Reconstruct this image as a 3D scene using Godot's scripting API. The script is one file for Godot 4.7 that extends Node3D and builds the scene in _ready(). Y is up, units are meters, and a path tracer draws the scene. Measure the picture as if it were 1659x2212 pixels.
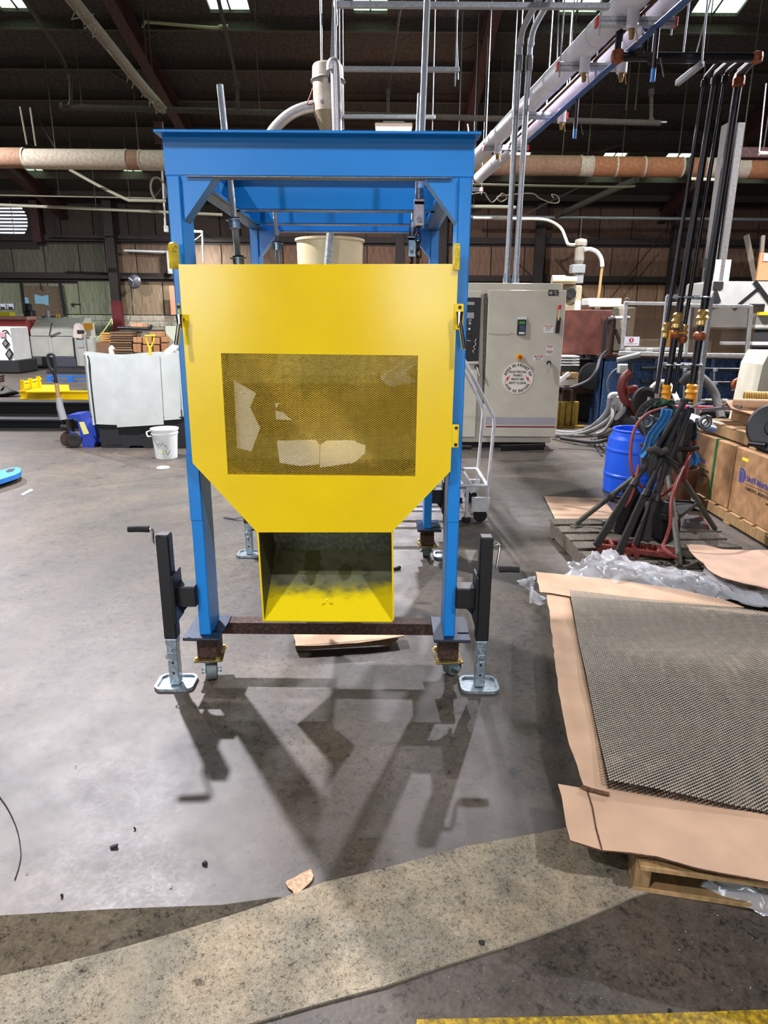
extends Node3D

# ---------- mesh builder: boxes, tubes, lathes, prisms and sheets joined into one mesh ----------
class MB:
	var v := PackedVector3Array()
	var n := PackedVector3Array()
	var t := PackedVector2Array()
	var ix := PackedInt32Array()

	func quad(a: Vector3, b: Vector3, c: Vector3, d: Vector3, out := Vector3.ZERO) -> MB:
		var nn := (c - a).cross(d - b)
		if nn.length_squared() < 1e-18:
			return self
		if out != Vector3.ZERO and nn.dot(out) < 0.0:
			var k := b
			b = d
			d = k
			nn = -nn
		nn = nn.normalized()
		var s := v.size()
		v.append_array([a, b, c, d])
		n.append_array([nn, nn, nn, nn])
		var w := a.distance_to(b)
		var h := b.distance_to(c)
		t.append_array([Vector2(0, 0), Vector2(w, 0), Vector2(w, h), Vector2(0, h)])
		ix.append_array([s, s + 2, s + 1, s, s + 3, s + 2])
		return self

	func tri(a: Vector3, b: Vector3, c: Vector3, out := Vector3.ZERO) -> MB:
		var nn := (b - a).cross(c - a)
		if nn.length_squared() < 1e-18:
			return self
		if out != Vector3.ZERO and nn.dot(out) < 0.0:
			var k := b
			b = c
			c = k
			nn = -nn
		nn = nn.normalized()
		var s := v.size()
		v.append_array([a, b, c])
		n.append_array([nn, nn, nn])
		t.append_array([Vector2(a.x, a.y), Vector2(b.x, b.y), Vector2(c.x, c.y)])
		ix.append_array([s, s + 2, s + 1])
		return self

	# box with chamfered edges; b turns it
	func box(c: Vector3, s: Vector3, b := Basis(), bev := 0.0) -> MB:
		var h := s * 0.5
		bev = minf(bev, minf(h.x, minf(h.y, h.z)) * 0.9)
		var f := func(a: int, sa: int, su: int, sw: int) -> Vector3:
			var p := Vector3()
			p[a] = sa * h[a]
			p[(a + 1) % 3] = su * (h[(a + 1) % 3] - bev)
			p[(a + 2) % 3] = sw * (h[(a + 2) % 3] - bev)
			return c + b * p
		for a in 3:
			for sa in [-1, 1]:
				var o := Vector3()
				o[a] = sa
				quad(f.call(a, sa, -1, -1), f.call(a, sa, 1, -1), f.call(a, sa, 1, 1), f.call(a, sa, -1, 1), b * o)
				if bev > 0.0:
					var u := (a + 1) % 3
					for su in [-1, 1]:
						o = Vector3()
						o[a] = sa
						o[u] = su
						quad(f.call(a, sa, su, -1), f.call(a, sa, su, 1), f.call(u, su, 1, sa), f.call(u, su, -1, sa), b * o)
		if bev > 0.0:
			for x in [-1, 1]:
				for y in [-1, 1]:
					for z in [-1, 1]:
						tri(f.call(0, x, y, z), f.call(1, y, z, x), f.call(2, z, x, y), b * Vector3(x, y, z))
		return self

	# box between two points a and b along its length, w wide and h high
	func bar(a: Vector3, b: Vector3, w: float, h: float, up := Vector3.UP, bev := 0.0) -> MB:
		var z := (b - a).normalized()
		if absf(z.dot(up)) > 0.99:
			up = Vector3(0, 0, 1)
		var x := up.cross(z).normalized()
		return box((a + b) * 0.5, Vector3(w, h, a.distance_to(b)), Basis(x, z.cross(x), z), bev)

	func tube(pts: Array, r: float, k := 8, r2 := -1.0, caps := true) -> MB:
		var m := pts.size()
		if r2 < 0.0:
			r2 = r
		var x := Vector3()
		var s := v.size()
		for i in m:
			var p: Vector3 = pts[i]
			var d: Vector3 = (pts[mini(i + 1, m - 1)] - pts[maxi(i - 1, 0)]).normalized()
			if i == 0:
				x = d.cross(Vector3.UP if absf(d.y) < 0.9 else Vector3.RIGHT).normalized()
			else:
				x = (x - d * x.dot(d)).normalized()
			var y := d.cross(x)
			var rr := lerpf(r, r2, float(i) / maxi(m - 1, 1))
			if i > 0 and i < m - 1:
				var e: Vector3 = (pts[i] - pts[i - 1]).normalized()
				rr /= maxf(0.7, e.dot(d))
			for j in k + 1:
				var an := TAU * j / k
				var o := x * cos(an) + y * sin(an)
				v.append(p + o * rr)
				n.append(o)
				t.append(Vector2(float(j) / k, i))
		for i in m - 1:
			for j in k:
				var a := s + i * (k + 1) + j
				var b := a + k + 1
				ix.append_array([a, b, a + 1, a + 1, b, b + 1])
		if caps:
			for e in 2:
				var i := 0 if e == 0 else m - 1
				var d: Vector3 = (pts[0] - pts[1]) if e == 0 else (pts[m - 1] - pts[m - 2])
				d = d.normalized()
				var c0 := v.size()
				v.append(pts[i])
				n.append(d)
				t.append(Vector2())
				for j in k + 1:
					v.append(v[s + i * (k + 1) + j])
					n.append(d)
					t.append(Vector2(1, 1))
				for j in k:
					if e == 0:
						ix.append_array([c0, c0 + 1 + j, c0 + 2 + j])
					else:
						ix.append_array([c0, c0 + 2 + j, c0 + 1 + j])
		return self

	func cyl(a: Vector3, b: Vector3, r: float, k := 12, r2 := -1.0) -> MB:
		return tube([a, b], r, k, r2)

	# profile of (radius, height) points turned about the y axis of xf
	func lathe(prof: Array, xf: Transform3D, k := 20) -> MB:
		for i in prof.size() - 1:
			var p: Vector2 = prof[i]
			var q: Vector2 = prof[i + 1]
			var e := q - p
			if e.length() < 1e-6:
				continue
			var nr := Vector2(e.y, -e.x).normalized()
			var s := v.size()
			for j in k + 1:
				var an := TAU * j / k
				var o := Vector3(cos(an), 0, sin(an))
				var nn := (xf.basis * (o * nr.x + Vector3.UP * nr.y)).normalized()
				for w in [p, q]:
					v.append(xf * (o * w.x + Vector3.UP * w.y))
					n.append(nn)
					t.append(Vector2(float(j) / k, w.y))
			for j in k:
				var a := s + j * 2
				ix.append_array([a, a + 2, a + 1, a + 1, a + 2, a + 3])
		return self

	# polygon in the xy plane of xf, pushed back along its -z by depth
	func prism(poly: PackedVector2Array, depth: float, xf := Transform3D()) -> MB:
		if Geometry2D.is_polygon_clockwise(poly):
			poly.reverse()
		var tr := Geometry2D.triangulate_polygon(poly)
		for e in 2:
			var z := 0.0 if e == 0 else -depth
			for i in range(0, tr.size(), 3):
				var a := poly[tr[i]]
				var b := poly[tr[i + 1]]
				var c := poly[tr[i + 2]]
				tri(xf * Vector3(a.x, a.y, z), xf * Vector3(b.x, b.y, z), xf * Vector3(c.x, c.y, z), xf.basis.z * (1 - 2 * e))
		for i in poly.size():
			var a := poly[i]
			var b := poly[(i + 1) % poly.size()]
			var o := Vector3(b.y - a.y, a.x - b.x, 0)
			quad(xf * Vector3(a.x, a.y, 0), xf * Vector3(b.x, b.y, 0), xf * Vector3(b.x, b.y, -depth), xf * Vector3(a.x, a.y, -depth), xf.basis * o)
		return self

	# smooth sheet: f(u, w) gives a point for u and w in 0..1; th makes it two-sided with an edge
	func sheet(nu: int, nw: int, f: Callable, th := 0.0) -> MB:
		var g := PackedVector3Array()
		for j in nw + 1:
			for i in nu + 1:
				g.append(f.call(float(i) / nu, float(j) / nw))
		var nr := PackedVector3Array()
		for j in nw + 1:
			for i in nu + 1:
				var du := g[j * (nu + 1) + mini(i + 1, nu)] - g[j * (nu + 1) + maxi(i - 1, 0)]
				var dw := g[mini(j + 1, nw) * (nu + 1) + i] - g[maxi(j - 1, 0) * (nu + 1) + i]
				nr.append(du.cross(dw).normalized())
		for e in (2 if th > 0.0 else 1):
			var s := v.size()
			var sg := 1.0 if e == 0 else -1.0
			for q in g.size():
				v.append(g[q] + nr[q] * (th * 0.5 * sg))
				n.append(nr[q] * sg)
				t.append(Vector2(float(q % (nu + 1)) / nu, float(q / (nu + 1)) / nw))
			for j in nw:
				for i in nu:
					var a := s + j * (nu + 1) + i
					var b := a + nu + 1
					if e == 0:
						ix.append_array([a, b, a + 1, a + 1, b, b + 1])
					else:
						ix.append_array([a, a + 1, b, a + 1, b + 1, b])
		if th > 0.0:
			var rim := []
			for i in nu + 1:
				rim.append(i)
			for j in range(1, nw + 1):
				rim.append(j * (nu + 1) + nu)
			for i in range(nu - 1, -1, -1):
				rim.append(nw * (nu + 1) + i)
			for j in range(nw - 1, -1, -1):
				rim.append(j * (nu + 1))
			for i in rim.size() - 1:
				var a: int = rim[i]
				var b: int = rim[i + 1]
				var h := th * 0.5
				quad(g[a] + nr[a] * h, g[b] + nr[b] * h, g[b] - nr[b] * h, g[a] - nr[a] * h)
		return self

	func ring(c: Vector3, nrm: Vector3, R: float, r: float, k := 16, m := 6, a0 := 0.0, a1 := TAU) -> MB:
		var x := nrm.cross(Vector3.UP if absf(nrm.normalized().y) < 0.9 else Vector3.RIGHT).normalized()
		var y := nrm.normalized().cross(x)
		var pts := []
		for i in k + 1:
			var a := lerpf(a0, a1, float(i) / k)
			pts.append(c + (x * cos(a) + y * sin(a)) * R)
		return tube(pts, r, m, -1.0, a1 - a0 < TAU - 0.01)

	func mesh() -> ArrayMesh:
		var ar := []
		ar.resize(Mesh.ARRAY_MAX)
		ar[Mesh.ARRAY_VERTEX] = v
		ar[Mesh.ARRAY_NORMAL] = n
		ar[Mesh.ARRAY_TEX_UV] = t
		ar[Mesh.ARRAY_INDEX] = ix
		var m := ArrayMesh.new()
		m.add_surface_from_arrays(Mesh.PRIMITIVE_TRIANGLES, ar)
		return m

# ---------- naming, parenting ----------
var used := {}
var org := {}
var M := {}
var rng := RandomNumberGenerator.new()

func numbered(s: String) -> String:
	var k: int = used.get(s, 0)
	used[s] = k + 1
	return s if k == 0 else "%s_%03d" % [s, k]

func tag(o: Node, label: String, category := "", group := "", kind := "") -> Node:
	if label:
		o.set_meta("label", label)
	if category:
		o.set_meta("category", category)
	if group:
		o.set_meta("group", group)
	if kind:
		o.set_meta("kind", kind)
	return o

# a thing at its base; parts built in world coordinates are moved back under it
func thing(called: String, label: String, category: String, at := Vector3.ZERO, group := "") -> Node3D:
	var o := Node3D.new()
	o.name = numbered(called)
	add_child(o, true)
	o.position = at
	org[o] = at
	tag(o, label, category, group)
	return o

func mk(called: String, mb: MB, m: Material, parent: Node = null, label := "") -> MeshInstance3D:
	return mm(called, mb.mesh(), m, parent, label)

func mm(called: String, mesh: Mesh, m: Material, parent: Node = null, label := "") -> MeshInstance3D:
	var o := MeshInstance3D.new()
	o.mesh = mesh
	o.material_override = m
	o.name = called if parent else numbered(called)
	if parent:
		parent.add_child(o, true)
		if org.has(parent):
			o.position = -org[parent]
	else:
		add_child(o, true)
	if label:
		o.set_meta("label", label)
	return o

func single(called: String, mb: MB, m: Material, label: String, category: String, group := "") -> MeshInstance3D:
	var o := mk(called, mb, m)
	tag(o, label, category, group)
	return o

func struct(called: String, mb: MB, m: Material) -> MeshInstance3D:
	var o := mk(called, mb, m)
	o.set_meta("kind", "structure")
	return o

# a copy of a thing with its parts
func dup(o: Node3D, called: String, at: Vector3, yaw: float, label: String, group := "") -> Node3D:
	var r: Node3D = o.duplicate()
	r.name = numbered(called)
	add_child(r, true)
	r.position = at
	r.rotation.y = yaw
	tag(r, label, "", group)
	return r

# ---------- measuring the photograph: a pixel's ray met with a depth, a height or a side plane ----------
const EYE := Vector3(0, 1.6, 0)
func ray(px: float, py: float) -> Vector3:
	var u := (px - 829.5) / 1470.0
	var w := (1106.0 - py) / 1470.0
	return Basis(Vector3.RIGHT, deg_to_rad(-16.0)) * (Basis(Vector3.BACK, deg_to_rad(0.4)) * Vector3(u, w, -1))
func P(px: float, py: float, d: float) -> Vector3:
	var r := ray(px, py)
	return EYE + r * (d / -r.z)
func G(px: float, py: float, h := 0.0) -> Vector3:
	var r := ray(px, py)
	return EYE + r * ((h - EYE.y) / r.y)

func curve(pts: Array, per := 6) -> Array:
	var out := []
	for i in pts.size() - 1:
		var a: Vector3 = pts[maxi(i - 1, 0)]
		var b: Vector3 = pts[i]
		var c: Vector3 = pts[i + 1]
		var d: Vector3 = pts[mini(i + 2, pts.size() - 1)]
		for k in per:
			out.append(b.cubic_interpolate(c, a, d, float(k) / per))
	out.append(pts[-1])
	return out

func yaw(deg: float) -> Basis:
	return Basis(Vector3.UP, deg_to_rad(deg))
func rx(deg: float) -> Basis:
	return Basis(Vector3.RIGHT, deg_to_rad(deg))
func rz(deg: float) -> Basis:
	return Basis(Vector3.BACK, deg_to_rad(deg))
func V(x: float, y: float, z: float) -> Vector3:
	return Vector3(x, y, z)
func V2s(a: Array) -> PackedVector2Array:
	var r := PackedVector2Array()
	for i in range(0, a.size(), 2):
		r.append(Vector2(a[i], a[i + 1]))
	return r

# ---------- materials ----------
func C(r: int, g: int, b: int) -> Color:
	return Color8(r, g, b)

var tex_cache := {}
func noise_image(kind: int, size: int, sd: int) -> Image:
	var f := FastNoiseLite.new()
	f.seed = sd
	f.fractal_octaves = 5
	match kind:
		0: # clouds
			f.noise_type = FastNoiseLite.TYPE_SIMPLEX_SMOOTH
			f.frequency = 5.0 / size
		1: # grit
			f.noise_type = FastNoiseLite.TYPE_VALUE
			f.frequency = 60.0 / size
			f.fractal_octaves = 2
		2: # blotches
			f.noise_type = FastNoiseLite.TYPE_SIMPLEX_SMOOTH
			f.frequency = 14.0 / size
			f.fractal_gain = 0.65
		3: # scratches and flakes
			f.noise_type = FastNoiseLite.TYPE_CELLULAR
			f.frequency = 30.0 / size
			f.fractal_octaves = 2
		4: # fine grit
			f.noise_type = FastNoiseLite.TYPE_VALUE
			f.frequency = 0.28
			f.fractal_octaves = 3
			f.fractal_gain = 0.8
		5: # scuffs: long thin marks
			f.noise_type = FastNoiseLite.TYPE_SIMPLEX
			f.frequency = 0.035
			f.fractal_octaves = 4
			f.domain_warp_enabled = true
			f.domain_warp_amplitude = 40.0
	var im := f.get_seamless_image(size, size, false, false, 0.15)
	im.convert(Image.FORMAT_L8)
	return im

# grey texture between 1-dirt and 1; streak squeezes it so that runs go up and down
func grime(kind: int, dirt: float, streak := false) -> ImageTexture:
	var key := "%d %.2f %s" % [kind, dirt, streak]
	if tex_cache.has(key):
		return tex_cache[key]
	var im := noise_image(kind, 256, 11 + kind)
	if streak:
		im.resize(256, 12, Image.INTERPOLATE_LANCZOS)
		im.resize(256, 256, Image.INTERPOLATE_CUBIC)
	var b := im.get_data()
	for i in b.size():
		var x := clampf((b[i] / 255.0 - 0.18) * 1.5, 0.0, 1.0)
		b[i] = int(255.0 * (1.0 - dirt * (1.0 - x)))
	im = Image.create_from_data(256, 256, false, Image.FORMAT_L8, b)
	im.generate_mipmaps()
	var tx := ImageTexture.create_from_image(im)
	tex_cache[key] = tx
	return tx

func mat(col: Color, rough := 0.6, metal := 0.0, dirt := 0.0, kind := 0, scale := 1.0, bump := 0.0, streak := false) -> StandardMaterial3D:
	var m := StandardMaterial3D.new()
	m.albedo_color = col
	m.roughness = rough
	m.metallic = metal
	if dirt > 0.0 or bump > 0.0:
		m.uv1_triplanar = true
		m.uv1_scale = Vector3.ONE * scale
	if dirt > 0.0:
		m.albedo_texture = grime(kind, dirt, streak)
	if bump > 0.0:
		m.heightmap_enabled = true
		m.heightmap_texture = grime(kind, 1.0)
		m.heightmap_scale = bump
	return m

func glow(col: Color, e: float) -> StandardMaterial3D:
	var m := mat(col, 0.5)
	m.emission_enabled = true
	m.emission = col
	m.emission_energy_multiplier = e
	return m

func clear(col: Color, a: float, rough := 0.05) -> StandardMaterial3D:
	var m := mat(Color(col, a), rough)
	m.transparency = BaseMaterial3D.TRANSPARENCY_ALPHA
	return m

func letters(s: String, h: float, m: Material, parent: Node, at: Transform3D, bold := false, called := "lettering") -> MeshInstance3D:
	var tm := TextMesh.new()
	var f := SystemFont.new()
	f.font_names = ["Droid Sans"]
	if bold:
		f.font_weight = 700
	tm.font = f
	tm.text = s
	tm.font_size = 32
	tm.pixel_size = h / 32.0
	tm.depth = 0.0015
	tm.curve_step = 4.0
	var o := MeshInstance3D.new()
	o.mesh = tm
	o.material_override = m
	o.name = called
	parent.add_child(o, true)
	var base: Vector3 = org[parent] if org.has(parent) else Vector3.ZERO
	o.transform = Transform3D(at.basis, at.origin - base)
	return o

func _ready() -> void:
	rng.seed = 7
	camera_and_light()
	materials()
	building()
	gantry()
	hopper()
	jacks_and_tools()
	foreground()
	middle_right()
	back_right()
	back_left()
	overhead()
	small_things()

# ---------- camera, sky, exposure, lamps ----------
func camera_and_light() -> void:
	var cam := Camera3D.new()
	cam.name = "camera"
	cam.position = EYE
	cam.basis = Basis(Vector3.RIGHT, deg_to_rad(-16.0)) * Basis(Vector3.BACK, deg_to_rad(0.4))
	cam.fov = rad_to_deg(2.0 * atan(1106.0 / 1470.0))
	cam.near = 0.05
	cam.far = 200.0
	add_child(cam)
	cam.current = true
	var e := Environment.new()
	e.background_mode = Environment.BG_SKY
	var sm := ProceduralSkyMaterial.new()
	sm.sky_top_color = C(185, 203, 222)
	sm.sky_horizon_color = C(225, 232, 236)
	sm.ground_bottom_color = C(90, 92, 88)
	sm.ground_horizon_color = C(200, 205, 205)
	sm.sky_energy_multiplier = 1.0
	e.sky = Sky.new()
	e.sky.sky_material = sm
	e.background_energy_multiplier = 8.5
	e.tonemap_mode = Environment.TONE_MAPPER_LINEAR
	e.tonemap_exposure = 1.75
	e.sdfgi_enabled = true
	e.ssao_enabled = true
	e.ssil_enabled = true
	var we := WorldEnvironment.new()
	we.name = "surroundings"
	we.environment = e
	add_child(we)
	# high-bay lamps under the roof: place, energy
	for l in LAMPS:
		high_bay(l)

var LAMPS := [
	[Vector3(-3.2, 5.4, -6.9), 70.0, "tilted high bay lamp hanging over the white bulk container", 26.0],
	[Vector3(2.7, 6.2, -10.0), 68.0, "high bay lamp hanging over the electrical cabinet"],
	[Vector3(-3.2, 6.0, 2.2), 26.0, "high bay lamp hanging behind the photographer beside the roll-up door"],
	[Vector3(2.6, 6.0, 1.6), 23.0, "high bay lamp hanging above the pallet of metal mesh sheets"],
	[Vector3(-10.8, 6.2, -14.2), 110.0, "added unseen high bay lamp brightening the lathe bay"],  # out-of-view fill lamp, added for the insulated pipe, lathe and green wall
	[Vector3(8.6, 6.2, -9.6), 78.0, "added unseen high bay lamp brightening the extrusion line"],  # unseen lamp added to lift the blue tank and machines around it
	[Vector3(0.16, 5.74, -17.5), 75.0, "bright high bay lamp seen just above the blue top beam"],
]

func high_bay(l: Array) -> void:
	var p: Vector3 = l[0]
	var o := thing("high_bay_lamp", l[2], "lamp", p, "high bay lamps")
	var b := MB.new()
	var tb := Basis(V(1, 0, 0.45).normalized(), deg_to_rad(-l[3])) if l.size() > 3 else Basis()
	b.box(p + tb * V(0, 0.07, 0), V(0.86, 0.09, 0.36), tb, 0.015)
	b.box(p + tb * V(0, 0.14, 0), V(0.5, 0.06, 0.16), tb, 0.01)
	mk("housing", b, mat(C(215, 215, 215), 0.4, 0.2), o)
	for x in [-0.36, 0.36]:
		mk("hanger_wire", MB.new().cyl(p + V(x, 0.1, 0), p + V(x, 2.2, 0), 0.004, 5), mat(C(90, 90, 90), 0.5, 0.8), o)
	for x in [-0.21, 0.21]:
		mk("light_panel", MB.new().box(p + tb * V(x, 0.02, 0), V(0.38, 0.02, 0.3), tb), glow(C(238, 240, 255), 6.0), o)
	var a := AreaLight3D.new()
	a.name = "lamp_light"
	a.area_size = Vector2(0.2, 0.14)
	a.light_energy = l[1]
	a.light_color = C(250, 246, 255)
	a.shadow_enabled = true
	a.area_range = 60.0
	a.area_attenuation = 2.0
	add_child(a, true)
	a.position = p + tb * V(0, -0.01, 0)
	a.basis = tb * Basis(Vector3.RIGHT, -PI * 0.5)

# ---------- shared materials ----------
func materials() -> void:
	M.blue = mat(C(14, 122, 198), 0.32, 0.0, 0.04, 0, 0.5)
	M.yellow = mat(C(234, 200, 2), 0.34, 0.0, 0.05, 0, 0.5)
	M.yellow2 = mat(C(230, 200, 30), 0.45, 0.0, 0.25, 2, 2.0)
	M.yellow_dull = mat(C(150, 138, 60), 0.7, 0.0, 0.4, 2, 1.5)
	M.olive = mat(C(92, 94, 62), 0.55, 0.1, 0.5, 2, 2.5)
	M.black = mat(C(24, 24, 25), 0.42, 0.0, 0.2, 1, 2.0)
	M.black_matt = mat(C(30, 30, 31), 0.75, 0.0, 0.4, 2, 2.0)
	M.rubber = mat(C(22, 22, 23), 0.85)
	M.zinc = mat(C(190, 205, 212), 0.32, 0.75, 0.25, 2, 3.0)
	M.chrome = mat(C(225, 225, 225), 0.15, 1.0)
	M.steel = mat(C(150, 152, 152), 0.4, 0.85, 0.35, 2, 3.0)
	M.steel_dark = mat(C(70, 68, 66), 0.5, 0.6, 0.5, 2, 3.0)
	M.brass = mat(C(182, 154, 92), 0.4, 0.7)
	M.rust = mat(C(92, 62, 46), 0.75, 0.2, 0.55, 2, 3.0)
	M.galv = mat(C(188, 194, 198), 0.42, 0.5, 0.2, 2, 2.0)
	M.iron = mat(C(58, 55, 50), 0.7, 0.4, 0.5, 2, 4.0)
	M.red = mat(C(140, 48, 34), 0.5, 0.0, 0.5, 2, 4.0)
	M.hose = mat(C(140, 52, 42), 0.6, 0.0, 0.35, 2, 4.0)
	M.white = mat(C(222, 224, 220), 0.55, 0.0, 0.04, 0, 0.5)
	M.beige = mat(C(196, 192, 172), 0.5, 0.0, 0.05, 0, 0.6)
	M.cream = mat(C(215, 200, 158), 0.45, 0.0, 0.06, 0, 0.8)
	M.card = mat(C(198, 165, 134), 0.85, 0.0, 0.08, 0, 0.8)
	M.card_dark = mat(C(176, 134, 90), 0.85, 0.0, 0.2, 0, 1.5)
	M.card_edge = mat(C(120, 84, 52), 0.9, 0.0, 0.6, 1, 4.0)
	M.wood = mat(C(190, 152, 100), 0.8, 0.0, 0.35, 2, 2.0, 0.0, true)
	M.wood_old = mat(C(132, 122, 104), 0.85, 0.0, 0.5, 2, 3.0, 0.0, true)
	M.pvc = mat(C(228, 226, 232), 0.5, 0.0, 0.06, 0, 0.5)
	M.dusty = mat(C(98, 88, 76), 0.9, 0.0, 0.5, 2, 2.0)
	M.maroon = mat(C(92, 50, 46), 0.7, 0.0, 0.5, 2, 1.0)
	M.dark_paint = mat(C(62, 52, 46), 0.7, 0.0, 0.45, 2, 1.0)
	M.blue_drum = mat(C(18, 82, 205), 0.4)
	M.blue_old = mat(C(52, 96, 150), 0.6, 0.0, 0.6, 2, 1.2)
	M.orange = mat(C(220, 150, 30), 0.5)
	M.copper = mat(C(176, 96, 54), 0.5, 0.3, 0.4, 2, 5.0)
	M.black_pipe = mat(C(36, 36, 40), 0.35, 0.3, 0.3, 2, 2.0)
	M.film = clear(C(240, 243, 246), 0.3, 0.1)
	M.screen = mat(C(232, 206, 84), 0.5, 0.0, 0.1, 2, 4.0)
	M.face = mat(C(232, 198, 0), 0.5, 0.0, 0.03, 0, 0.4)
	M.face.clearcoat_enabled = true
	M.face.clearcoat = 0.7
	M.face.clearcoat_roughness = 0.16
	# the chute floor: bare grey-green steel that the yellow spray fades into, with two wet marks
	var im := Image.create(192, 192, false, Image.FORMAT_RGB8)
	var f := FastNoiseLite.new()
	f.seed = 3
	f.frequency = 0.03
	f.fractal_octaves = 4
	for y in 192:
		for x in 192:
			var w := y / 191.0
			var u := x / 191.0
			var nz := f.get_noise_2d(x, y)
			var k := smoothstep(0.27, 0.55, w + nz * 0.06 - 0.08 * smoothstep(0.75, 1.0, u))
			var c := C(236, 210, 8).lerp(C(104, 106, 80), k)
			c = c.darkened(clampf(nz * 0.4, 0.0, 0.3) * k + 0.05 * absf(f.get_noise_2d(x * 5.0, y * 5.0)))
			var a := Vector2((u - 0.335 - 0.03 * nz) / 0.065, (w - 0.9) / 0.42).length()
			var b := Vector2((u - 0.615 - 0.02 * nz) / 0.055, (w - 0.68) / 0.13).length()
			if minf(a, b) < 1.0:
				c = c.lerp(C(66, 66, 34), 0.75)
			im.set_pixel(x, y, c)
	im.generate_mipmaps()
	M.face.metallic_specular = 0.2
	M.chute = mat(Color.WHITE, 0.4)
	M.chute.albedo_texture = ImageTexture.create_from_image(im)
	M.print_blue = mat(C(60, 62, 130), 0.8)
	M.print_black = mat(C(32, 32, 30), 0.8)

# ---------- the building ----------
func concrete() -> StandardMaterial3D:
	var s := 2048
	var a := noise_image(2, s, 5).get_data()
	var b := noise_image(4, s, 6).get_data()
	var c := noise_image(0, s, 9).get_data()
	var d := noise_image(5, s, 4).get_data()
	var o := PackedByteArray()
	o.resize(s * s * 3)
	var ro := PackedByteArray()
	ro.resize(s * s)
	for i in s * s:
		var x := a[i] / 255.0
		var y := b[i] / 255.0
		var z := c[i] / 255.0
		var w := d[i] / 255.0
		var k := 0.74 + 0.20 * (x - 0.5) + 0.34 * (y - 0.5) + 0.18 * (z - 0.5) + 0.12 * (w - 0.5)
		if x < 0.22:
			k -= (0.22 - x) * 1.6
		if y > 0.80 and w > 0.55:
			k += 0.18
		if w < 0.28 and y < 0.5:
			k -= 0.22
		k = clampf(k, 0.1, 1.0)
		o[i * 3] = int(255.0 * clampf(k * (0.97 + 0.06 * z), 0.0, 1.0))
		o[i * 3 + 1] = int(255.0 * k * 0.965)
		o[i * 3 + 2] = int(255.0 * k * (0.93 - 0.06 * z))
		ro[i] = int(255.0 * clampf(0.46 + 0.10 * (1.0 - x) + 0.16 * (y - 0.5), 0.15, 1.0))
	var m := StandardMaterial3D.new()
	var im := Image.create_from_data(s, s, false, Image.FORMAT_RGB8, o)
	im.generate_mipmaps()
	m.albedo_texture = ImageTexture.create_from_image(im)
	var ir := Image.create_from_data(s, s, false, Image.FORMAT_L8, ro)
	ir.generate_mipmaps()
	m.roughness_texture = ImageTexture.create_from_image(ir)
	m.roughness = 1.0
	m.albedo_color = C(98, 93, 87)
	m.uv1_triplanar = true
	m.uv1_world_triplanar = true
	m.uv1_scale = Vector3.ONE * 0.23
	m.heightmap_enabled = true
	m.heightmap_texture = m.roughness_texture
	m.heightmap_scale = 0.06
	m.metallic_specular = 0.5
	return m

const EAVE := 5.3
const SLOPE := 0.25
const RIDGE := -8.0
func roof_y(z: float) -> float:
	return EAVE + SLOPE * (z + 25.0) if z < RIDGE else EAVE + SLOPE * (RIDGE + 25.0) - SLOPE * (z - RIDGE)

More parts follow.
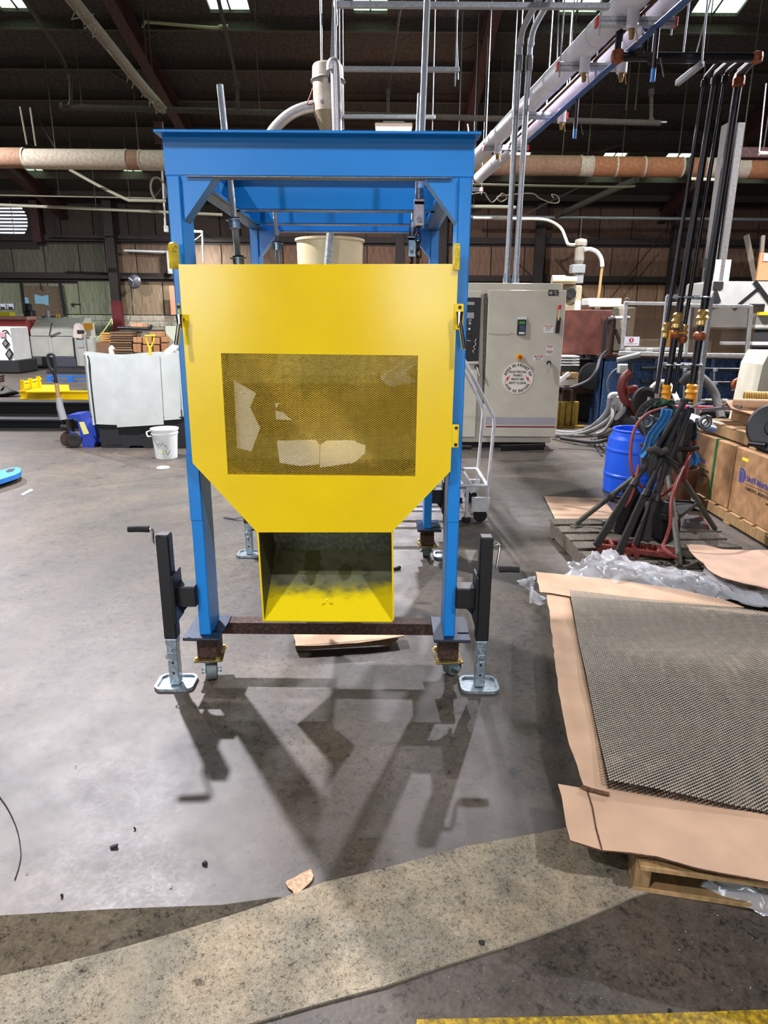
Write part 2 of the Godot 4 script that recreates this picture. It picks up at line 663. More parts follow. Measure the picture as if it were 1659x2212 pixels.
func building() -> void:
	var con := concrete()
	M.con = con
	# floor
	struct("floor", MB.new().box(V(0, -0.1, -8), V(36, 0.2, 34.4)), con)
	var fl: Node = get_node("floor")
	var strip_m: StandardMaterial3D = con.duplicate()
	strip_m.albedo_color = C(176, 172, 158)
	strip_m.uv1_scale = Vector3.ONE * 0.7
	strip_m.metallic_specular = 0.2
	strip_m.roughness_texture = null
	strip_m.roughness = 0.8
	strip_m.heightmap_scale = 0.8
	var patch := func(nm: String, px: Array, m: Material, h: float):
		var poly := PackedVector2Array()
		for i in range(0, px.size(), 2):
			var g := G(px[i], px[i + 1])
			poly.append(Vector2(g.x, g.z))
		mk(nm, MB.new().prism(poly, h + 0.01, Transform3D(Basis(Vector3.RIGHT, Vector3.BACK, Vector3.UP), V(0, h, 0))), m, fl)
	# light trench fill across the foreground, rough edges
	var up := []
	var lo := []
	var xs := [-900, -400, 0, 120, 250, 380, 500, 600, 700, 830, 1000, 1100, 1215, 1365, 1500, 1800]
	var ys := [2330, 2210, 2108, 2085, 2052, 2015, 1985, 1950, 1905, 1880, 1836, 1815, 1793, 1745, 1710, 1640]
	for i in xs.size():
		up.append_array([xs[i], ys[i] + rng.randf_range(-5, 5)])
	xs = [1800, 1500, 1365, 1250, 1100, 960, 830, 700, 500, 200, -100, -700]
	ys = [1830, 1895, 1940, 1992, 2046, 2090, 2132, 2170, 2222, 2310, 2400, 2600]
	for i in xs.size():
		lo.append_array([xs[i], ys[i] + rng.randf_range(-5, 5)])
	patch.call("concrete_patch", up + lo, strip_m, 0.006)
	var dark: StandardMaterial3D = con.duplicate()
	dark.albedo_color = C(96, 92, 80)
	dark.metallic_specular = 0.2
	dark.roughness_texture = null
	dark.roughness = 0.75
	patch.call("concrete_patch", [-500, 2000, 0, 1980, 240, 1966, 480, 1957, 600, 1940, 640, 1946, 500, 1988, 380, 2018, 250, 2055, 120, 2088, 0, 2111, -500, 2240], dark, 0.004)
	patch.call("floor_marking", [900, 2203, 1250, 2196, 1659, 2182, 1900, 2176, 1900, 2300, 900, 2300], mat(C(205, 170, 30), 0.6, 0.0, 0.5, 2, 3.0), 0.002)
	# the far wall: panels between girts, columns, block base
	var wz := -25.0
	var hx := P(20, 476, 24.9).x
	var hy := P(20, 476, 24.9).y
	var wall := struct("wall_back", MB.new().box(V((-18.0 + hx - 0.66) * 0.5, 2.65, wz - 0.1), V(18.0 + hx - 0.66, 5.3, 0.16)).box(V((18.0 + hx + 0.66) * 0.5, 2.65, wz - 0.1), V(18.0 - hx - 0.66, 5.3, 0.16)).box(V(hx, (hy - 0.66) * 0.5, wz - 0.1), V(1.32, hy - 0.66, 0.16)).box(V(hx, (5.3 + hy + 0.66) * 0.5, wz - 0.1), V(1.32, 5.3 - hy - 0.66, 0.16)), M.dark_paint)
	var shades := {}
	var rows := [[1.62, 2.74], [2.92, 3.94], [4.14, 5.28]]
	for r in 3:
		var x := -17.9
		var k := 0
		while x < 17.9:
			var w: float = [1.05, 0.92, 1.2, 1.1, 0.7, 1.15][(k * 5 + r * 2) % 6]
			var col: Color
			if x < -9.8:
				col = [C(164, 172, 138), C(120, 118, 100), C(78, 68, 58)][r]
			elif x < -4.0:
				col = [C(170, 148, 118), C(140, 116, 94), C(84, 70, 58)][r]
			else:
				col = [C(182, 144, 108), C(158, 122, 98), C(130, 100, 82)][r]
			var tone := (k * 7 + r) % 3
			var key := "%s%d" % [col, tone]
			if not shades.has(key):
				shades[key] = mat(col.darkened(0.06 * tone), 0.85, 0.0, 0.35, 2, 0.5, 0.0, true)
			var gap: float = 0.1 if (r == 0 and x > -14.2 and x < -11.4) else 0.0
			var mid := x + w * 0.5
			if not (r == 2 and absf(mid - hx) < 0.66 + w * 0.5):
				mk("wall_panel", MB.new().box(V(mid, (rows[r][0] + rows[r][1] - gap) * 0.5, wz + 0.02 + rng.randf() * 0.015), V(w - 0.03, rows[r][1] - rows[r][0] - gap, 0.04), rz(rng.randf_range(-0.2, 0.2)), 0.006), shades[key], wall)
			x += w
			k += 1
	for y in [2.83, 4.04, 5.28]:
		mk("girt", MB.new().box(V(0, y, wz + 0.12), V(36, 0.05, 0.2)).box(V(0, y + 0.09, wz + 0.2), V(36, 0.16, 0.03)).box(V(0, y - 0.06, wz + 0.05), V(36, 0.1, 0.03)), M.dark_paint, wall)
	# painted block base
	var blk: Material = mat(C(176, 186, 160), 0.85, 0.0, 0.25, 2, 0.8)
	var blk2: Material = mat(C(196, 188, 166), 0.85, 0.0, 0.25, 2, 0.8)
	for j in 8:
		for i in 53:
			var x := -18.0 + i * 0.41 + (0.2 if j % 2 else 0.0)
			mk("block", MB.new().box(V(x, 0.1 + j * 0.2, wz + 0.06), V(0.4, 0.19, 0.12), Basis(), 0.006), blk if x < -9.6 else blk2, wall)
	# columns
	for x in [-9.3, 0.47, 1.9, 5.2, 9.8, 15.0]:
		var c := MB.new()
		c.box(V(x, 2.65, wz + 0.28), V(0.3, 5.3, 0.03)).box(V(x, 2.65, wz + 0.48), V(0.3, 5.3, 0.03)).box(V(x, 2.65, wz + 0.38), V(0.025, 5.3, 0.2))
		var o := mk("column", c, M.dark_paint, wall)
		if x < -8:
			mk("painted_band", MB.new().box(V(x, 1.5, wz + 0.38), V(0.32, 1.15, 0.25)), mat(C(120, 30, 36), 0.6, 0.0, 0.3, 2, 1.0), wall)
			o.name = "column"
	mk("short_post", MB.new().box(V(-11.75, 4.6, wz + 0.38), V(0.28, 1.3, 0.2)), M.maroon, wall)
	# diagonal rods on the wall
	for q in [[1200, 560, 1290, 680], [1290, 680, 1440, 495], [1110, 560, 1195, 640]]:
		mk("brace_rod", MB.new().bar(P(q[0], q[1], 24.6), P(q[2], q[3], 24.6), 0.03, 0.03), M.dark_paint, wall)
	# round shuttered exhaust fan, daylight between the blades
	var fc := P(20, 476, 24.9)
	var fan := thing("exhaust_fan", "round wall exhaust fan with open white shutter blades letting daylight in", "fan", fc)
	var pl := MB.new()
	for i in 24:
		var a0 := TAU * i / 24
		var a1 := TAU * (i + 1) / 24
		var pts := []
		for a in [a0, a1]:
			pts.append(V(cos(a) * 0.62, sin(a) * 0.62, 0))
		for a in [a1, a0]:
			var k := 0.9 / maxf(absf(cos(a)), absf(sin(a)))
			pts.append(V(cos(a) * k, sin(a) * k, 0))
		pl.quad(fc + pts[0], fc + pts[1], fc + pts[2], fc + pts[3], V(0, 0, 1))
		pl.quad(fc + pts[0], fc + pts[1], fc + pts[1] - V(0, 0, 0.25), fc + pts[0] - V(0, 0, 0.25), -pts[0])
	mk("shroud", pl, M.dark_paint, fan)
	for j in 11:
		var y := -0.55 + j * 0.11
		var w := sqrt(maxf(0.02, 0.62 * 0.62 - y * y))
		mk("shutter_blade", MB.new().box(fc + V(0, y, -0.05), V(w * 2, 0.085, 0.008), rx(-25)), mat(C(120, 120, 125), 0.6), fan)
	mk("strut", MB.new().box(fc + V(0.1, 0, -0.02), V(0.03, 1.24, 0.02)), M.galv, fan)
	# side walls and the wall behind the photographer with two open doors
	for s in [-1, 1]:
		struct("wall_left" if s < 0 else "wall_right", MB.new().prism(V2s([-9.2, 0, 25.2, 0, 25.2, 5.3, 8, 9.55, -9.2, 5.3]), 0.2, Transform3D(Basis(V(0, 0, -1), V(0, 1, 0), V(1, 0, 0)), V(18.2 * s, 0, 0))), M.dark_paint)
	var fw := MB.new()
	for q in [[-18, -6.6, 0, 5.4], [-6.6, -3.2, 3.8, 5.4], [-3.2, 0.15, 0, 5.4], [0.15, 1.5, 3.4, 5.4], [1.5, 18, 0, 5.4]]:
		fw.box(V((q[0] + q[1]) * 0.5, (q[2] + q[3]) * 0.5, 9.1), V(q[1] - q[0], q[3] - q[2], 0.2))
	struct("wall_front", fw, mat(C(130, 112, 96), 0.85, 0.0, 0.3, 2, 0.5))
	struct("ground", MB.new().box(V(0, -0.22, 40), V(120, 0.2, 61)), mat(C(150, 148, 142), 0.9))
	# roof with two rows of skylights on the far slope
	var skin := mat(C(80, 73, 66), 0.9, 0.0, 0.4, 2, 0.6)
	var roof := MB.new()
	var slab := func(x0: float, x1: float, z0: float, z1: float):
		roof.quad(V(x0, roof_y(z0), z0), V(x1, roof_y(z0), z0), V(x1, roof_y(z1), z1), V(x0, roof_y(z1), z1), V(0, -1, 0))
		roof.quad(V(x0, roof_y(z0) + 0.12, z0), V(x1, roof_y(z0) + 0.12, z0), V(x1, roof_y(z1) + 0.12, z1), V(x0, roof_y(z1) + 0.12, z1), V(0, 1, 0))
		for x in [x0, x1]:
			roof.quad(V(x, roof_y(z0), z0), V(x, roof_y(z1), z1), V(x, roof_y(z1) + 0.12, z1), V(x, roof_y(z0) + 0.12, z0), V(x - (x0 + x1) * 0.5, 0, 0))
		for z in [z0, z1]:
			roof.quad(V(x0, roof_y(z), z), V(x1, roof_y(z), z), V(x1, roof_y(z) + 0.12, z), V(x0, roof_y(z) + 0.12, z), V(0, 0, z - (z0 + z1) * 0.5))
	var lights := [[-16.1, -12.4, []], [-23.0, -21.2, []]]
	for q in [[5, 74], [455, 541], [764, 837], [1205, 1287], [1490, 1592]]:
		lights[0][2].append([P(q[0], 25, 16.1).x, P(q[1], 25, 16.1).x])
	for q in [[4, 44], [228, 272], [1108, 1148], [1308, 1358], [1445, 1500], [1648, 1700]]:
		lights[1][2].append([P(q[0], 325, 21.6).x, P(q[1], 325, 21.6).x])
	slab.call(-18.2, 18.2, -25.4, -23.0)
	slab.call(-18.2, 18.2, -21.2, -16.1)
	slab.call(-18.2, 18.2, -12.4, RIDGE)
	slab.call(-18.2, 18.2, RIDGE, 9.4)
	var sk := clear(C(214, 240, 168), 0.7, 0.4)
	sk.backlight_enabled = true
	sk.backlight = C(232, 252, 208)
	var n := 1
	for row in lights:
		var x := -18.2
		for q in row[2]:
			slab.call(x, q[0], row[0], row[1])
			x = q[1]
			var zc: float = (row[0] + row[1]) * 0.5
			var w := struct("window_%d" % n, MB.new().box(V((q[0] + q[1]) * 0.5, roof_y(zc) + 0.06, zc), V(q[1] - q[0], 0.006, (row[1] - row[0]) * 1.03), rx(-rad_to_deg(atan(SLOPE)))), sk)
			mk("glazing_bar", MB.new().box(V((q[0] + q[1]) * 0.5, roof_y(zc) + 0.04, zc), V(0.03, 0.03, (row[1] - row[0]) * 1.03), rx(-rad_to_deg(atan(SLOPE)))), M.dark_paint, w)
			n += 1
		slab.call(x, 18.2, row[0], row[1])
	var ce := struct("ceiling", roof, skin)
	for z in [-24.2, -22.9, -21.1, -20.0, -18.8, -17.6, -16.3, -12.2, -10.0, -5.0, -1.0, 3.0]:
		var y := roof_y(z)
		mk("purlin", MB.new().box(V(0, y - 0.12, z), V(36, 0.2, 0.02)).box(V(0, y - 0.21, z + 0.04), V(36, 0.02, 0.09)), M.dusty, ce)
	for x in [-10.9, -5.2, 2.05, 9.3]:
		for hf in [[-24.9, RIDGE], [RIDGE, 8.9]]:
			var a := V(x, roof_y(hf[0]) - 0.42, hf[0])
			var b := V(x, roof_y(hf[1]) - 0.42, hf[1])
			mk("rafter", MB.new().bar(a + V(0, 0.2, 0), b + V(0, 0.2, 0), 0.24, 0.02).bar(a - V(0, 0.2, 0), b - V(0, 0.2, 0), 0.24, 0.02).bar(a, b, 0.02, 0.4), M.maroon, ce)
	for q in [[300, 90, 410, 33, 16.5], [335, 190, 425, 135, 18.5], [200, 130, 310, 195, 18.0], [1000, 110, 1115, 55, 16.5], [1060, 330, 1200, 225, 20.5], [60, 0, 150, 160, 14.0], [470, 0, 507, 150, 14.5], [1290, 330, 1480, 265, 20.0], [1400, 230, 1530, 320, 20.0], [70, 235, 125, 330, 19.0], [400, 345, 330, 430, 21], [1100, 480, 1270, 395, 22]]:
		mk("brace_rod", MB.new().bar(P(q[0], q[1], q[4]), P(q[2], q[3], q[4]), 0.04, 0.04), M.dusty, ce)

# ---------- the blue gantry ----------
func sub(called: String, parent: Node) -> Node3D:
	var o = Node3D.new()
	o.name = called
	parent.add_child(o, true)
	if org.has(parent):
		o.position = -org[parent]
	return o

const FX0 := -0.815
const FX1 := 0.318
const FTOP := 2.24
const FBOT := 2.097

func gantry() -> void:
	var g = thing("gantry", "tall blue painted steel gantry on casters with black screw jacks", "gantry", V(-0.25, 0, -3.6))
	var cx = (FX0 + FX1) * 0.5
	var w = FX1 - FX0
	# four cross beams
	var k = 0
	for z in [-2.77, -3.59, -4.11, -4.46]:
		var b = MB.new()
		var ww: float = w + 0.012 if k == 0 else w - 0.11
		b.box(V(cx, (FTOP + FBOT) * 0.5, z - 0.006), V(ww, FTOP - FBOT - 0.01, 0.012))
		if k == 0:
			b.box(V(cx, FTOP - 0.004, z + 0.002), V(w + 0.045, 0.01, 0.1), Basis(), 0.002)
			# rolled fillet under the flange
			b.prism(V2s([0, 0, 0.02, 0, 0.006, -0.006, 0, -0.022]), ww, Transform3D(Basis(V(0, 0, 1), V(0, 1, 0), V(-1, 0, 0)), V(cx - ww * 0.5, FTOP - 0.008, z)))
		else:
			b.box(V(cx, FTOP - 0.005, z), V(ww, 0.01, 0.09))
		b.box(V(cx, FBOT + 0.005, z - 0.03), V(ww, 0.01, 0.05))
		var o = mk("front_beam" if k == 0 else "cross_beam", b, M.blue, g)
		# bare steel underside edge
		mk("bare_edge", MB.new().box(V(cx, FBOT - 0.0015, z - 0.02), V(ww - 0.16, 0.003, 0.06)), M.steel, o)
		k += 1
	for x in [FX0 + 0.055, FX1 - 0.055]:
		var s = MB.new()
		s.box(V(x, (FTOP + FBOT) * 0.5, -3.62), V(0.012, FTOP - FBOT, 1.66)).box(V(x, FTOP - 0.005, -3.62), V(0.09, 0.01, 1.66)).box(V(x, FBOT + 0.005, -3.62), V(0.09, 0.01, 1.66))
		var o = mk("side_beam", s, M.blue, g)
		mk("bare_edge", MB.new().box(V(x, FBOT - 0.0015, -3.62), V(0.05, 0.003, 1.5)), M.steel, o)
	# posts with sleeve plates, gussets
	for i in 4:
		var x: float = FX0 + 0.025 if i % 2 == 0 else FX1 - 0.025
		var z: float = -2.755 if i < 2 else -4.36
		var dep = 0.165
		var p = mk("post", MB.new().box(V(x, 0.235 + (FBOT - 0.235) * 0.5, z - dep * 0.5), V(0.05, FBOT - 0.235, dep), Basis(), 0.004), M.blue, g)
		if i < 2:
			var y0 = P(437, 1125, 2.75).y
			var y1 = 1.05 if i == 0 else 0.93
			mk("cover_plate", MB.new().box(V(x - 0.002, (y0 + y1) * 0.5, z + 0.001), V(0.05, y1 - y0, 0.006), Basis(), 0.002), M.blue, p)
		var sx = 1.0 if i % 2 == 0 else -1.0
		var tri = V2s([0, 0, 0.125 * sx, 0, 0, -0.155])
		mk("gusset", MB.new().prism(tri, 0.09, Transform3D(Basis(), V(x + 0.025 * sx, FBOT, z - 0.02))), M.blue, g)
		# foot: plate, stub, swivel caster
		var f = sub("foot", g)
		var fx = x - 0.012 * sx
		var fz = z - 0.09
		var raw = mat(C(40, 72, 112), 0.5, 0.2, 0.7, 2, 6.0)
		var plate = V2s([-0.08, -0.12, 0.08, -0.12, 0.08, -0.06, 0.03, -0.06, 0.03, -0.045, 0.08, -0.045, 0.085, 0.05, 0.08, 0.12, -0.08, 0.12])
		mk("base_plate", MB.new().prism(plate, 0.014, Transform3D(Basis(V(1, 0, 0), V(0, 0, -1), V(0, 1, 0)), V(fx, 0.235, fz))), raw, f)
		mk("weld_edge", MB.new().box(V(fx, 0.226, fz + 0.118), V(0.155, 0.012, 0.008), Basis(), 0.003), M.black, f)
		mk("stub_tube", MB.new().box(V(fx + 0.01 * sx, 0.168, fz + 0.02), V(0.09, 0.115, 0.11), Basis(), 0.004), M.rust, f)
		mk("caster_plate", MB.new().box(V(fx + 0.01 * sx, 0.105, fz + 0.02), V(0.125, 0.008, 0.15), yaw(6), 0.002), mat(C(150, 132, 78), 0.5, 0.6, 0.5, 2, 6.0), f)
		for a in [-1, 1]:
			for b in [-1, 1]:
				var q = V(fx + 0.01 * sx + a * 0.048, 0.105, fz + 0.02 + b * 0.062)
				mk("bolt", MB.new().cyl(q, q + V(0, 0.014, 0), 0.009, 6).cyl(q, q + V(0, 0.006, 0), 0.013, 10), M.brass, f)
		var c = V(fx + 0.01 * sx, 0.0, fz + 0.02)
		var turn = yaw([-75, 40, 80, 85][i])
		mk("swivel_race", MB.new().lathe([Vector2(0, 0.082), Vector2(0.05, 0.082), Vector2(0.055, 0.09), Vector2(0.05, 0.1), Vector2(0, 0.1)], Transform3D(Basis(), c), 18), M.zinc, f)
		for s in [-1, 1]:
			mk("fork_plate", MB.new().prism(V2s([-0.03, 0.085, 0.035, 0.085, 0.05, 0.035, 0.03, 0.03]), 0.005, Transform3D(turn, c + turn * V(0, 0, s * 0.032 + 0.0025))), M.zinc, f)
		var wc = c + turn * V(0.035, 0.041, 0)
		mk("wheel", MB.new().lathe([Vector2(0.008, -0.026), Vector2(0.036, -0.026), Vector2(0.041, -0.02), Vector2(0.041, 0.02), Vector2(0.036, 0.026), Vector2(0.008, 0.026)], Transform3D(turn * Basis(V(1, 0, 0), V(0, 0, 1), V(0, -1, 0)), wc), 20), mat(C(120, 128, 124), 0.5, 0.3, 0.3, 2, 8.0), f)
		mk("axle_bolt", MB.new().cyl(wc - turn * V(0, 0, 0.045), wc + turn * V(0, 0, 0.045), 0.011, 6), M.zinc, f)
		jack(g, V(x - 0.14 * sx if i % 2 == 0 else x + 0.14, 0, z + 0.02 - (0.13 if i > 1 else 0.0)), sx, i)
	# rusty lower tie bar
	mk("tie_bar", MB.new().box(V(cx, 0.225, -2.93), V(w - 0.09, 0.008, 0.07)).box(V(cx, 0.2, -2.9), V(w - 0.09, 0.055, 0.008)), M.rust, g)

func jack(g: Node, p: Vector3, sx: float, i: int) -> void:
	var j = sub("jack", g)
	var low = 0.235
	mk("outer_tube", MB.new().box(p + V(0, (0.715 + low) * 0.5, 0), V(0.056, 0.715 - low, 0.06), Basis(), 0.006), M.black, j)
	mk("inner_tube", MB.new().box(p + V(0, 0.15, 0), V(0.045, 0.28, 0.048), Basis(), 0.004), M.zinc, j)
	for y in [0.07, 0.12]:
		mk("pin_hole", MB.new().cyl(p + V(0, y, 0.02), p + V(0, y, 0.0246), 0.006, 10), M.black, j)
	mk("collar", MB.new().box(p + V(0, 0.222, 0), V(0.05, 0.03, 0.054), Basis(), 0.003), M.zinc, j)
	mk("pin", MB.new().cyl(p + V(0, 0.185, -0.04), p + V(0, 0.185, 0.045), 0.007, 8).ring(p + V(0.0, 0.165, 0.05), V(0, 0, 1), 0.018, 0.003, 14, 5), M.zinc, j)
	var ft = V2s([-0.06, -0.065, 0.06, -0.065, 0.08, -0.045, 0.08, 0.045, 0.06, 0.065, -0.06, 0.065, -0.08, 0.045, -0.08, -0.045])
	var fb = MB.new().prism(ft, 0.005, Transform3D(Basis(V(1, 0, 0), V(0, 0, -1), V(0, 1, 0)), p + V(0, 0.006, 0)))
	for q in 8:
		var a = ft[q]
		var b = ft[(q + 1) % 8]
		fb.bar(p + V(a.x, 0.01, -a.y) * 1.0, p + V(b.x, 0.01, -b.y), 0.012, 0.014)
	mk("foot_plate", fb, M.zinc, j)
	# mounting plate and arm to the post
	var d = sx * 1.0
	mk("bracket_plate", MB.new().box(p + V(d * 0.034, 0.43, -0.01), V(0.012, 0.22, 0.12), Basis(), 0.003), M.black, j)
	mk("mounting_arm", MB.new().box(p + V(d * 0.078, 0.43, -0.03), V(0.085, 0.095, 0.085), Basis(), 0.006), M.black, j)
	mk("gusset", MB.new().prism(V2s([0, 0, 0.05 * d, 0, 0, -0.06]), 0.01, Transform3D(Basis(), p + V(d * 0.034, 0.385, -0.04))), M.black, j)
	# crank
	var o = -d
	var up = [1, -1, 1, 1][i] as int
	var a = p + V(o * 0.028, 0.672, 0.0)
	var pts: Array
	if i == 0:
		pts = [a, a + V(o * 0.014, 0, 0), a + V(o * 0.012, 0.02, 0.02), a + V(o * -0.004, 0.075, 0.06), a + V(o * 0.008, 0.082, 0.064)]
	else:
		pts = [a, a + V(o * 0.022, 0.004, 0), a + V(o * 0.03, -0.01 * -up, 0.01), a + V(o * 0.02, 0.09 * up, 0.02), a + V(o * 0.03, 0.1 * up, 0.02)]
	mk("crank_arm", MB.new().tube(curve(pts, 4), 0.006, 8), M.chrome, j)
	var e: Vector3 = pts[-1]
	mk("crank_grip", MB.new().tube([e, e + V(o * 0.01, 0, 0.001), e + V(o * 0.05, 0.001, 0.003), e + V(o * 0.085, 0, 0.005)], 0.014, 12, 0.0125), M.rubber, j)

# ---------- yellow discharge hopper with its mesh window ----------
const HD := 2.70
func hopper() -> void:
	var h = thing("hopper", "yellow steel hopper with an expanded metal window and sloping outlet hung in blue gantry", "hopper", V(-0.25, 0.33, -3.2))
	var pt = func(x: float, y: float) -> Vector2:
		var p = P(x, y, HD)
		return Vector2(p.x, p.y)
	var o = [pt.call(385, 571), pt.call(990, 570), pt.call(973, 1018), pt.call(846, 1150), pt.call(555, 1150), pt.call(416, 1000)]
	var wn = [pt.call(477, 763), pt.call(903, 768), pt.call(897, 1029), pt.call(492, 1025)]
	var face = MB.new()
	var fx = Transform3D(Basis(), V(0, 0, -HD))
	# face plate in four pieces round the window, welded into one mesh
	face.prism(PackedVector2Array([o[0], o[1], wn[1], wn[0]]), 0.012, fx)
	face.prism(PackedVector2Array([o[1], o[2], wn[2], wn[1]]), 0.012, fx)
	face.prism(PackedVector2Array([o[2], o[3], o[4], o[5], wn[3], wn[2]]), 0.012, fx)
	face.prism(PackedVector2Array([o[5], o[0], wn[0], wn[3]]), 0.012, fx)
	mk("face_plate", face, M.face, h)
	# side, chamfer and rear walls
	var walls = {}
	for i in [1, 2, 4, 5]:
		walls[i] = MB.new()
		var a: Vector2 = o[i]
		var b: Vector2 = o[(i + 1) % 6]
		var ins = Vector2(b.y - a.y, a.x - b.x).normalized() * 0.012
		for s in [0, 1]:
			var q = ins * (s * 0.4 + 0.6)
			walls[i].quad(V(a.x + q.x, a.y + q.y, -2.712), V(b.x + q.x, b.y + q.y, -2.712), V(b.x + q.x, b.y + q.y, -3.46), V(a.x + q.x, a.y + q.y, -3.46))
		mk("body_wall", walls[i], M.yellow2, h)
	var rear = PackedVector2Array(o)
	mk("rear_plate", MB.new().prism(rear, 0.01, Transform3D(Basis(), V(0, 0, -3.46))), M.yellow_dull, h)
	# inner baffle sloping forward and down
	var y0: float = pt.call(690, 1000).y
	mk("baffle", MB.new().bar(V(-0.25, 1.62, -3.42), V(-0.25, y0 - 0.05, -3.02), 0.98, 0.01, V(0, 0, 1)), M.yellow_dull, h)
	# added white shapes that imitate patches of light behind the mesh
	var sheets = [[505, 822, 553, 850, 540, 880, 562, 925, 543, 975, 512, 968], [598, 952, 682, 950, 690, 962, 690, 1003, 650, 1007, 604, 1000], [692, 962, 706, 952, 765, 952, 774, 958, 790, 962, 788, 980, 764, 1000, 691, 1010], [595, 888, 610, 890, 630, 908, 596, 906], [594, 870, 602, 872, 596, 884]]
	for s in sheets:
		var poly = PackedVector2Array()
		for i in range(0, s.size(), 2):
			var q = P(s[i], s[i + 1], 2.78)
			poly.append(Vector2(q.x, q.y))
		mk("light_patch_shape", MB.new().prism(poly, 0.004, Transform3D(Basis(), V(0, 0, -2.78))), mat(C(245, 243, 235), 0.6), h, "added white shape imitating a patch of light behind the mesh")
	# torn clear film at the window corner
	mk("film_scrap", MB.new().sheet(6, 8, func(u: float, w: float) -> Vector3: return P(835 + 58 * u + 14 * sin(w * 7), 775 + 60 * w - 10 * u, 2.74 + 0.02 * sin(u * 9 + w * 5))), M.film, h)
	# expanded metal: bonded zigzag strands with real thickness
	var scr = func(u: float, w: float) -> Vector3:
		var p: Vector2 = wn[0].lerp(wn[1], u).lerp(wn[3].lerp(wn[2], u), w)
		return V(p.x, p.y, -HD - 0.005)
	mk("mesh_screen", expanded(scr, 57, 116, V(0, 0, 1)), M.screen, h).set_meta("kind", "stuff")
	# outlet chute
	var l0: Vector2 = pt.call(568, 1342)
	var l1: Vector2 = pt.call(848, 1339)
	var zb = -3.06
	var yb = P(700, 1190, 3.06).y
	for s in 2:
		var t: Vector2 = o[4] if s == 0 else o[3]
		var l = l0 if s == 0 else l1
		var th = 0.006
		var top = V(t.x, t.y, -HD - 0.006)
		var lip = V(l.x, l.y, -HD - 0.002)
		var b = MB.new()
		for e in [0.0, th]:
			b.quad(top + V(e, 0, 0), lip + V(e, 0, 0), V(l.x + e, yb, zb), V(t.x + e, yb, -3.44))
			b.tri(top + V(e, 0, 0), V(t.x + e, yb, -3.44), V(t.x + e, t.y, -3.44))
		b.quad(top, lip, lip + V(th, 0, 0), top + V(th, 0, 0))
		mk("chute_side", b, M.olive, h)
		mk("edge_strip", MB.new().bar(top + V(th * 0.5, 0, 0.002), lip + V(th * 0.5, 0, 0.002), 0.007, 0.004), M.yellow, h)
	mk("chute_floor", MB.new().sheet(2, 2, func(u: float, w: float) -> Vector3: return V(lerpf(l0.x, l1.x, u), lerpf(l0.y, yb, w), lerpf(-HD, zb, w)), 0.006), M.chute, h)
	mk("chute_back", MB.new().box(V((l0.x + l1.x) * 0.5, (yb + 0.8) * 0.5, zb - 0.005), V(l1.x - l0.x, 0.8 - yb, 0.008)), M.olive, h)
	mk("stud", MB.new().cyl(V(-0.247, 0.405, -2.76), V(-0.247, 0.415, -2.745), 0.006, 8), M.yellow, h)
	# lifting lugs and latch tabs
	for s in 2:
		var q = P(379 if s == 0 else 991, 545 if s == 0 else 548, 2.70)
		var poly = V2s([-0.018, -0.058, 0.018, -0.058, 0.018, 0.018])
		for i in range(1, 8):
			poly.append(Vector2(0.018 * cos(PI * i / 8), 0.018 + 0.018 * sin(PI * i / 8)))
		poly.append(Vector2(-0.018, 0.018))
		mk("lifting_lug", MB.new().prism(poly, 0.018, Transform3D(yaw(62 if s == 0 else 98), q)).ring(q + yaw(62 if s == 0 else 98) * V(0, 0.014, 0.0), yaw(62 if s == 0 else 98) * V(0, 0, 1), 0.011, 0.003, 16, 6), M.yellow2, h)
	for q in [[980, 656, 1000, 713], [976, 917, 990, 967], [384, 655, 392, 712]]:
		var a = P(q[0], q[1], 2.705)
		var b = P(q[2], q[3], 2.705)
		var tb = mk("latch_tab", MB.new().box((a + b) * 0.5, V(b.x - a.x, a.y - b.y, 0.014), Basis(), 0.003), M.yellow, h)
		for e in [0.14, 0.86]:
			var c = V(lerpf(a.x, b.x, 0.6), lerpf(a.y, b.y, e), a.z + 0.006)
			mk("bolt_hole", MB.new().cyl(c, c + V(0, 0, 0.002), 0.007, 10), M.steel_dark, tb)

# bonded strands of an expanded metal sheet; at(u, w) gives its surface, nrm its side
func expanded(at: Callable, nx: int, ny: int, nrm: Vector3, wide := 0.3) -> MB:
	var b = MB.new()
	var hh = wide / ny
	var e = 0.36 / ny
	var tilt = nrm * 0.0015
	var down = nrm * 0.002
	for j in ny + 1:
		var w = float(j) / ny
		for i in nx * 2:
			var s0 = 1.0 if (i + j) % 2 == 0 else -1.0
			var u0 = float(i) / (nx * 2)
			var u1 = float(i + 1) / (nx * 2)
			var a: Vector3 = at.call(u0, w - s0 * e - hh) + tilt
			var c: Vector3 = at.call(u1, w + s0 * e - hh) + tilt
			var a2: Vector3 = at.call(u0, w - s0 * e + hh) - tilt
			var c2: Vector3 = at.call(u1, w + s0 * e + hh) - tilt
			b.quad(a, c, c2, a2, nrm)
			b.quad(a, c, c - down, a - down)
	return b

